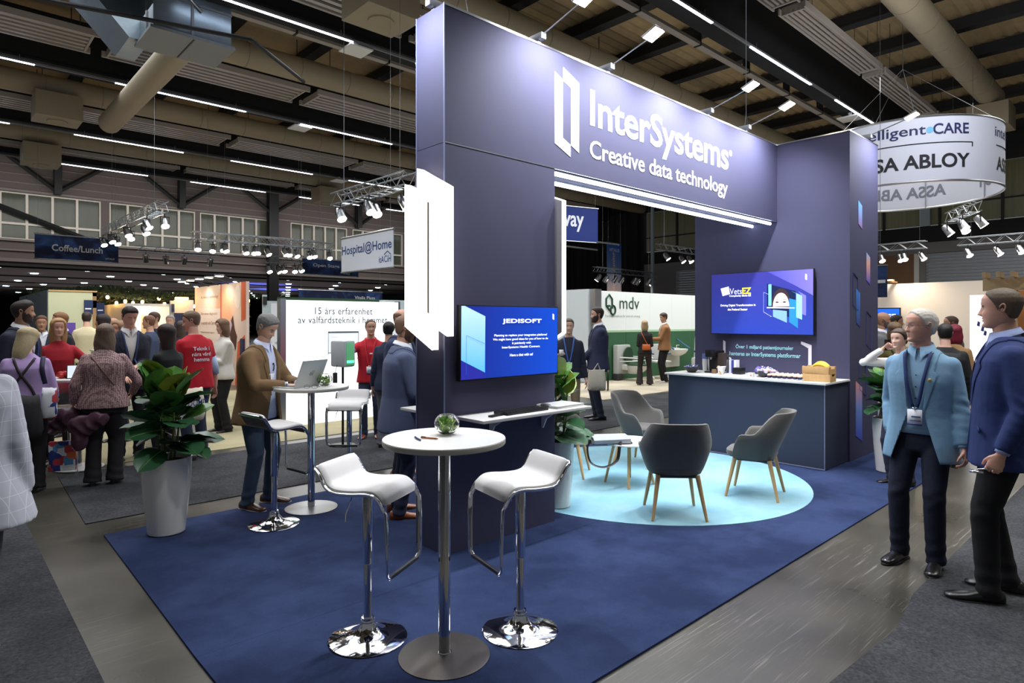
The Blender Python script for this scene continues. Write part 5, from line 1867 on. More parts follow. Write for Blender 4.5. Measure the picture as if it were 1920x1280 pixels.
# ---------------------------------------------------------------- hands (templates)
def hand_template(curl, vox=.0045, spread=.12):
    """right hand hanging: wrist at origin, fingers toward -z, palm facing -x... thumb toward +y"""
    b_ = B()
    b_.loft([[(.012 * math.cos(a) * w2, .030 * w1 * math.sin(a) + o, z) for a in [i * math.pi / 6 for i in range(12)]] for z, w1, w2, o in ((.03, .85, 1.9, 0), (0, .85, 1.7, 0), (-.02, 1.0, 1.3, .002), (-.05, 1.32, 1.15, .002), (-.085, 1.38, 1.0, 0), (-.095, 1.2, .7, 0))])
    for k, (yo, L, r_) in enumerate(((.029, .068, .0082), (.010, .076, .0085), (-.010, .071, .0082), (-.028, .056, .0072))):
        p = Vector((0, yo, -.085))
        pts = [p + Vector((0, 0, .025)), p]
        ang = curl * .55
        dr = Vector((-math.sin(ang), (yo) * spread, -math.cos(ang)))
        for s_, f_ in enumerate((.42, .32, .26)):
            p = p + dr.normalized() * L * f_
            pts.append(p.copy())
            ang += curl * (.75 if s_ == 0 else .55)
            dr = Vector((-math.sin(ang), yo * spread, -math.cos(ang)))
        b_.tube(pts, [r_ * .95, r_, r_ * .95, r_ * .88, r_ * .7], 8)
        b_.ellip(tuple(pts[-1]), (r_ * .72,) * 3, seg=8, rings=6)
    tp = [Vector((0, .022, -.022)), Vector((-.006, .040, -.042)), Vector((-.014 - curl * .008, .049, -.066)), Vector((-.022 - curl * .016, .047, -.088))]
    b_.tube(tp, [.013, .0115, .0098, .0075], 8)
    b_.ellip(tuple(tp[-1]), (.0078,) * 3, seg=8, rings=6)
    return fuse(b_, vox, 3)


HANDS = {'relaxed': hand_template(.45), 'fist': hand_template(1.25), 'curled': hand_template(.9), 'flat': hand_template(.15), 'lo': hand_template(.6, .0085)}


def shoe_template():
    b_ = B()
    rings = []
    for y, w, h, zb in ((-.085, .020, .050, .012), (-.078, .030, .075, .0), (-.04, .036, .088, 0), (0.0, .038, .085, 0), (.04, .040, .070, 0), (.09, .046, .055, 0), (.14, .048, .046, 0), (.175, .040, .036, .002), (.195, .022, .024, .006)):
        rings.append([(w * math.cos(a), y, zb + (h * .5 + h * .5 * math.sin(a)) if math.sin(a) > -.5 else zb) for a in [i * math.pi / 8 for i in range(16)]])
    b_.loft(rings)
    co, f_ = fuse(b_, .008, 3)
    sb = B()
    rings = []
    for z, k in ((-.001, 1.02), (.012, 1.05)):
        rings.append([((.050 if .0 < y_ < .2 else .040) * k * xx * (1 if y_ < .15 else .8), y_, z) for xx, y_ in ((-.3, -.092), (.3, -.092), (.85, -.07), (.85, 0), (.95, .07), (1, .12), (.9, .165), (.5, .198), (0, .208), (-.5, .198), (-.9, .165), (-1, .12), (-.95, .07), (-.85, 0), (-.85, -.07))])
    sb.loft(rings)
    return (co, f_), (np.array(sb.v), sb.f)


SHOE, SOLE = shoe_template()


# ---------------------------------------------------------------- body building
def ik(a, c_, l1, l2, pole):
    a, c_ = Vector(a), Vector(c_)
    d = c_ - a
    L = min(d.length, (l1 + l2) * .995)
    d = d.normalized()
    x = (l1 * l1 - l2 * l2 + L * L) / (2 * L)
    h = math.sqrt(max(0, l1 * l1 - x * x))
    p = Vector(pole)
    p = (p - d * p.dot(d)).normalized()
    return a + d * x + p * h, a + d * L


def ring_e(c, rx, ry, n=20, pw=2.3):
    out = []
    for i in range(n):
        a = 2 * math.pi * i / n
        ca, sa = math.cos(a), math.sin(a)
        den = (abs(ca) ** pw + abs(sa) ** pw) ** (1 / pw)
        out.append((c[0] + ca / den * rx, c[1] + sa / den * ry, c[2]))
    return out


class Person:
    def __init__(s, label, xy, dirdeg, H=1.78, fem=0, bulk=1.0, belly=0.0, detail='mid', lean=0.0, hy=0.0, hp=0.0, hr=0.0,
                 handR=None, handL=None, hposeR='relaxed', hposeL='relaxed', feet=None, tone='fair', hair='short', hcol=(70, 56, 46),
                 beard=None, bcol=None, top='jacket', tcol=(40, 44, 60), shirt=(230, 232, 238), tbump=0, pants=(40, 42, 52), shoes=(26, 24, 24), sole=None,
                 hem=.80, sleeve='long', vz=1.12, open_=False, skirt=False, tmat=None, elbR=None, elbL=None, hunch=0.0, group=None, legs=True, glasses=False,
                 fat=0.0, headh=1.0, wh=None, shirt_hem=None, flare=0.0, lapel=True, collar=True):
        s.__dict__.update(locals())
        k = s.k = H / 1.78
        s.vox = {'near': .0105, 'mid': .014, 'far': .019}[detail]
        r = s.root = thing('person', label, 'person', (xy[0], xy[1], .0), R(dirdeg - 90))
        skin, lip = s.skin, s.lip = skin_mats(tone)
        hm = s.hm = hair_material(hcol)
        sh = s.shw = (.168 if not fem else .146) * (1 + (bulk - 1) * .45)
        # joints (1.78 m frame, scaled by k at the end)
        hipw = .088
        feet = feet or ((.10, .02, 0), (-.10, -.02, 0))
        s.feet = [Vector(f) for f in feet]
        s.ank = [f + Vector((0, 0, .085)) for f in s.feet]
        s.hips = [Vector((hipw, 0, .92)), Vector((-hipw, 0, .92))]
        s.knees = []
        for i in (0, 1):
            s.knees.append(ik(s.hips[i], s.ank[i], .425, .425, (0.12 * (1 if i == 0 else -1), 1, 0))[0])
        s.sho = [Vector((sh, -.01, 1.392)), Vector((-sh, -.01, 1.392))]
        hR = Vector(handR) if handR else Vector((sh + .10, .02, .83))
        hL = Vector(handL) if handL else Vector((-sh - .10, .02, .83))
        s.elb, s.wri = [], []
        for i, (h_, e_) in enumerate(((hR, elbR), (hL, elbL))):
            sg = 1 if i == 0 else -1
            pole = e_ or (.35 * sg, -1, -.35)
            e, w = ik(s.sho[i], h_, .295, .26, pole)
            s.elb.append(e)
            s.wri.append(w)
        s.build()

    # bending of the upper body forward
    def bend(s, co):
        co = np.array(co, dtype=float)
        if s.lean:
            a = R(s.lean) * sstep(.92, 1.18, co[:, 2])
            dz = co[:, 2] - .95
            y = co[:, 1]
            w = sstep(.92, 1.18, co[:, 2])
            ang = R(s.lean) * w
            ny = y * np.cos(ang) + dz * np.sin(ang)
            nz = -y * np.sin(ang) + dz * np.cos(ang)
            up = co[:, 2] > .92
            co[up, 1] = ny[up]
            co[up, 2] = .95 + nz[up]
        if s.hunch:
            w = sstep(1.25, 1.6, co[:, 2])
            co[:, 1] += s.hunch * w
        return co * s.k

    def torso_rings(s, kx=1.0, ky=1.0, hem=None, top=1.50, flare=0.0, gap=0.0):
        b_, be, fem = s.bulk, s.belly, s.fem
        if fem:
            T = [(.78, .185, .125), (.90, .185, .125), (1.00, .165, .112), (1.08, .145, .100), (1.18, .150, .108), (1.28, .162, .125), (1.36, .166, .112), (1.40, .155, .094), (1.44, .118, .076), (1.47, .082, .066), (1.50, .058, .056)]
        else:
            T = [(.74, .200, .135), (.84, .198, .133), (.95, .186, .125), (1.06, .178, .120), (1.18, .186, .124), (1.30, .198, .128), (1.38, .200, .116), (1.42, .180, .096), (1.46, .135, .078), (1.485, .092, .068), (1.51, .066, .062)]
        out = []
        hem = hem if hem is not None else .80
        zs = [t[0] for t in T]
        levels = [z for z in [hem + i * .06 for i in range(30)] if z < 1.40] + [1.42, 1.445, 1.465, 1.485, 1.50]
        for z in levels:
            rx = float(np.interp(z, zs, [t[1] for t in T]))
            ry = float(np.interp(z, zs, [t[2] for t in T]))
            bw = math.exp(-((z - 1.04) / .16) ** 2)
            fl_ = flare * max(0, (1.05 - z)) / .3
            taper = min(1, max(0, (1.47 - z) / .15))
            bk = 1 + (b_ - 1) * (0.35 + .65 * taper)
            rx2 = rx * bk * kx + fl_ * .05 + gap
            ry2 = (ry * bk + be * bw * .5) * ky + fl_ * .05 + gap
            out.append(ring_e((0, be * bw * .5 + (-.008 if z > 1.3 else 0), z), rx2, ry2, 28, 2.5))
        return out

    def limb(s, b_, pts, rad, seg=14, caps=True):
        b_.tube(pts, rad, seg)
        if caps:
            b_.ellip(tuple(pts[0]), (rad[0],) * 3, seg=10, rings=7)
            b_.ellip(tuple(pts[-1]), (rad[-1] * .98,) * 3, seg=10, rings=7)

    def arm_pts(s, i, upto=1.0):
        S, E, W = s.sho[i], s.elb[i], s.wri[i]
        return [S, S.lerp(E, .33), S.lerp(E, .66), E, E.lerp(W, .33 * upto), E.lerp(W, .66 * upto), E.lerp(W, upto)]

    def build(s):
        k, fem = s.k, s.fem
        near = s.detail == 'near'
        bk = s.bulk
        # ---------- body: one continuous skin
        b_ = B()
        b_.loft(s.torso_rings(.86, .82, .84), caps=True)
        ns = .058 if not fem else .050
        b_.tube([(0, -.012, 1.42), (0, -.004, 1.50), (0, .010, 1.60)], [ns * 1.3, ns, ns * .98], 16)
        for i in (0, 1):
            aw = (1.0 if not fem else .86) * (1 + (bk - 1) * .5)
            s.limb(b_, s.arm_pts(i), [.050 * aw, .046 * aw, .043 * aw, .038 * aw, .038 * aw, .033 * aw, .027 * aw], 12)
            if s.legs:
                s.limb(b_, [s.hips[i], s.hips[i].lerp(s.knees[i], .5), s.knees[i], s.knees[i].lerp(s.ank[i], .35), s.ank[i]], [.082 * bk, .066 * bk, .048, .046, .034], 12)
        co, fs = fuse(b_, max(s.vox, .012), 3)
        parts = [(s.bend(co), fs, 0)]
        # hands
        for i in (0, 1):
            sg = 1 if i == 0 else -1
            pose = (s.hposeR, s.hposeL)[i]
            if s.detail == 'far':
                pose = 'lo'
            hc, hf = HANDS[pose]
            hc = hc.copy()
            d = (s.wri[i] - s.elb[i]).normalized()
            z_ax = -d
            # palm faces the body / downward when the forearm is level
            inward = Vector((-sg, 0, 0)) if abs(d.z) > .6 else Vector((-sg * .25, 0, -1))
            x_ax = -(inward - z_ax * inward.dot(z_ax)).normalized()
            y_ax = z_ax.cross(x_ax)
            if sg < 0:
                y_ax = -y_ax
            Mm = np.array([x_ax, y_ax, z_ax])
            hs = (.98 if not fem else .90)
            p = (hc * hs) @ Mm + np.array(s.wri[i])
            if sg < 0:
                hf = [tuple(reversed(q)) for q in hf]
            parts.append((s.bend(p), hf, 0))
        # head
        d, hf = _pts[s.detail]
        hd = head_shape(d, fem, s.fat)
        lips = []
        for q in hf:
            c = d[list(q)].mean(0)
            z0, x0, y0 = c[2], c[0], c[1]
            if y0 > 0 and abs(x0) < .24 * (1 - abs(z0 + .55) / .12) and -.63 < z0 < -.47:
                lips.append(1)
            elif y0 > 0 and .18 < abs(x0) < .56 and .115 < z0 + .25 * abs(abs(x0) - .36) < .115 + (.060 if not fem else .045):
                lips.append(2)
            else:
                lips.append(0)
        HM = Matrix.Translation((0, .020, 1.665)) @ Matrix.Rotation(R(s.hy), 4, 'Z') @ Matrix.Rotation(R(s.hp), 4, 'X') @ Matrix.Rotation(R(s.hr), 4, 'Y')
        hs = s.headh * (.97 if fem else 1.0)

        def place(v):
            v = np.asarray(v, dtype=float) * hs
            v = v @ np.array(HM.to_3x3()).T + np.array(HM.translation)
            return s.bend(v)
        s.place = place
        parts.append((place(hd), hf, lips))
        eyes = []
        for sx in (-1, 1):
            ev, ef = ear(sx)
            parts.append((place(ev), ef, 0))
            ex = sx * .0285
            v2, f2 = ellip_np((ex, .0660, .003), (.0118, .0118, .0066), 12, 8)
            parts.append((place(v2), f2, 3))
            v2, f2 = ellip_np((ex, .0742, .0025), (.0050, .0040, .0050), 10, 6)
            parts.append((place(v2), f2, 4))
            # upper lid
            v2, f2 = ellip_np((ex, .0668, .0088), (.0150, .0128, .0056), 12, 6)
            parts.append((place(v2), f2, 0))
            v2, f2 = ellip_np((ex, .0655, -.0045), (.0140, .0118, .0045), 12, 6)
            parts.append((place(v2), f2, 0))
        bm_ = s.hm if s.hair not in ('bald',) else hair_material(s.bcol or (90, 70, 60))
        me = npmesh('person', parts, [s.skin, s.lip, bm_, EYEW, EYED])
        link('body', me, s.root)
        # hair, beard
        hp_ = hair_mesh(s.hair, s.detail, fem, s.fat) if s.hair != 'bald' else None
        if hp_:
            link('hair', npmesh('hair', [(place(v), f_, m_) for v, f_, m_ in hp_], [s.hm]), s.root)
        if s.beard:
            link('beard', npmesh('beard', [(place(v), f_, m_) for v, f_, m_ in beard_mesh(s.detail, fem, s.fat, s.beard)], [hair_material(s.bcol or s.hcol)]), s.root)
        # ---------- trousers or skirt
        pm = mat('cloth_%d_%d_%d' % s.pants, s.pants, .85, bump=.35, bscale=14, var=.08, vscale=4)
        if s.legs:
            b_ = B()
            b_.loft([ring_e((0, .0, z), rx * (1 + (bk - 1) * .8), ry * (1 + (bk - 1) * .8) + s.belly * .2, 24, 2.4) for z, rx, ry in ((.80, .165, .112), (.86, .172, .118), (.92, .170, .116), (.98, .160, .110), (1.04, .155, .105))])
            for i in (0, 1):
                A = s.ank[i] + Vector((0, -.01, -.045))
                K, Hh = s.knees[i], s.hips[i]
                fl_ = s.flare
                s.limb(b_, [Hh + Vector((0, 0, -.02)), Hh.lerp(K, .35), Hh.lerp(K, .7), K, K.lerp(A, .3), K.lerp(A, .7), A], [.094 * bk, .090 * bk, .078 * bk, .068 * (1 + (bk - 1) * .6), .066 + fl_ * .01, .061 + fl_ * .02, .060 + fl_ * .035], 16, False)
                b_.ellip(tuple(Hh), (.092 * bk,) * 3)
                b_.ellip(tuple(K), (.067 * (1 + (bk - 1) * .6),) * 3)
            co, fs = fuse(b_, s.vox * 1.05, 3)
            # soft folds above the shoe and behind the knee
            f_ = .0035 * np.sin(co[:, 2] * 70 + co[:, 0] * 22) * sstep(.32, .08, co[:, 2]) + .003 * np.sin(co[:, 2] * 55 + co[:, 0] * 40) * np.exp(-((co[:, 2] - .50) / .07) ** 2)
            cen = np.array([[f.x, f.y] for f in s.ank])
            dd = co[:, None, :2] - cen[None]
            near_i = np.argmin((dd ** 2).sum(2), axis=1)
            v = dd[np.arange(len(co)), near_i]
            co[:, :2] += v / (np.linalg.norm(v, axis=1)[:, None] + 1e-6) * f_[:, None]
            link('trousers', npmesh('trousers', [(s.bend(co), fs, 0)], [pm]), s.root)
            # shoes
            sm = mat('shoe_%d_%d_%d' % s.shoes, s.shoes, .28, coat=.3)
            for i in (0, 1):
                f0 = s.feet[i]
                ang = R(-9 if i == 0 else 9) + (s.feet_yaw[i] if hasattr(s, 'feet_yaw') else 0)
                ca, sa = math.cos(ang), math.sin(ang)
                Rm = np.array([[ca, sa], [-sa, ca]])
                sc_ = .92 if fem else 1.04
                out = []
                for (v, f_) in (SHOE, SOLE):
                    v = v.copy() * sc_
                    v[:, :2] = v[:, :2] @ Rm
                    v += np.array([f0.x, f0.y, f0.z + .001])
                    out.append((v * k, f_, len(out)))
                link('shoe', npmesh('shoe', out, [sm, mat('sole_%d_%d_%d' % (s.sole or (20, 20, 20)), s.sole or (20, 20, 20), .7)]), s.root)
        # ---------- top
        tm = s.tmat or mat('top_%s_%d_%d_%d' % ((s.top,) + tuple(s.tcol)), s.tcol, .82, bump=.30, bscale=16, var=.06, vscale=5)
        b_ = B()
        jk = s.top in ('jacket', 'coat')
        gap = .016 if jk else .006
        b_.loft(s.torso_rings(1.0, 1.0, s.hem, flare=(.5 if jk else .25) + (.9 if s.top == 'coat' else 0), gap=gap))
        g = .006 if jk else .0
        for i in (0, 1):
            aw = (1.0 if not fem else .88) * (1 + (bk - 1) * .5)
            if s.sleeve == 'long':
                s.limb(b_, s.arm_pts(i, .93), [(.062 + g) * aw, (.060 + g) * aw, (.056 + g) * aw, (.052 + g) * aw, (.049 + g) * aw, (.045 + g) * aw, (.041 + g * .6) * aw], 16, False)
                b_.ellip(tuple(s.elb[i]), ((.052 + g) * aw,) * 3)
            else:
                S, E = s.sho[i], s.elb[i]
                s.limb(b_, [S, S.lerp(E, .3), S.lerp(E, .62)], [.064 * aw, .062 * aw, .060 * aw], 16, False)
            b_.ellip(tuple(s.sho[i]), ((.062 + g) * aw,) * 3)
        co, fs = fuse(b_, s.vox, 4)
        # folds in the sleeves
        for i in (0, 1):
            E = np.array(s.elb[i])
            S, W = np.array(s.sho[i]), np.array(s.wri[i])
            ax = (W - E) / np.linalg.norm(W - E)
            q = co - E
            dist = np.linalg.norm(q, axis=1)
            along = q @ ax
            rad = q - along[:, None] * ax
            rn_ = rad / (np.linalg.norm(rad, axis=1)[:, None] + 1e-6)
            amp = .0032 * np.exp(-(dist / .13) ** 2)
            wv = np.sin(along * 78 + q[:, 0] * 45 + 1.3 * i) * .6 + np.sin(along * 41 - q[:, 2] * 60 + q[:, 1] * 35) * .6
            co = co + rn_ * (amp * wv)[:, None]
        # drape folds low on the body
        ang = np.arctan2(co[:, 1], co[:, 0])
        body = (np.abs(co[:, 0]) < .24) & (co[:, 2] < 1.1)
        co[:, :2] *= 1 + (body * .012 * np.sin(ang * 9 + co[:, 2] * 8) * sstep(1.1, .85, co[:, 2]))[:, None]
        s.top_surface = (co.copy(), fs)
        me = npmesh('top', [(co, fs, 0)], [tm])
        bm = bmesh.new()
        bm.from_mesh(me)
        geo = lambda: list(bm.verts) + list(bm.edges) + list(bm.faces)
        if jk:
            vz, ztop = s.vz, 1.46
            wt = .075
            wh = s.wh or (.10 if s.open_ else .035)       # half opening at the hem
            wmid = .045 if s.open_ else .0
            lw = .052 if s.lapel else 0
            # V opening planes
            def cut(x0, z0, x1, z1):
                for sg in (-1, 1):
                    d_ = Vector((sg * (x1 - x0), 0, z1 - z0))
                    nn = Vector((d_.z, 0, -d_.x)).normalized()
                    bmesh.ops.bisect_plane(bm, geom=geo(), plane_co=(sg * x0, 0, z0), plane_no=nn, dist=1e-5)
            cut(wmid, vz, wt, ztop)
            cut(wmid, vz, wh, s.hem)
            bmesh.ops.bisect_plane(bm, geom=geo(), plane_co=(0, 0, vz), plane_no=(0, 0, 1), dist=1e-5)

            def half(z):
                if z >= vz:
                    return wmid + (wt - wmid) * (z - vz) / (ztop - vz)
                return wmid + (wh - wmid) * (vz - z) / (vz - s.hem)
            dead = []
            for f in bm.faces:
                c = f.calc_center_median()
                if c.y > .0 and abs(c.x) < half(c.z) - 1e-4 and c.z < 1.55:
                    dead.append(f)
            bmesh.ops.delete(bm, geom=dead, context='FACES')
            # lapels from the faces beside the V
            lap = []
            if lw:
                lb = bm.copy()
                geo2 = lambda: list(lb.verts) + list(lb.edges) + list(lb.faces)
                for sg in (-1, 1):
                    for (x0, z0, x1, z1) in ((wmid + .004, vz, .125, 1.335), (.125, 1.335, .105, 1.36), (.105, 1.36, .12, 1.50)):
                        d_ = Vector((sg * (x1 - x0), 0, z1 - z0))
                        nn = Vector((d_.z, 0, -d_.x)).normalized()
                        bmesh.ops.bisect_plane(lb, geom=geo2(), plane_co=(sg * x0, 0, z0), plane_no=nn, dist=1e-5)

                def outer(z):
                    if z < 1.335:
                        return wmid + .004 + (.125 - wmid - .004) * (z - vz) / (1.335 - vz)
                    if z < 1.36:
                        return .125 - .02 * (z - 1.335) / .025
                    return .105 + .015 * (z - 1.36) / .14
                dd2 = [f for f in lb.faces if not (f.calc_center_median().y > 0 and f.calc_center_median().z > vz and abs(f.calc_center_median().x) < outer(f.calc_center_median().z)) and not (f.calc_center_median().z > 1.445 and f.calc_center_median().y <= 0.02 and abs(f.calc_center_median().x) < .11)]
                bmesh.ops.delete(lb, geom=dd2, context='FACES')
                lb.normal_update()
                for v in lb.verts:
                    v.co += v.normal * .0065
                ex = bmesh.ops.extrude_edge_only(lb, edges=[e for e in lb.edges if e.is_boundary])
                for v in ex['geom']:
                    if isinstance(v, bmesh.types.BMVert):
                        v.co -= v.normal * .010
                ml = bpy.data.meshes.new('lapel')
                lb.to_mesh(ml)
                lb.free()
                if len(ml.vertices):
                    cc = s.bend([v.co[:] for v in ml.vertices])
                    ml.vertices.foreach_set('co', cc.ravel())
                    ml.materials.clear()
                    ml.materials.append(tm)
                    ml.polygons.foreach_set('use_smooth', [True] * len(ml.polygons))
                    link('lapel', ml, s.root)
            # hem: turn the cut edges inward for thickness
            ex = bmesh.ops.extrude_edge_only(bm, edges=[e for e in bm.edges if e.is_boundary])
            for v in ex['geom']:
                if isinstance(v, bmesh.types.BMVert):
                    v.co.y -= .014
        bm.to_mesh(me)
        bm.free()
        cc = s.bend([v.co[:] for v in me.vertices])
        me.vertices.foreach_set('co', cc.ravel())
        me.polygons.foreach_set('use_smooth', [True] * len(me.polygons))
        me.update()
        link({'jacket': 'jacket', 'coat': 'coat', 'tee': 'tshirt', 'sweater': 'sweater', 'blouse': 'blouse', 'dress': 'dress'}[s.top], me, s.root)
        sm = mat('shirt_%d_%d_%d' % s.shirt, s.shirt, .8, bump=.25, bscale=18)
        if jk:
            b_ = B()
            b_.loft([[(p[0], p[1] * (1 if p[1] < 0 else 1.0), p[2]) for p in rg_] for rg_ in s.torso_rings(.97, .98, s.shirt_hem or (.86 if not s.open_ else .82), gap=.004)])
            co = s.bend(b_.v)
            link('shirt', npmesh('shirt', [(co, b_.f, 0)], [sm]), s.root)
        if s.collar and s.top in ('jacket', 'coat'):
            b_ = B()
            rg1, rg2, rg3 = [], [], []
            for j in range(25):
                a = R(100 + 340 * j / 24 + 0) - math.pi / 2 + R(80)
                a = R(98) + R(344) * j / 24
                nx = ns * 1.08
                rise = .012 * math.cos(a - math.pi / 2)
                c_ = (math.cos(a), math.sin(a))
                rg1.append((c_[0] * nx * 1.10, c_[1] * nx * 1.10 - .004, 1.488 - rise))
                rg2.append((c_[0] * nx * 1.12, c_[1] * nx * 1.12 + .002, 1.542 - rise * 1.6))
                rg3.append((c_[0] * nx * 1.40 * (1.0 if 0 < j < 24 else 1.35), c_[1] * nx * 1.46 + .004, 1.500 - rise * 2.6 - (.042 if j in (0, 24) else (.018 if j in (1, 23) else 0))))
            vs_ = rg1 + rg2 + rg3
            ff = []
            for j in range(24):
                ff += [(j, j + 1, 25 + j + 1, 25 + j), (25 + j, 25 + j + 1, 50 + j + 1, 50 + j)]
            co = s.bend(vs_)
            link('collar', npmesh('collar', [(co, ff, 0)], [sm]), s.root)
            for i in (0, 1):
                if s.detail != 'far':
                    W, E = s.wri[i], s.elb[i]
                    cb_ = B().tube([E.lerp(W, .90), E.lerp(W, .985)], [.036, .034], 16)
                    link('cuff', npmesh('cuff', [(s.bend(cb_.v), cb_.f, 0)], [sm]), s.root)
        if s.glasses:
            b_ = B()
            for sx in (-1, 1):
                cx = sx * .029
                b_.tube([(cx + .0205 * math.cos(i * math.pi / 8), .094 - abs(cx + .02 * math.cos(i * math.pi / 8)) * .12, .001 + .0145 * math.sin(i * math.pi / 8)) for i in range(17)], .0011, 5)
                b_.tube([(sx * .050, .088, .004), (sx * .074, .07, .006), (sx * .081, .01, .006), (sx * .081, -.01, .0)], .0012, 5)
            b_.tube([(-.009, .094, .004), (0, .097, .006), (.009, .094, .004)], .0011, 5)
            link('glasses_frame', npmesh('glasses', [(place(b_.v), b_.f, 0)], [mat('wire_frame', (90, 80, 74), .3, .7)]), s.root)

    # ------------ extras in the person's own frame
    def part(s, name, b_, m, bend=True):
        co = s.bend(b_.v) if bend else np.array(b_.v) * s.k
        me = npmesh(name, [(co, b_.f, 0)], [m])
        mi = list(b_.m)
        if isinstance(m, (list, tuple)):
            pass
        return link(name, me, s.root)

    def front_y(s, x, z, off=.006, side=1):
        """front (side=1) or back (side=-1) surface of the top at (x, z)"""
        co = s.top_surface[0]
        m_ = (np.abs(co[:, 0] - x) < .018) & (np.abs(co[:, 2] - z) < .018) & (co[:, 1] * side > -.06)
        if not m_.any():
            return side * .13
        v = co[m_, 1]
        return (v.max() if side > 0 else v.min()) + off * side

    def lanyard(s, rgb=(30, 48, 96), zb=1.08, badge=True, w=.011):
        m = mat('lanyard_%d_%d_%d' % rgb, rgb, .7)
        b_ = B()
        L = []
        for sg in (-1, 1):
            pts = []
            for t_ in np.linspace(0, 1, 15):
                z = 1.50 + (zb + .05 - 1.50) * t_
                x = sg * (.070 * (1 - t_) ** .8 + .012)
                pts.append((x, max(s.front_y(x, z, .008), -.02) if t_ > .0 else .02, z))
            pts = [(sg * .062, -.02, 1.515)] + pts
            ribbon(b_, pts, w)
        b_.tube([(.062, -.02, 1.515), (.045, -.065, 1.525), (0, -.078, 1.53), (-.045, -.065, 1.525), (-.062, -.02, 1.515)], w, 6, flat=.15, up=(0, -.3, 1))
        o = s.part('lanyard', b_, m)
        if badge:
            y = s.front_y(0, zb, .012)
            c_ = B().box(-.045, .045, y, y + .002, zb - .075, zb + .035)
            s.part('badge', c_, mat('badge_white', (226, 228, 234), .4))
            c_ = B().box(-.035, .02, y + .0021, y + .0031, zb - .02, zb - .01).box(-.035, .03, y + .0021, y + .0031, zb - .045, zb - .038).box(-.045, .045, y + .0021, y + .0031, zb - .074, zb - .058)
            s.part('badge_print', c_, mat('badge_ink', (70, 84, 130), .5))
            s.part('clip', B().tube([(-.012, y + .003, zb + .05), (0, y + .004, zb + .035), (.012, y + .003, zb + .05)], .004, 6), CHROME)
        return o

    def strap(s, pts, rgb, w=.018, name='strap'):
        """strap over front/back given (x, z, side)"""
        P = []
        for x, z, sd in pts:
            if sd == 0:
                P.append((x, 0, z))
            else:
                P.append((x, s.front_y(x, z, .008, sd), z))
        b_ = ribbon(B(), smooth_path(P, 4), w)
        return s.part(name, b_, mat('strap_%d_%d_%d' % rgb, rgb, .7))


def ribbon(b_, P, w, out=None, m=0):
    """flat band through the points, lying on the body"""
    P = [Vector(p) for p in P]
    rings = []
    for i, p in enumerate(P):
        t_ = (P[min(i + 1, len(P) - 1)] - P[max(i - 1, 0)])
        t_ = t_.normalized() if t_.length > 1e-8 else Vector((0, 0, 1))
        n_ = Vector((p.x * .3, (1 if p.y > -.03 else -1) * max(.05, 1 - max(0, (p.z - 1.36) * 7)), max(0, (p.z - 1.36) * 8)))
        sd = t_.cross(n_)
        sd = sd.normalized() * w if sd.length > 1e-6 else Vector((w, 0, 0))
        n_ = n_.normalized() * .0018
        rings.append([tuple(p + sd + n_), tuple(p - sd + n_), tuple(p - sd - n_), tuple(p + sd - n_)])
    return b_.loft(rings, m)


def soft_bag(b_, c, w, h, d, M=None, slump=.15):
    """a sagging cloth bag"""
    rings = []
    for t_, kw, kd in ((0, .80, .25), (.03, .95, .6), (.2, 1.03, 1.0), (.5, 1.0, .95), (.8, .93, .6), (1.0, .90, .28)):
        ring = []
        for i in range(20):
            a = 2 * math.pi * i / 20
            ca, sa = math.cos(a), math.sin(a)
            den = (abs(ca) ** 3 + abs(sa) ** 3) ** (1 / 3)
            ring.append((c[0] + ca / den * w / 2 * kw * (1 + .03 * math.sin(i * 2.3 + t_ * 9)), c[1] + sa / den * d / 2 * kd * (1 + .1 * math.sin(i * 1.7 + t_ * 7)), c[2] - h / 2 + h * t_ + .008 * math.sin(i * 1.3)))
        rings.append(ring)
    return b_.loft(rings, M=M)
# ---------------------------------------------------------------- the people of the stand
P1 = Person('grey haired man in a pale blue blazer with lanyard, turned to the man beside him', (5.12, 1.28), 178, 1.78, detail='near', bulk=.98, tone='ruddy', hair='thinwhite', hcol=(205, 200, 190),
            tcol=(120, 158, 186), shirt=(128, 164, 194), pants=(26, 30, 50), shoes=(20, 18, 18), vz=1.08, hem=.74, open_=True, wh=.15, shirt_hem=.925, hy=-42, hp=2, glasses=True,
            handR=(.20, .0, .90), elbR=(.45, -1, -.1), handL=(-.27, .06, .82), hposeR='fist', hposeL='curled', feet=((.13, .03, 0), (-.10, .06, 0)))
P1.lanyard((32, 50, 100), 1.06)
P1.part('lapel_pin', B().ellip((-.088, P1.front_y(-.088, 1.30, .010), 1.30), (.012, .003, .012)), mat('pin_gold', (214, 184, 110), .3, .8))
P1.part('shirt_button', B().ellip((0, P1.front_y(0, 1.33, -.010), 1.33), (.005, .003, .005)).ellip((0, P1.front_y(0, 1.25, -.010), 1.25), (.005, .003, .005)).ellip((0, P1.front_y(0, 1.17, -.008), 1.17), (.005, .003, .005)), mat('button_navy', (30, 36, 60), .4))

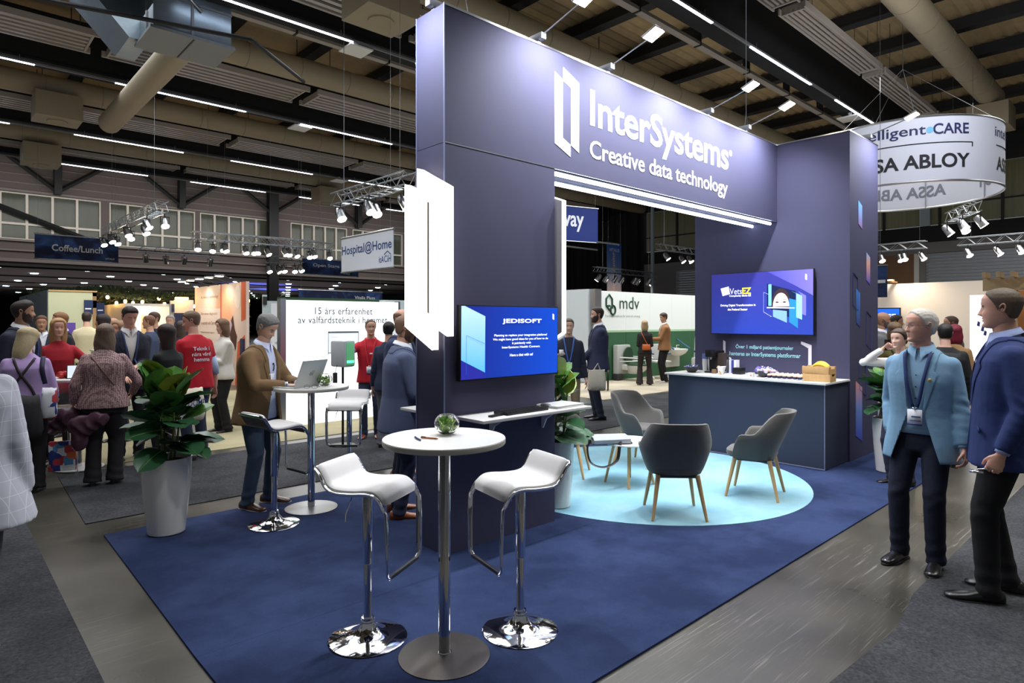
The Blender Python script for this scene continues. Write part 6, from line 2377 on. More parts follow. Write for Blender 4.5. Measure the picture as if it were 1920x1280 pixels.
P2 = Person('tall man in a dark navy blazer and black trousers at the right edge', (4.85, .77), 106, 1.90, detail='near', bulk=1.06, belly=.015, tone='ruddy', hair='cropped', hcol=(98, 84, 70), fat=.5,
            tcol=(38, 54, 106), shirt=(150, 164, 206), pants=(22, 22, 25), shoes=(24, 22, 22), vz=1.10, hem=.77, hy=-8, hp=0,
            handR=(.30, -.02, .86), handL=(-.27, .05, .87), hposeL='fist', feet=((.10, -.02, 0), (-.13, .10, 0)))
P2.part('key_ring', B().tube([(-.27, .09, .79), (-.28, .15, .78), (-.27, .18, .76)], .006, 6).box(-.295, -.26, .13, .19, .76, .772), CHROME)
P2.part('pocket_flap', B().prism([(-.20, .965), (-.09, .975), (-.09, 1.0), (-.20, .99)], P2.front_y(-.15, .98, .002) - .004, P2.front_y(-.15, .98, .002), 'y'), mat('top_jacket_38_54_106', (38, 54, 106)))

P3 = Person('grey haired man in a brown blazer typing on a laptop at the rear bar table', (2.24, 5.86), -56, 1.76, detail='near', bulk=1.08, belly=.03, tone='warm', hair='sidepart', hcol=(120, 118, 116), lean=4,
            tcol=(124, 96, 64), shirt=(206, 214, 240), pants=(52, 68, 88), shoes=(92, 54, 34), sole=(200, 196, 188), vz=1.05, open_=True, hem=.78, hy=0, hp=-24, hunch=.03,
            handR=(.11, .37, 1.165), handL=(-.07, .37, 1.17), elbR=(1, -.5, -.8), elbL=(-1, -.5, -.8), hposeR='relaxed', hposeL='relaxed', feet=((.14, .0, 0), (-.12, .05, 0)))
P3.part('name_card', B().box(.0, .075, P3.front_y(.03, 1.2, -.004), P3.front_y(.03, 1.2, -.001), 1.13, 1.25), mat('badge_white', (226, 228, 234), .4))
P3.part('clip_microphone', B().ellip((.0, P3.front_y(0, 1.34, .0), 1.335), (.010, .008, .010)).tube([(0, P3.front_y(0, 1.3, .0), 1.33), (.004, P3.front_y(0, 1.3, .004), 1.29), (.01, P3.front_y(0, 1.3, .002), 1.27)], .005, 6), BLACK)
P3.part('wristwatch', B().tube([P3.elb[0].lerp(P3.wri[0], .95), P3.elb[0].lerp(P3.wri[0], 1.02)], .036, 16), ALU)

P4 = Person('bald bearded man in a slate blue suit standing beside the pillar', (3.04, 4.72), -22, 1.75, detail='near', bulk=1.12, belly=.035, tone='warm', hair='cropped', hcol=(128, 98, 78), beard=1.0, bcol=(96, 68, 52), fat=.6, lean=3,
            tcol=(82, 92, 122), shirt=(236, 238, 244), pants=(44, 50, 72), shoes=(140, 78, 42), hem=.76, vz=1.08, hy=-5, hp=-8,
            handR=(.22, .32, 1.03), handL=(-.12, .34, 1.03), hposeR='relaxed', feet=((.13, -.02, 0), (-.12, .0, 0)))
P5 = Person('balding man in a navy suit standing right behind the man in slate blue', (3.82, 5.90), 300, 1.83, detail='mid', bulk=1.05, tone='ruddy', hair='horseshoe', hcol=(120, 90, 70),
            tcol=(44, 52, 84), pants=(30, 34, 50), shoes=(150, 92, 44), hem=.76, hy=-20)
P6 = Person('smiling man in a red t-shirt with red lanyard leaning on the round scanner', (4.76, 8.14), 232, 1.72, detail='mid', tone='warm', hair='cropped', hcol=(80, 64, 54), top='tee', sleeve='short', tcol=(190, 26, 44), pants=(54, 66, 88), shoes=(120, 60, 44), hem=.84,
            handR=(.32, .46, 1.42), elbR=(.4, -.2, -1), hy=18, hp=0)
P6.lanyard((206, 50, 60), 1.05)
P6.part('undershirt_sleeve', B().tube([P6.sho[0].lerp(P6.elb[0], .55), P6.elb[0], P6.elb[0].lerp(P6.wri[0], .5)], [.056, .052, .046], 14), mat('shirt_blue_grey', (130, 150, 186), .8))
P6.part('chest_print', B().box(-.09, -.05, P6.front_y(-.07, 1.27), P6.front_y(-.07, 1.27) + .002, 1.25, 1.30).box(-.045, .0, P6.front_y(-.03, 1.27), P6.front_y(-.03, 1.27) + .002, 1.265, 1.285), PRINT_W)
P7 = Person('person with black hair in a bun behind the slate suit, in patterned trousers', (4.57, 7.36), 40, 1.69, fem=1, detail='mid', tone='warm', hair='bun', hcol=(24, 20, 20), top='blouse', tcol=(40, 46, 72), pants=(96, 96, 108), hem=.80, hy=10)
P8 = Person('bearded man in a navy suit standing with folded hands in the stand opening', (8.52, 6.96), 138, 1.93, detail='mid', bulk=1.08, belly=.02, tone='warm', hair='short', hcol=(52, 38, 32), beard=1.3, bcol=(58, 38, 30), tcol=(44, 50, 76), shirt=(236, 236, 240), pants=(36, 42, 60),
            handR=(.06, .26, .96), handL=(-.03, .27, .95), shoes=(18, 17, 18), hem=.80, hy=6, hp=2, vz=1.16)
P8.part('name_badge', B().box(.07, .14, P8.front_y(.1, 1.28), P8.front_y(.1, 1.28) + .003, 1.27, 1.30), mat('badge_white', (226, 228, 234), .4))
P9 = Person('man in a dark sweater with blue lanyard holding a paper cup behind the plant', (7.15, 6.42), 225, 1.73, detail='mid', tone='warm', hair='short', hcol=(90, 76, 66), top='sweater', tcol=(32, 36, 50), pants=(130, 112, 88), hem=.86, handR=(.16, .28, 1.24), hposeR='fist')
P9.lanyard((70, 100, 170), 1.08)
P9.part('paper_cup', B().lathe([(0, 0), (.026, 0), (.034, .09), (0, .09)], 16, M=Matrix.Translation(P9.wri[0] + Vector((-.03, .08, -.01)))), WHITE)
P10 = Person('woman in black with blond bob and orange crossbody bag, seen from behind', (13.98, 9.85), 40, 1.72, fem=1, detail='mid', tone='fair', hair='bob', hcol=(176, 150, 112), top='sweater', tcol=(34, 28, 28), pants=(44, 36, 34), shoes=(60, 54, 50), hem=.88, flare=1.2,
             handR=(.12, .2, 1.05), handL=(-.12, .2, 1.05), feet=((.14, 0, 0), (-.14, 0, 0)))
P10.strap([(-.10, 1.46, -1), (-.05, 1.34, -1), (.02, 1.20, -1), (.08, 1.10, -1)], (190, 100, 50), .010)
P10.part('crossbody_bag', soft_bag(B(), (.03, P10.front_y(0, 1.04, .03, -1), 1.05), .22, .15, .06, M=None), mat('bag_orange', (196, 100, 44), .55))
P11 = Person('man in a tan jacket and black trousers facing the woman in black', (14.9, 9.85), 135, 1.92, detail='mid', tone='warm', hair='short', hcol=(70, 46, 36), tcol=(150, 106, 68), shirt=(220, 214, 206), pants=(22, 21, 22), shoes=(206, 196, 180), sole=(230, 228, 220), hem=.84, vz=1.0, hy=12, hp=-12,
             handR=(.12, .34, 1.10), handL=(-.05, .36, 1.12), lapel=False)
# right background
P12 = Person('young woman in white talking on a mobile phone behind the pale blue blazer', (7.40, 2.04), 150, 1.62, fem=1, detail='mid', tone='fair', hair='bun', hcol=(70, 52, 44), top='blouse', tcol=(232, 228, 224), pants=(40, 42, 60), hem=.8, handR=(.12, .12, 1.55), elbR=(.8, .6, -1), hposeR='fist', hy=14)
P12.part('mobile_phone', B().box(.095, .107, .05, .12, 1.53, 1.66, bev=.003), BLACK)
Person('bald man with glasses in a grey jacket just right of the tower', (10.4, 3.12), 282, 1.83, detail='mid', tone='tan', hair='bald', tcol=(110, 112, 116), shirt=(220, 222, 228), glasses=True, beard=.5, bcol=(110, 96, 86), hy=15)
Person('dark haired man in the crowd behind the bald man', (12.4, 3.50), 282, 1.80, detail='far', tone='tan', hair='short', hcol=(60, 48, 42), tcol=(50, 50, 60))
P15 = Person('long haired woman in an olive jacket seen from behind', (9.55, 2.70), 30, 1.68, fem=1, detail='mid', hair='long', hcol=(112, 88, 62), top='sweater', tcol=(120, 108, 62), pants=(50, 50, 56), hem=.78)
P15.strap([(-.10, 1.46, -1), (-.02, 1.3, -1), (.06, 1.12, -1)], (50, 48, 46), .012)
Person('man with glasses looking left in front of the cream wall', (11.9, 2.56), 118, 1.78, detail='far', tone='tan', hair='cropped', hcol=(80, 60, 50), tcol=(104, 92, 100), glasses=True)
Person('woman with dark red bobbed hair and a tan jacket, back to us', (10.15, 2.15), 14, 1.65, fem=1, detail='mid', hair='bob', hcol=(118, 28, 46), top='sweater', tcol=(150, 116, 76), pants=(40, 38, 42), hem=.80)
P18 = Person('person in a black jacket with a black backpack behind the pale blue blazer', (8.75, 1.95), 20, 1.66, detail='mid', hair='short', hcol=(30, 26, 26), tcol=(26, 27, 32), top='sweater', pants=(30, 30, 36), bulk=1.1)
P18.part('backpack', soft_bag(B(), (0, -.20, 1.22), .30, .42, .16), mat('backpack_black', (28, 28, 31), .8))
# left crowd
def checked():
    m = bpy.data.materials.new('checked_linen')
    m.use_nodes = True
    nt = m.node_tree
    p = nt.nodes['Principled BSDF']
    p.inputs['Roughness'].default_value = .85
    tc = nt.nodes.new('ShaderNodeTexCoord')
    sp = nt.nodes.new('ShaderNodeSeparateXYZ')
    nt.links.new(tc.outputs['Object'], sp.inputs[0])
    last = None
    for ax, f_ in (('X', 17.0), ('Z', 14.0), ('Y', 17.0)):
        a = nt.nodes.new('ShaderNodeMath')
        a.operation = 'MULTIPLY'
        a.inputs[1].default_value = f_
        b_ = nt.nodes.new('ShaderNodeMath')
        b_.operation = 'FRACT'
        c_ = nt.nodes.new('ShaderNodeMath')
        c_.operation = 'LESS_THAN'
        c_.inputs[1].default_value = .035
        nt.links.new(sp.outputs[ax], a.inputs[0])
        nt.links.new(a.outputs[0], b_.inputs[0])
        nt.links.new(b_.outputs[0], c_.inputs[0])
        if last is None:
            last = c_
        else:
            d_ = nt.nodes.new('ShaderNodeMath')
            d_.operation = 'MAXIMUM'
            nt.links.new(last.outputs[0], d_.inputs[0])
            nt.links.new(c_.outputs[0], d_.inputs[1])
            last = d_
    mx = nt.nodes.new('ShaderNodeMixRGB')
    mx.inputs[1].default_value = lin((176, 178, 188)) + (1,)
    mx.inputs[2].default_value = lin((206, 208, 214)) + (1,)
    nt.links.new(last.outputs[0], mx.inputs[0])
    nt.links.new(mx.outputs[0], p.inputs['Base Color'])
    return m


Person('person in a light checked grey jacket cut by the left edge of the picture', (.09, 4.05), 80, 1.75, detail='mid', bulk=1.25, tone='fair', hair='short', hcol=(120, 110, 100), tcol=(178, 180, 190), top='coat', pants=(60, 60, 66), hem=.72, lapel=False,
       tmat=checked())
P21 = Person('tall dark haired man in a navy blazer at the far left looking right', (.80, 9.1), -42, 1.93, detail='mid', tone='tan', hair='quiff', hcol=(44, 34, 30), beard=.6, bcol=(60, 46, 40), tcol=(30, 34, 52), shirt=(224, 226, 230), hy=32, vz=1.16)
P21.lanyard((40, 56, 110), 1.05, badge=False)
P22 = Person('blond woman in a lilac blouse carrying a black tote bag, back to us', (.72, 7.86), 72, 1.64, fem=1, bulk=1.25, detail='mid', hair='long', hcol=(190, 172, 134), top='blouse', tcol=(176, 150, 200), pants=(26, 25, 28), shoes=(30, 28, 28), hem=.84, flare=.8, hy=-38, hp=-14, lean=8,
             handR=(.22, .26, 1.0))
P22.strap([(.10, 1.44, -1), (.02, 1.28, -1), (-.10, 1.10, -1), (-.14, 1.04, -1)], (50, 40, 40), .013)
P22.strap([(-.09, 1.44, -1), (-.02, 1.28, -1), (.08, 1.12, -1), (.12, 1.04, -1)], (50, 40, 40), .013)
P22.strap([(.16, 1.46, -1), (.17, 1.32, -1), (.19, 1.16, -1)], (44, 46, 74), .022)
P22.part('tote_bag', soft_bag(B(), (-.04, -.27, .84), .50, .42, .15), mat('tote_black', (44, 42, 46), .8, bump=.5, bscale=120, var=.5, vscale=60))
P22.part('papers', B().box(-.16, -.02, -.30, -.292, 1.0, 1.09), WHITE)


def patch_cloth(name, sc=9):
    """bold printed tote cloth: patches of white, orange, blue and red"""
    m = bpy.data.materials.new(name)
    m.use_nodes = True
    nt = m.node_tree
    p = nt.nodes['Principled BSDF']
    p.inputs['Roughness'].default_value = .7
    tc = nt.nodes.new('ShaderNodeTexCoord')
    vo = nt.nodes.new('ShaderNodeTexVoronoi')
    vo.distance = 'CHEBYCHEV'
    vo.inputs['Scale'].default_value = sc
    nt.links.new(tc.outputs['Object'], vo.inputs['Vector'])
    sx = nt.nodes.new('ShaderNodeSeparateColor')
    nt.links.new(vo.outputs['Color'], sx.inputs[0])
    cr = nt.nodes.new('ShaderNodeValToRGB')
    cr.color_ramp.interpolation = 'CONSTANT'
    cols = [(0, (232, 234, 240)), (.3, (216, 112, 60)), (.48, (40, 60, 130)), (.66, (232, 234, 240)), (.8, (190, 60, 70)), (.9, (90, 150, 200))]
    el = cr.color_ramp.elements
    while len(el) < len(cols):
        el.new(.5)
    for e_, (q, c) in zip(el, cols):
        e_.position = q
        e_.color = lin(c) + (1,)
    nt.links.new(sx.outputs[0], cr.inputs[0])
    nt.links.new(cr.outputs[0], p.inputs['Base Color'])
    return m


PATCH = patch_cloth('patch_print')
P22.part('printed_tote', soft_bag(B(), (.25, -.17, .96), .14, .30, .07), PATCH)
P23 = Person('blond woman in a red top with her hand on her hip, behind the lilac blouse', (1.2, 9.5), 262, 1.73, fem=1, detail='mid', hair='long', hcol=(176, 136, 92), top='tee', sleeve='short', tcol=(170, 30, 44), pants=(30, 28, 30), tone='ruddy', handL=(-.17, .06, 1.0), elbL=(-1, -.1, -.2), hem=.84, hy=8)
Person('fair haired smiling man in a black jacket behind the standing table', (1.48, 11.4), 192, 1.82, detail='mid', tone='ruddy', hair='short', hcol=(140, 96, 62), tcol=(24, 26, 34), shirt=(216, 222, 236), hy=-18)
Person('smiling man in dark blue, half hidden behind the fair haired man', (1.38, 12.7), 265, 1.78, detail='far', tone='tan', hair='short', hcol=(96, 60, 42), tcol=(38, 48, 74))
Person('man in a cream shirt at the back counter, back to us', (2.42, 15.4), 76, 1.88, detail='far', hair='short', hcol=(50, 38, 34), top='sweater', tcol=(214, 204, 170), pants=(60, 56, 52))
HERR = mat('rose_pattern', (160, 124, 124), .8)


def scale_pattern():
    m = bpy.data.materials.new('scale_pattern_cloth')
    m.use_nodes = True
    nt = m.node_tree
    p = nt.nodes['Principled BSDF']
    p.inputs['Roughness'].default_value = .8
    tc = nt.nodes.new('ShaderNodeTexCoord')
    mp = nt.nodes.new('ShaderNodeMapping')
    mp.inputs['Scale'].default_value = (1.6, 1.6, 2.6)
    nt.links.new(tc.outputs['Object'], mp.inputs['Vector'])
    vo = nt.nodes.new('ShaderNodeTexVoronoi')
    vo.inputs['Scale'].default_value = 34
    vo.inputs['Randomness'].default_value = .35
    nt.links.new(mp.outputs[0], vo.inputs['Vector'])
    cr = nt.nodes.new('ShaderNodeValToRGB')
    cr.color_ramp.elements[0].position = .25
    cr.color_ramp.elements[0].color = lin((196, 164, 160)) + (1,)
    cr.color_ramp.elements[1].position = .62
    cr.color_ramp.elements[1].color = lin((112, 82, 86)) + (1,)
    nt.links.new(vo.outputs['Distance'], cr.inputs[0])
    nt.links.new(cr.outputs[0], p.inputs['Base Color'])
    return m


P27 = Person('woman in a rose patterned blouse and black trousers holding a plum jacket, back to us', (1.36, 7.70), 70, 1.67, fem=1, bulk=1.30, detail='near', hair='wavy', hcol=(112, 90, 76), top='blouse', tcol=(160, 120, 124), tmat=scale_pattern(), pants=(28, 26, 30), shoes=(34, 30, 34), hem=.86, flare=.9,
             handL=(-.30, .08, .90), handR=(.24, .22, .98), elbR=(1, -.6, -.4), lean=5)
cl = B()
for (c, r_) in (((-.32, .02, .74), (.15, .09, .13)), ((-.16, -.15, .68), (.16, .08, .12)), ((-.44, .05, .66), (.12, .07, .08)), ((-.20, -.15, .52), (.09, .05, .13)), ((-.03, -.17, .74), (.12, .06, .09)), ((-.53, .02, .60), (.09, .06, .035))):
    cl.ellip(c, r_)
cc_, cf_ = fuse(cl, .014, 14, .8)
q_ = np.abs(np.sin(cc_[:, 0] * 26 + cc_[:, 2] * 12 + np.sin(cc_[:, 2] * 20))) * .022 + np.sin(cc_[:, 2] * 30 - cc_[:, 0] * 34) * .007
cc_[:, 1] += q_
cc_[:, 2] += q_ * .7
link('plum_jacket', npmesh('plum_jacket', [(P27.bend(cc_), cf_, 0)], [mat('plum_leather', (74, 44, 60), .45, bump=.5, bscale=18)]), P27.root)
P27.strap([(-.12, 1.44, -1), (.0, 1.28, -1), (.12, 1.1, -1)], (120, 92, 84), .008)
P27.part('bag_cord', B().tube([(-.34, .06, .72), (-.38, .07, .56), (-.37, .06, .48)], .004, 5), BLACK)
bp = B()
bp.box(-.52, -.27, .03, .10, .18, .50, bev=.008)
P27.part('printed_paper_bag', bp, patch_cloth('patch_print_large', 13))
P28 = Person('dark haired man in a navy blazer and white shirt looking down, facing us', (1.85, 8.95), 268, 1.88, detail='near', tone='ruddy', hair='quiff', hcol=(40, 30, 26), tcol=(32, 36, 52), shirt=(220, 218, 216), vz=1.10, hy=10, hp=-18, handL=(-.05, .30, 1.10), handR=(.1, .3, 1.0))
P28.lanyard((60, 74, 120), 1.02, badge=False, w=.008)
P29 = Person('dark haired woman in black with a cream tote bag on her shoulder', (2.0, 7.85), 118, 1.66, fem=1, bulk=1.05, detail='mid', hair='long', hcol=(46, 30, 26), top='tee', sleeve='short', tcol=(24, 25, 28), pants=(28, 28, 34), hem=.82, handL=(-.02, .34, 1.08), handR=(.12, .34, 1.06), hy=10)
P29.strap([(.13, 1.46, 1), (.16, 1.30, 0), (.17, 1.10, -1), (.19, .98, -1)], (216, 206, 184), .018)
P29.part('cream_tote', soft_bag(B(), (.16, -.20, .80), .38, .40, .12), mat('tote_cream', (214, 204, 184), .8, bump=.4, bscale=16))
P29.part('watch', B().tube([P29.elb[0].lerp(P29.wri[0], .92), P29.elb[0].lerp(P29.wri[0], .99)], .034, 14), ALU)
words('bag_print', 'DOMD', mat('bag_print_blue', (40, 62, 130), .7), (.03, -.268, .74), (1, 0, 0), (0, 0, 1), (.27, .07), P29.root, bold=.02)
P30 = Person('man in a red t-shirt with white back print, leaning forward', (2.45, 8.35), 108, 1.82, detail='near', tone='ruddy', bulk=1.0, hair='short', hcol=(112, 88, 70), top='tee', sleeve='short', tcol=(186, 22, 40), pants=(44, 54, 74), shoes=(50, 44, 42), hem=.86, hy=50, hp=-6, lean=6, handL=(-.18, .30, 1.05))
for i in (0, 1):
    P30.part('undershirt_sleeve', B().tube([P30.sho[i].lerp(P30.elb[i], .55), P30.elb[i], P30.elb[i].lerp(P30.wri[i], .35)], [.058, .054, .050], 14), mat('undershirt_blue', (170, 190, 220), .8))
for tx, zz_, w_ in (('Teknik i', 1.30, .21), ('n\u00e4ra v\u00e5rd', 1.235, .24), ('hemma', 1.17, .20)):
    vs_, f_ = text_mesh(tx, .012)
    lo, hi = vs_.min(0), vs_.max(0)
    s_ = w_ / (hi[0] - lo[0])
    P_ = []
    for v in vs_:
        x = w_ / 2 - (v[0] - lo[0]) * s_
        z = zz_ + (v[1] - lo[1]) * s_ * .95
        P_.append((-x, P30.front_y(-x, z, .007, -1), z))
    P30_m = npmesh('back_print', [(P30.bend(P_), [tuple(q) for q in f_], 0)], [PRINT_W])
    link('back_print', P30_m, P30.root)
P31 = Person('woman with a brown bob in a white blouse and black trousers in profile facing left', (3.36, 10.13), 184, 1.73, fem=1, bulk=1.12, belly=.03, detail='mid', hair='bob', hcol=(120, 92, 70), top='blouse', tcol=(216, 212, 202), pants=(24, 23, 26), shoes=(36, 34, 36), hem=.84, flare=.6, hp=-8,
             handL=(-.05, .32, 1.15), handR=(.12, .30, 1.12))
P31.part('cream_tote', soft_bag(B(), (.20, -.12, .98), .36, .34, .14), mat('tote_cream', (214, 204, 184), .8, bump=.4, bscale=16))
P31.strap([(.12, 1.45, 1), (.16, 1.2, 0), (.20, 1.10, -1)], (216, 206, 184), .014)
# heads far back
for k, (xy, H_, dg, hair, hc, tc_, fm, lab) in enumerate((
        ((2.05, 11.6), 1.80, 160, 'long', (44, 34, 32), (40, 40, 46), 1, 'woman with long dark hair in the far crowd at the left'),
        ((2.88, 12.4), 1.80, 150, 'cropped', (120, 80, 60), (60, 72, 100), 0, 'man with very short hair in the far crowd, left of the red t-shirt'),
        ((3.15, 13.2), 1.86, 200, 'short', (80, 56, 44), (40, 48, 66), 0, 'brown haired man behind the very short haired man'),
        ((2.02, 10.3), 1.70, 210, 'bob', (150, 118, 86), (90, 80, 80), 1, 'blond woman in the far crowd beside the patterned blouse'),
        ((3.7, 14.3), 1.81, 240, 'short', (150, 140, 130), (140, 160, 190), 0, 'grey haired man in a light blue shirt far back at the left'),
        ((3.35, 12.3), 1.70, 60, 'long', (70, 54, 46), (40, 38, 40), 1, 'brown haired woman far back, head turned away'),
        ((2.6, 13.8), 1.76, 230, 'horseshoe', (120, 110, 104), (170, 172, 180), 0, 'balding man far back behind the navy blazer'))):
    Person(lab, xy, dg, H_, fem=fm, detail='far', hair=hair, hcol=hc, tcol=tc_, top='sweater', tone='warm')
bpy.data.scenes.remove(tmp_scene)
# ================================================================== OTHER STANDS
LITW = mat('light_wall_cloth', (252, 253, 255), .6, emit=.92, ecol=(250, 252, 255))
TEALP = mat('teal_print', (40, 84, 96), .6)
GREYP = mat('grey_print', (120, 140, 150), .6)
# white light wall "15 ars erfarenhet"
lw = thing('light_wall', 'large white light wall with the text 15 \u00e5rs erfarenhet', 'light wall')
B().box(4.20, 6.29, 9.80, 9.90, .02, 2.04).obj('lit_cloth', LITW, lw)
B().box(4.11, 4.20, 9.79, 9.92, .0, 2.06).box(6.29, 6.33, 9.79, 9.92, 0, 2.06).obj('frame', ALU, lw)
yl = 9.795
words('lettering', '15 \u00e5rs erfarenhet', TEALP, (4.69, yl, 1.815), (1, 0, 0), (0, 0, 1), (1.07, .115), lw, bold=.004, spacing=1.08)
words('lettering', 'av v\u00e4lf\u00e4rdsteknik i hemmet', TEALP, (4.40, yl, 1.665), (1, 0, 0), (0, 0, 1), (1.66, .115), lw, bold=.004, spacing=1.08)
words('lettering', 'Digitala hembes\u00f6k och', GREYP, (4.42, yl, .585), (1, 0, 0), (0, 0, 1), (.74, .06), lw)
words('lettering', 'egenmonitorering', GREYP, (4.50, yl, .50), (1, 0, 0), (0, 0, 1), (.56, .055), lw)
words('lettering', 'Dosmedicinment', GREYP, (4.98, yl, 1.04), (1, 0, 0), (0, 0, 1), (.52, .055), lw)
words('lettering', 'L\u00e4karenhet', GREYP, (5.70, yl, .66), (1, 0, 0), (0, 0, 1), (.40, .055), lw)
pm_ = B()
pm_.box(4.93, 5.48, yl - .002, yl, 1.17, 1.53).obj('printed_monitor', mat('monitor_print', (236, 240, 244), .5, emit=.5), lw)
B().box(4.92, 5.49, yl - .004, yl - .002, 1.50, 1.53).box(4.92, 4.93, yl - .004, yl - .002, 1.14, 1.53).box(5.48, 5.49, yl - .004, yl - .002, 1.14, 1.53).box(4.92, 5.49, yl - .004, yl - .002, 1.16, 1.175).obj('monitor_outline', GREYP, lw)
B().box(4.99, 5.08, yl - .004, yl - .003, 1.43, 1.434).obj('monitor_text', mat('print_orange', (220, 120, 90), .6), lw)
# white cabinet behind it at right, green wall and roll-up at left
tag(B().box(6.38, 7.0, 10.4, 10.6, 0, 2.10, bev=.01).obj('display_wall', mat('pale_teal_wall', (206, 220, 222), .6)), 'pale teal stand wall just behind the right end of the light wall', 'wall panel')
gw = thing('green_wall', 'dark green stand wall behind the left end of the white light wall', 'wall panel')
B().box(6.2, 9.8, 14.8, 14.95, 0, 2.28).obj('panel', mat('stand_green', (52, 84, 56), .8), gw)
words('lettering', 'CHECK POINT', mat('green_print', (30, 54, 38), .7), (6.5, 14.79, 1.98), (1, 0, 0), (0, 0, 1), (1.0, .12), gw)
clp = thing('clip_lamp', 'small clip lamp at the top left of the dark green wall', 'lamp', (6.22, 14.8, 2.285))
B().tube([(0, 0, 0), (0, -.1, .06)], .008, 6).ellip((0, -.14, .07), (.05, .07, .05)).obj('shade', ALU, clp)
ru = thing('roll_up', 'white roll-up poster with a small woman in a white car seat print', 'poster stand', (5.62, 13.9, 0), R(-12))
B().box(0, .60, 0, .015, .08, 2.10).obj('cloth', mat('rollup_white', (222, 226, 232), .6), ru)
B().box(-.02, .62, -.08, .08, 0, .08, bev=.01).obj('base', ALU, ru)
words('lettering', 'taoR', GREYP, (.17, -.003, 1.85), (1, 0, 0), (0, 0, 1), (.28, .1), ru)
u_ = B()
u_.prism([(.08, 1.22), (.2, 1.30), (.34, 1.42), (.42, 1.44), (.50, 1.40), (.48, 1.26), (.30, 1.20), (.12, 1.18)], -.004, -.002, 'y', 0)
u_.prism([(.40, 1.44), (.44, 1.52), (.48, 1.52), (.52, 1.42), (.50, 1.38)], -.006, -.004, 'y', 1)
u_.prism([(.43 + .026 * math.cos(a), 1.565 + .036 * math.sin(a)) for a in [i * math.pi / 6 for i in range(12)]], -.007, -.005, 'y', 2)
u_.obj('print', [mat('print_seat', (170, 172, 180), .6), mat('print_dark', (56, 56, 68), .6), mat('print_skin', (200, 150, 130), .6)], ru)
hd_ = thing('display_frame', 'tall pale framed display with black fittings beside the orange wall', 'display', (6.08, 15.4, 0))
B().box(-.05, .05, 0, .05, 0, 2.35).box(.5, .55, 0, .05, 0, 2.2).box(0, .5, .01, .03, .1, 2.2).obj('panel', mat('pale_teal_wall', (206, 220, 222), .6), hd_)
B().box(-.07, .0, -.05, 0, 1.2, 1.35).box(-.07, .0, -.05, 0, 1.7, 1.82).box(-.06, .03, -.05, 0, 2.1, 2.3).obj('bracket', DARKGREY, hd_)
B().tube([(0, -.02, 1.62), (.25, -.1, 1.5), (.3, -.1, 1.45)], .03, 8).obj('arm', WHITE, hd_)

# orange lit poster wall (faces -X)
orm = bpy.data.materials.new('orange_poster')
orm.use_nodes = True
nt = orm.node_tree
p_ = nt.nodes['Principled BSDF']
tc = nt.nodes.new('ShaderNodeTexCoord')
n1 = nt.nodes.new('ShaderNodeTexNoise')
n1.inputs['Scale'].default_value = .9
n1.inputs['Detail'].default_value = 0
nt.links.new(tc.outputs['Object'], n1.inputs['Vector'])
cr = nt.nodes.new('ShaderNodeValToRGB')
cr.color_ramp.elements[0].position = .42
cr.color_ramp.elements[0].color = lin((240, 178, 140)) + (1,)
cr.color_ramp.elements[1].position = .60
cr.color_ramp.elements[1].color = lin((238, 214, 200)) + (1,)
nt.links.new(n1.outputs[0], cr.inputs[0])
nt.links.new(cr.outputs[0], p_.inputs['Base Color'])
ow = thing('poster_wall', 'peach and orange poster wall with lamps on top and a hand holding a phone', 'poster wall')
B().box(6.0, 6.08, 16.42, 20.6, 0, 2.72).obj('panel', orm, ow)
OX = 5.997
g_ = B()
g_.prism([(16.5, 0), (17.2, 0), (17.0, 1.15), (16.5, 1.35)], OX - .003, OX, 'x', 0)
g_.prism([(16.44, 1.75), (16.75, 1.70), (16.75, 2.72), (16.44, 2.72)], OX - .003, OX, 'x', 0)
g_.prism([(18.25, 1.78), (18.25, 2.72), (18.32, 2.72), (18.32, 1.78)], OX - .003, OX, 'x', 0)
g_.prism([(20.3, .9), (18.35, .9), (18.35, 2.05), (20.3, 2.1)], OX - .004, OX, 'x', 1)
g_.prism([(17.0 + .22 * math.cos(a), 2.35 + .32 * math.sin(a)) for a in [i * math.pi / 10 for i in range(20)]], OX - .005, OX - .002, 'x', 1)
g_.prism([(17.75, 1.45), (17.35, 1.85), (17.22, 1.50), (17.05, 1.30), (17.15, .95), (17.45, .92), (17.55, 1.30)], OX - .006, OX - .003, 'x', 2)
g_.prism([(17.80, 1.38), (17.52, 1.76), (17.40, 1.60), (17.66, 1.22)], OX - .008, OX - .005, 'x', 3)
g_.obj('print', [mat('poster_orange', (222, 104, 62), .7), mat('poster_cream', (244, 228, 218), .7), mat('poster_hand', (84, 50, 44), .7), mat('poster_phone', (196, 178, 200), .6)], ow)
BRP = mat('poster_brown_ink', (140, 96, 76), .7)
for tx, ya, z, w_, h_ in (('At medical technology', 20.0, 2.34, 1.5, .10), ('Skin cancer diagnostics', 20.0, 1.86, 1.45, .10), ('in seconds with Dermscan', 20.0, 1.60, 1.5, .10), ('Clinical decision support', 20.0, 1.34, 1.2, .06), ('www', 19.9, 1.0, .9, .04)):
    words('lettering', tx, BRP, (OX - .008, ya, z), (0, -1, 0), (0, 0, 1), (w_, h_), ow)
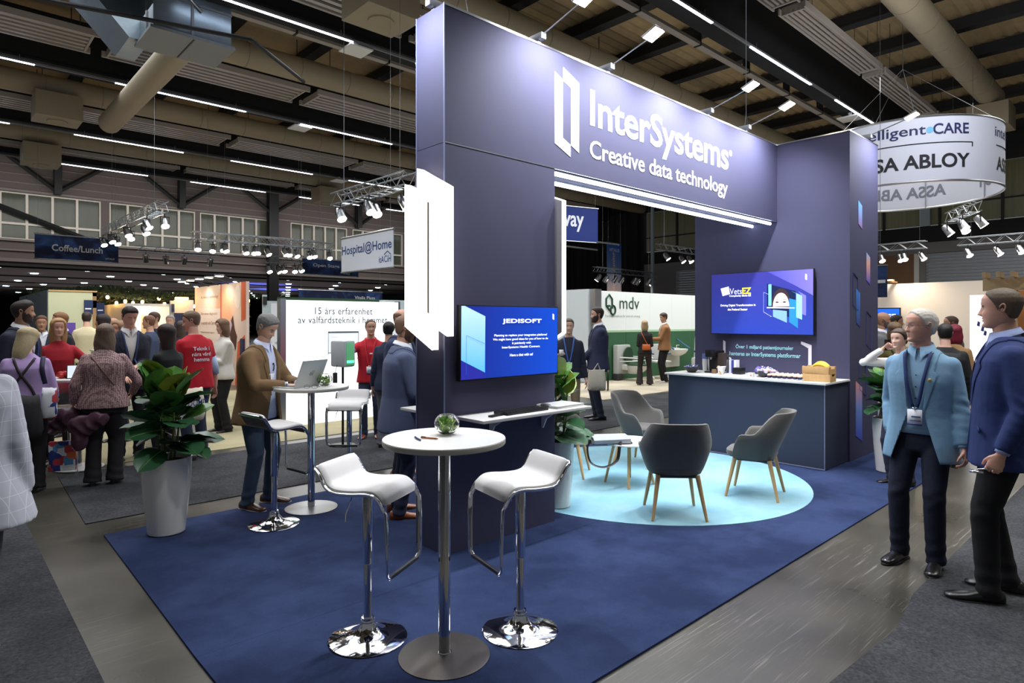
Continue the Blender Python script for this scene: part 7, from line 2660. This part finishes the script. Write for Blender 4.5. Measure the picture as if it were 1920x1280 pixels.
for k in range(5):
    y = 16.9 + k * .8
    t = thing('arm_spotlight', 'small grey arm lamp on top of the orange poster wall, %s from its near end' % ['first', 'second', 'third', 'fourth', 'fifth'][k], 'lamp', (6.0, y, 2.72))
    B().tube([(0, 0, 0), (-.45, 0, .15)], .02, 6).obj('arm', DARKGREY, t)
    B().box(-.6, -.4, -.09, .09, .13, .17, bev=.01).obj('head', ALU, t)
    B().box(-.58, -.42, -.07, .07, .12, .129).obj('lens', mat('flood_lens', (255, 250, 240), .4, emit=22, ecol=(255, 236, 205)), t)
    if k in (1, 3):
        spot('poster_light', (5.45, y, 2.82), (6.0, y, 1.5), 42, 120, .8, (1, .86, .70), .08)
tag(B().box(5.96, 5.994, 16.5, 16.75, .62, 1.25).box(5.95, 5.96, 16.55, 16.7, .7, 1.0).obj('info_board', mat('info_navy', (36, 48, 88), .6)), 'small navy information board at the foot of the orange poster wall', 'sign')

# far left stands
tag(B().box(2.28, 2.36, 19.9, 26.4, 0, 2.5).obj('stand_wall', mat('blue_grey_wall', (112, 124, 134), .8)), 'blue grey stand wall at the far left behind the tall man', 'wall panel')
cw = thing('stand_wall', 'pale yellow green stand wall at the far left', 'wall panel')
B().box(1.85, 2.62, 16.0, 16.1, 0, 2.32).obj('panel', mat('cream_green_wall', (206, 210, 178), .8), cw)
B().box(1.85, 2.70, 15.97, 16.0, 2.32, 2.35).obj('top_rail', WOOD, cw)
fr_ = thing('wooden_portal', 'pale wooden portal frame of a stand behind the yellow green wall', 'frame')
for a, b_, z0, z1 in ((2.50, 2.58, 0, 2.38), (2.95, 3.03, 0, 2.38)):
    B().box(a, b_, 18.0, 18.1, z0, z1).obj('post', WOOD, fr_)
B().box(2.5, 3.03, 18.0, 18.1, 2.30, 2.38).obj('beam', WOOD, fr_)
B().box(2.5, 3.03, 18.0, 18.1, 2.02, 2.2).obj('header_board', mat('board_tan', (170, 150, 110), .7), fr_)
for k, xx in enumerate((2.66, 2.78)):
    B().box(xx, xx + .04, 18.4, 18.45, 0, 2.0).obj('rear_post', WOOD, fr_)
for k, (x, y) in enumerate(((2.46, 15.955), (3.03, 17.99))):
    t = thing('small_flag', ['small navy flag sign on the yellow green wall', 'small navy flag sign on the wooden portal'][k], 'sign', (x, y, 1.85))
    B().box(0, .16, 0, .01, 0, .30).obj('cloth', mat('flag_navy', (40, 54, 96), .7), t)
    B().box(0.02, .13, -.002, 0, .10, .13).obj('print', PW2, t)
kc = thing('kitchen_counter', 'white drawer counter at the back of the yellow green stand', 'counter', (2.0, 14.0, 0))
B().box(.35, 1.1, 0, .5, 0, 1.12).obj('body', mat('cabinet_grey', (196, 202, 192), .6), kc)
B().box(.33, 1.12, -.02, .52, 1.12, 1.15).obj('worktop', WHITE, kc)
for k in range(3):
    d_ = B().box(.37, 1.08, -.015, 0, .1 + k * .34, .42 + k * .34).obj('drawer', mat('cabinet_front', (214, 218, 208), .5), kc)
    B().box(.65, .80, -.03, -.015, .36 + k * .34, .37 + k * .34).obj('handle', ALU, d_)
tag(B().box(2.42, 2.58, 14.1, 14.3, 1.1505, 1.40, bev=.03).obj('kettle_box', WHITE), 'white rounded appliance on the drawer counter', 'appliance')
tag(B().lathe([(0, 0), (.05, 0), (.12, .06), (.115, .06), (.05, .01), (0, .01)], 20).obj('small_bowl', WHITE, None, (2.85, 14.2, 1.1505)), 'small white bowl on the drawer counter', 'bowl')
pd = thing('poster_panel', 'small violet poster panel beside the fair haired man', 'poster', (2.10, 15.6, 1.35))
B().box(0, .16, 0, .02, 0, .32).obj('panel', mat('poster_violet', (92, 70, 150), .6, emit=.2), pd)

# hedge wall with string of warm bulbs
hg = thing('hedge_wall', 'green leafy hedge wall with hanging greenery at the back left', 'hedge')
hb = B()
rq = random.Random(4)
for k in range(4200):
    x = rq.uniform(3.0, 9.6)
    z = rq.uniform(.7, 2.75)
    y = 26 + rq.uniform(-.25, .1)
    s_ = rq.uniform(.03, .08)
    a = rq.uniform(0, 6.28)
    dx, dz = math.cos(a) * s_, math.sin(a) * s_
    hb.add([(x - dx, y, z - dz), (x - dz * .4, y - .05, z + dx * .4), (x + dx, y, z + dz), (x + dz * .4, y + .03, z - dx * .4)], [(0, 1, 2, 3)], k % 3)
o = hb.obj('leaves', [mat('hedge_dark', (44, 60, 32), .8), mat('hedge_mid', (74, 88, 48), .8), mat('hedge_gold', (120, 112, 56), .8)], hg)
o['kind'] = 'stuff'
B().box(3.0, 9.6, 26.1, 26.2, 0, 2.75).obj('backing', mat('hedge_back', (50, 54, 34), .9), hg)
pg = thing('greenery_canopy', 'dark green leafy garland hanging over the stand roofs at the left', 'greenery')
hb = B()
for k in range(4200):
    x = rq.uniform(2.3, 8.2)
    y = rq.uniform(21, 24.5)
    z = 2.56 + rq.uniform(-.08, .10) + .07 * math.sin(x * 2)
    s_ = rq.uniform(.02, .055)
    a = rq.uniform(0, 6.28)
    hb.add([(x - s_, y, z), (x, y + s_ * .5, z - s_), (x + s_ * math.cos(a), y, z - .02), (x, y - s_ * .5, z + s_)], [(0, 1, 2, 3)], k % 2)
o = hb.obj('leaves', [mat('garland_dark', (28, 42, 26), .8), mat('garland_mid', (48, 66, 40), .8)], pg)
o['kind'] = 'stuff'
B().tube([(2.2, 21.5, 2.75), (8.3, 21.5, 2.75)], .02, 5).tube([(2.2, 24, 2.75), (8.3, 24, 2.75)], .02, 5).obj('rod', DARKM, pg)
BULB = mat('warm_bulb', (255, 214, 140), .4, emit=30, ecol=(255, 190, 104))
bl = thing('light_bulb', 'bulb', 'light')
B().ellip((0, 0, 0), (.045, .045, .06), seg=8, rings=6).obj('glass', BULB, bl)
B().tube([(0, 0, .05), (0, 0, .12)], .02, 6).obj('socket', BLACK, bl)
k = 0
for row in range(2):
    pts = []
    for i in range(13):
        x = 2.6 + i * .46
        y = 22 + row * 1.2
        z = 2.42 - .14 * math.sin(math.pi * ((i * .33 + row * .5) % 1)) - row * .07
        pts.append((x, y, z + .12))
        lab = 'warm glowing bulb in the %s string of lights, %s from the left' % (['upper', 'lower'][row], ORD[i])
        if k == 0:
            bl.location = (x, y, z)
            bl['label'] = lab
            bl['group'] = 'warm string light bulbs'
        else:
            dup(bl, (x, y, z), label=lab, group='warm string light bulbs')
        k += 1
    tag(B().tube(pts, .008, 4).obj('light_cable', BLACK), ['upper', 'lower'][row] + ' black cable of the string of warm bulbs', 'cable')
spot('string_glow', (5, 23.5, 2.2), (5, 26, 1.8), 60, 140, .8, (1, .75, .4), .2)

# white stands in the middle left
wb = thing('white_stand', 'white open stand with grey ceiling light in the far crowd', 'stand')
B().box(4.24, 4.34, 21, 24, 0, 2.22).obj('side_wall', WHITE, wb)
B().box(4.24, 6.3, 24, 24.1, 0, 2.22).obj('rear_wall', mat('white_wall_soft', (226, 228, 230), .7), wb)
B().box(4.24, 5.45, 20.98, 21.02, 2.14, 2.22).obj('fascia', WHITE, wb)
B().box(5.3, 5.5, 23.9, 23.95, 0, 1.9).obj('side_opening', mat('board_tan', (170, 150, 110), .7), wb)
wc = thing('white_stand', 'white and navy stand with a warm flood lamp on its roof', 'stand')
B().box(5.40, 5.52, 20.9, 21.0, 0, 2.32).obj('end_wall', mat('end_wall_grey', (176, 182, 186), .7), wc)
B().box(5.52, 6.05, 20.9, 21.0, 1.95, 2.35).obj('header_panel', WHITE, wc)
B().box(5.50, 6.05, 20.86, 20.9, 0, 1.95).obj('navy_panel', mat('info_navy', (36, 48, 88), .6), wc)
B().box(5.43, 5.50, 20.86, 20.9, 1.98, 2.22).obj('small_sign', mat('info_navy', (36, 48, 88), .6), wc)
B().box(5.50, 5.82, 20.6, 20.8, 2.36, 2.42).obj('flood_lamp', mat('warm_flood', (255, 226, 170), .4, emit=12, ecol=(255, 200, 120)), wc)
spot('stand_light', (5.0, 22.5, 2.2), (5.0, 24, 1.2), 60, 140, .8, (1, .97, .93), .3)
spot('stand_light', (2.3, 14.4, 3.2), (2.3, 16, 1.2), 60, 120, .8, (1, .97, .85), .2)

# round standing table with papers and transparent bar stool in the left crowd
tb2 = thing('standing_table', 'white standing table with brochures in the middle of the left crowd', 'table', (1.30, 8.75, .008))
B().lathe([(0, 1.02), (.36, 1.02), (.36, 1.04), (0, 1.04)], 40).obj('table_top', WHITE, tb2)
B().lathe([(.03, 0), (.03, 1.02)], 16).obj('pole', CHROME, tb2)
B().lathe([(0, 0), (.25, 0), (.25, .01), (0, .02)], 32).obj('base', WHITE, tb2)
t = thing('tablet', 'small tablet standing on the white table in the left crowd', 'tablet', (1.28, 8.6, 1.0485), R(-10))
Mt = Matrix.Rotation(R(-25), 4, 'X')
B().box(-.12, .12, 0, .008, 0, .17, bev=.003, M=Mt).obj('case', BLACK, t)
B().box(-.11, .11, -.001, 0, .01, .16, M=Mt).obj('display', em('tablet_display', (200, 210, 216), .5), t)
for k in range(9):
    tag(B().ellip((0, 0, 0), (.035, .035, .03), seg=8, rings=6).obj('red_sweet_bag', mat('sweet_red', (176, 40, 36), .5), None, (1.13 + .05 * (k % 3), 8.72 + .06 * (k // 3), 1.08 + .02 * (k % 2))), 'crumpled red sweet bag in the heap on the white table', 'sweet', 'red sweet bags on the white table')
vs_ = thing('glass_vase', 'clear glass of red sweets standing on the white table', 'glass', (1.42, 8.82, 1.0485))
B().lathe([(0, 0), (.05, 0), (.06, .14), (.055, .14), (.045, .005), (0, .005)], 20).obj('glass', GLASS, vs_)
B().ellip((0, 0, .09), (.05, .05, .05), seg=10, rings=7).obj('sweets', mat('sweet_red', (176, 40, 36), .5), vs_)
cs_ = thing('transparent_stool', 'clear acrylic bar stool in front of the white standing table', 'stool', (1.0, 8.4, .008))
ACR = mat('clear_acrylic', (235, 240, 245), .05, trans=.92, ior=1.2)
B().box(-.2, .2, -.2, .2, .74, .76, bev=.004).obj('seat', ACR, cs_)
B().box(-.2, .2, .18, .2, .76, 1.0, bev=.004).obj('backrest', ACR, cs_)
for sx in (-1, 1):
    for sy in (-1, 1):
        B().tube([(sx * .17, sy * .17, .74), (sx * .2, sy * .2, 0)], .014, 6).obj('leg', ACR, cs_)
pdm = thing('white_podium', 'low white podium behind the woman in the patterned blouse', 'podium', (2.42, 9.35, .008))
B().box(-.25, .25, -.25, .25, 0, .9, bev=.01).obj('box', WHITE, pdm)

# round badge scanner on a pole, by the man in red
scn = thing('badge_scanner', 'white rounded scanner box with a green lit front on a black pole', 'scanner', (4.17, 7.87, .008), R(14))
B().box(-.10, .10, -.14, .14, 1.07, 1.43, bev=.035).obj('housing', mat('scanner_shell', (196, 202, 206), .35), scn)
B().box(-.065, .065, -.148, -.138, 1.10, 1.40, bev=.008).obj('front_panel', mat('scanner_green', (120, 180, 140), .4, emit=.15, ecol=(100, 230, 140)), scn)
B().box(-.06, .06, -.154, -.146, 1.13, 1.16, bev=.006).obj('light_bar', mat('scanner_lamp', (60, 255, 130), .4, emit=3.0), scn)
B().tube([(0, 0, .012), (0, 0, 1.07)], .016, 10).obj('pole', BLACK, scn)
B().lathe([(0, 0), (.17, 0), (.17, .008), (0, .014)], 32).obj('base', BLACK, scn)
B().box(-.16, -.11, -.02, .02, .86, 1.0, bev=.005).tube([(-.135, 0, 1.0), (-.10, 0, 1.10)], .004, 5).obj('tag', DARKGREY, scn)

# ------------------------------------------------------------ bathroom stand (green and white)
mw = thing('stand_wall', 'white and green stand wall with the mdv house emblem', 'wall panel')
WLIT = mat('white_lit_cloth', (228, 234, 230), .7, emit=.10)
for k in range(8):
    B().box(13.9 + k * 1.2, 15.09 + k * 1.2, 11.3, 11.4, 1.44, 2.56).obj('upper_panel', WLIT, mw)
    B().box(13.9 + k * 1.2, 15.09 + k * 1.2, 11.295, 11.4, 0, 1.38).obj('lower_panel', mat('panel_green', (52, 98, 66), .7), mw)
B().box(13.9, 23.5, 11.293, 11.4, 1.38, 1.44).obj('stripe', mat('panel_mint', (170, 206, 168), .7), mw)
B().box(13.62, 13.9, 11.25, 11.45, 0, 2.6).obj('corner_post', ALU, mw)
GRP = mat('emblem_green', (36, 76, 52), .7)
ms = words('lettering', 'mdv', GRP, (14.78, 11.29, 2.06), (1, 0, 0), (0, 0, 1), (.96, .36), mw)
em_ = B()
def stroke(b_, P, r_=.03):
    b_.tube([(x, 11.29, z) for x, z in P], r_, 6)
stroke(em_, [(14.33, 2.14), (14.16, 2.14), (14.16, 2.34), (14.30, 2.46), (14.43, 2.34), (14.43, 2.06)])
stroke(em_, [(14.16, 2.14), (14.33, 2.0)], .028)
stroke(em_, [(14.47 + .11 * math.cos(a), 2.02 + .13 * math.sin(a)) for a in [i * math.pi / 12 for i in range(25)]])
em_.obj('emblem', GRP, mw)
words('lettering', 'Framtidens badrum f\u00f6r v\u00e5rd och omsorg', mat('tiny_grey_print', (130, 140, 134), .7), (14.12, 11.29, 1.80), (1, 0, 0), (0, 0, 1), (1.66, .085), mw)
ml = thing('stand_wall', 'plain pale white side wall left of the green and white wall', 'wall panel')
B().box(13.55, 13.65, 11.45, 15.5, 0, 2.6).obj('panel', mat('pale_side', (216, 224, 226), .7), ml)
for k in range(3):
    spot('stand_light', (15 + k * 2.6, 10.2, 4.2), (15 + k * 2.6, 11.3, 1.5), 60, 100, .8, (1, .99, .96), .2)

CER = mat('ceramic_white', (224, 226, 222), .18, coat=.4)
PLG = mat('care_plastic_grey', (188, 190, 186), .4)
tl = thing('care_toilet', 'white wall hung care toilet with raised dark green lid and arm rails', 'toilet', (14.75, 11.26, .0), 0)
B().box(-.32, .30, -.16, 0, .18, 1.02, bev=.03).obj('wall_unit', PLG, tl)
B().box(-.35, -.12, -.20, -.02, .0, .20, bev=.02).obj('foot', DARKGREY, tl)
rings = []
for z, k, yo in ((.20, .55, -.42), (.28, .75, -.48), (.38, .95, -.55), (.44, 1.0, -.57), (.45, .98, -.57)):
    rings.append([(.26 * k * math.cos(a) + .12, yo + .36 * k * math.sin(a), z) for a in [i * math.pi / 12 for i in range(24)]])
B().loft(rings).obj('bowl', CER, tl)
B().box(-.10, .34, -.35, -.10, .30, .46, bev=.03).obj('bowl_back', CER, tl)
rings = [[(.12 + .27 * k * math.cos(a), -.56 + .37 * k * math.sin(a), z) for a in [i * math.pi / 12 for i in range(24)]] for z, k in ((.452, 1.0), (.475, 1.0), (.48, .9))]
B().loft(rings).obj('seat', mat('seat_green', (40, 70, 46), .4), tl)
rings = [[(.12 + .21 * k * math.cos(a), y, .72 + .24 * k * math.sin(a)) for a in [i * math.pi / 12 for i in range(24)]] for y, k in ((-.20, 1.0), (-.235, 1.0), (-.24, .9))]
B().loft(rings).obj('lid', mat('seat_green', (40, 70, 46), .4), tl)
for sx in (-.20, .46):
    B().tube(smooth_path([(sx, -.12, .66), (sx, -.75, .66), (sx, -.80, .63), (sx, -.72, .58), (sx, -.12, .55)], 4), .018, 8).obj('arm_rail', CER, tl)
sk = thing('care_washbasin', 'white height adjustable washbasin with blue arm rails', 'washbasin', (17.3, 11.29, 0), 0)
rings = [[(.42 * k * math.cos(a), -.32 + .30 * k * math.sin(a), z) for a in [i * math.pi / 12 for i in range(24)]] for z, k in ((.62, .4), (.70, .8), (.80, 1.0), (.83, 1.0), (.82, .9), (.74, .6))]
B().loft(rings).obj('basin', CER, sk)
B().box(-.5, .5, -.10, 0, .25, .85, bev=.02).obj('back_unit', PLG, sk)
for sx in (-.46, .46):
    B().tube([(sx, -.02, 1.12), (sx, -.45, .86), (sx, -.5, .84)], .025, 8).obj('arm_rail', mat('rail_blue', (44, 84, 120), .4), sk)
B().tube([(0, -.30, .82), (0, -.30, .95), (0, -.40, .96)], .015, 8).obj('tap', CHROME, sk)
sc2 = thing('shower_chair', 'grey and white hygiene chair between the two visitors', 'chair', (16.0, 10.95, 0), R(-20))
B().box(-.28, .28, -.5, 0, .48, .54, bev=.03).obj('seat', PLG, sc2)
B().box(-.26, .26, -.02, .05, .55, 1.02, bev=.03).obj('backrest', PLG, sc2)
for sx in (-1, 1):
    B().tube(smooth_path([(sx * .28, .0, .5), (sx * .30, -.1, .25), (sx * .34, -.5, .03)], 4), .02, 8).obj('leg', CER, sc2)
    B().tube([(sx * .30, .02, .75), (sx * .30, -.42, .74)], .02, 8).obj('armrest', mat('rail_blue', (44, 84, 120), .4), sc2)
dpn = thing('care_lift', 'grey patient lift seat with blue frame behind the visitors', 'care chair', (18.2, 10.9, 0), R(15))
B().box(-.4, .4, -.6, 0, 0, .55, bev=.06).obj('base_shell', PLG, dpn)
B().tube(smooth_path([(-.35, -.6, .9), (-.3, -.1, .75), (.3, -.1, .72), (.4, -.6, .85), (0, -.75, .8), (-.35, -.6, .9)], 4), .03, 8).obj('frame', mat('rail_blue', (44, 84, 120), .4), dpn)
B().tube([(.0, 0, .1), (.05, -.05, 1.2)], .05, 10).obj('mast', CER, dpn)
wch = thing('wheelchair', 'dark folded wheelchair parked by the pale side wall', 'wheelchair', (12.1, 9.9, .008), R(40))
for sy in (-.24, .24):
    B().tube([(.28 * math.cos(a), sy, .29 + .28 * math.sin(a)) for a in [i * math.pi / 12 for i in range(25)]], .018, 6).obj('wheel', BLACK, wch)
B().box(-.2, .22, -.22, .22, .46, .50, bev=.01).obj('seat', BLACK, wch)
B().box(-.24, -.20, -.22, .22, .5, .95, bev=.01).obj('backrest', DARKGREY, wch)
B().tube([(-.22, -.24, .3), (-.24, -.24, 1.0)], .014, 6).tube([(-.22, .24, .3), (-.24, .24, 1.0)], .014, 6).obj('frame', ALU, wch)
pbag = thing('paper_bag', 'cream carrier bag with the house emblem held low by the bearded man', 'bag', (8.18, 6.72, .60), R(140))
soft_bag(B(), (0, 0, .12), .30, .34, .09).obj('body', mat('tote_cream', (214, 204, 184), .8, bump=.4, bscale=16), pbag)
B().tube([(-.06, 0, .28), (-.02, 0, .40), (.06, 0, .28)], .008, 6).obj('handle', mat('tote_cream', (214, 204, 184), .8), pbag)

# ------------------------------------------------------------ stands at the right
rb = thing('stand_wall', 'long cream stand wall lit from above behind the two men at the right', 'wall panel')
B().box(19.0, 19.1, -3.0, 6.4, 0, 2.70).obj('panel', mat('cream_wall', (226, 214, 198), .8), rb)
spot('stand_light', (18.2, 5.2, 2.95), (19.0, 5.0, 1.9), 60, 130, .8, (1, .86, .68), .1)
spot('stand_light', (17.6, 2.4, 4.0), (19.0, 2.4, 1.5), 50, 110, .8, (1, .95, .9), .1)
fl2 = thing('arm_spotlight', 'warm flood lamp on the top edge of the cream wall', 'lamp', (18.9, 5.35, 2.72))
B().box(-.5, .1, -.04, .04, 0, .04).box(-.6, -.42, -.12, .12, .02, .06, bev=.01).obj('arm', mat('lamp_brass', (200, 150, 100), .5), fl2)
tv3 = thing('wall_screen', 'blue screen with white lettering on the cream wall just right of the tower', 'screen')
B().box(18.80, 18.84, 5.18, 6.2, 1.22, 2.06, bev=.005).obj('bezel', BLACK, tv3)
B().box(18.795, 18.80, 5.21, 6.17, 1.25, 2.03).obj('display', em('tv_blue', (24, 84, 200), .8), tv3)
words('lettering', 'DIPS SE', SW, (18.79, 5.95, 1.76), (0, -1, 0), (0, 0, 1), (.66, .13), tv3, bold=.02)
words('lettering', 'S AB', SW, (18.79, 5.95, 1.55), (0, -1, 0), (0, 0, 1), (.36, .12), tv3, bold=.02)
tf = thing('hanging_banner', 'small navy flag banner sticking out right of the tower', 'banner', (13.2, 3.98, 0))
B().box(0, .01, -.12, .12, 2.15, 2.75).obj('cloth', NEB, tf)
B().box(-.003, 0, -.09, .09, 2.42, 2.48).obj('print', PW2, tf)
B().tube([(0, -.13, 2.75), (0, .6, 2.75)], .012, 6).obj('rod', ALU, tf)
B().tube([(0, .0, 2.75), (0, .0, 10.03)], .004, 4).obj('wire', ALU, tf)
tag(B().box(24, 24.02, 7.55, 7.75, 3.2, 5.2).box(24.005, 24.015, 7.64, 7.65, 5.2, 10.03).obj('blue_banner', mat('blue_cloth', (24, 66, 140), .8)), 'narrow blue cloth banner hanging behind the right edge of the tower', 'banner')
ptl = thing('picture_light_box', 'bright white light box with blue figures between the two men at the right', 'light box', (16.2, 2.62, 0))
B().box(0, .08, -.55, .55, .3, 2.25).obj('lit_face', mat('lit_white_blue', (240, 244, 252), .5, emit=.9), ptl)
fg = B()
for k in range(16):
    y, z = -.5 + rq.random() * .95, .8 + rq.random() * 1.3
    fg.prism([(y, z), (y + .05, z + .02), (y + .03, z + .12), (y - .01, z + .09)], -.004, -.001, 'x')
fg.obj('figure_print', mat('figure_blue', (70, 80, 150), .6), ptl)
sb_ = thing('notice_board', 'black board with white script lettering beside the light box', 'sign', (13.6, 2.02, 0))
B().box(0, .03, -.28, .28, 1.05, 1.52).obj('board', BLACK, sb_)
words('lettering', 'att mer', PW2, (-.003, .02, 1.36), (0, -1, 0), (0, 0, 1), (.24, .08), sb_)
words('lettering', 'liv', PW2, (-.003, .02, 1.18), (0, -1, 0), (0, 0, 1), (.14, .07), sb_)
B().box(.0, .03, -.02, .02, 0, 1.05).obj('post', ALU, sb_)
ws = thing('slat_stand', 'pale wooden slatted portal stand at the right edge', 'stand')
LW = mat('light_pine', (206, 180, 140), .6, var=.1, vscale=8, stretch=(4, 4, .6))
B().box(14.95, 15.0, -2.0, 2.72, 2.28, 2.52).obj('lintel', LW, ws)
for k in range(22):
    yy = 2.66 - k * .21
    B().box(14.55, 15.0, yy - .055, yy, 2.52, 2.62).obj('roof_slat', LW, ws)
for k in range(10):
    yy = 2.30 - k * .26
    B().box(14.97, 15.02, yy - .11, yy, 0, 2.28).obj('upright_slat', LW, ws)
B().box(15.6, 15.65, -2, 2.4, 0, 2.3).obj('rear_board', mat('warm_wood_rear', (178, 120, 70), .7), ws)
spot('stand_light', (14.2, 1.0, 3.4), (15, 1.0, 1.5), 60, 110, .8, (1, .9, .75), .1)
# dark strut of a neighbouring stand at the left edge
stp = thing('metal_strut', 'leaning grey metal strut at the left edge of the picture', 'post')
B().tube([(.55, 9.6, 1.0), (.28, 9.6, 2.9)], .07, 4).obj('profile', ALU, stp)
B().tube([(.55, 9.6, 1.0), (.56, 9.6, 0.008)], .07, 4).obj('foot', ALU, stp)
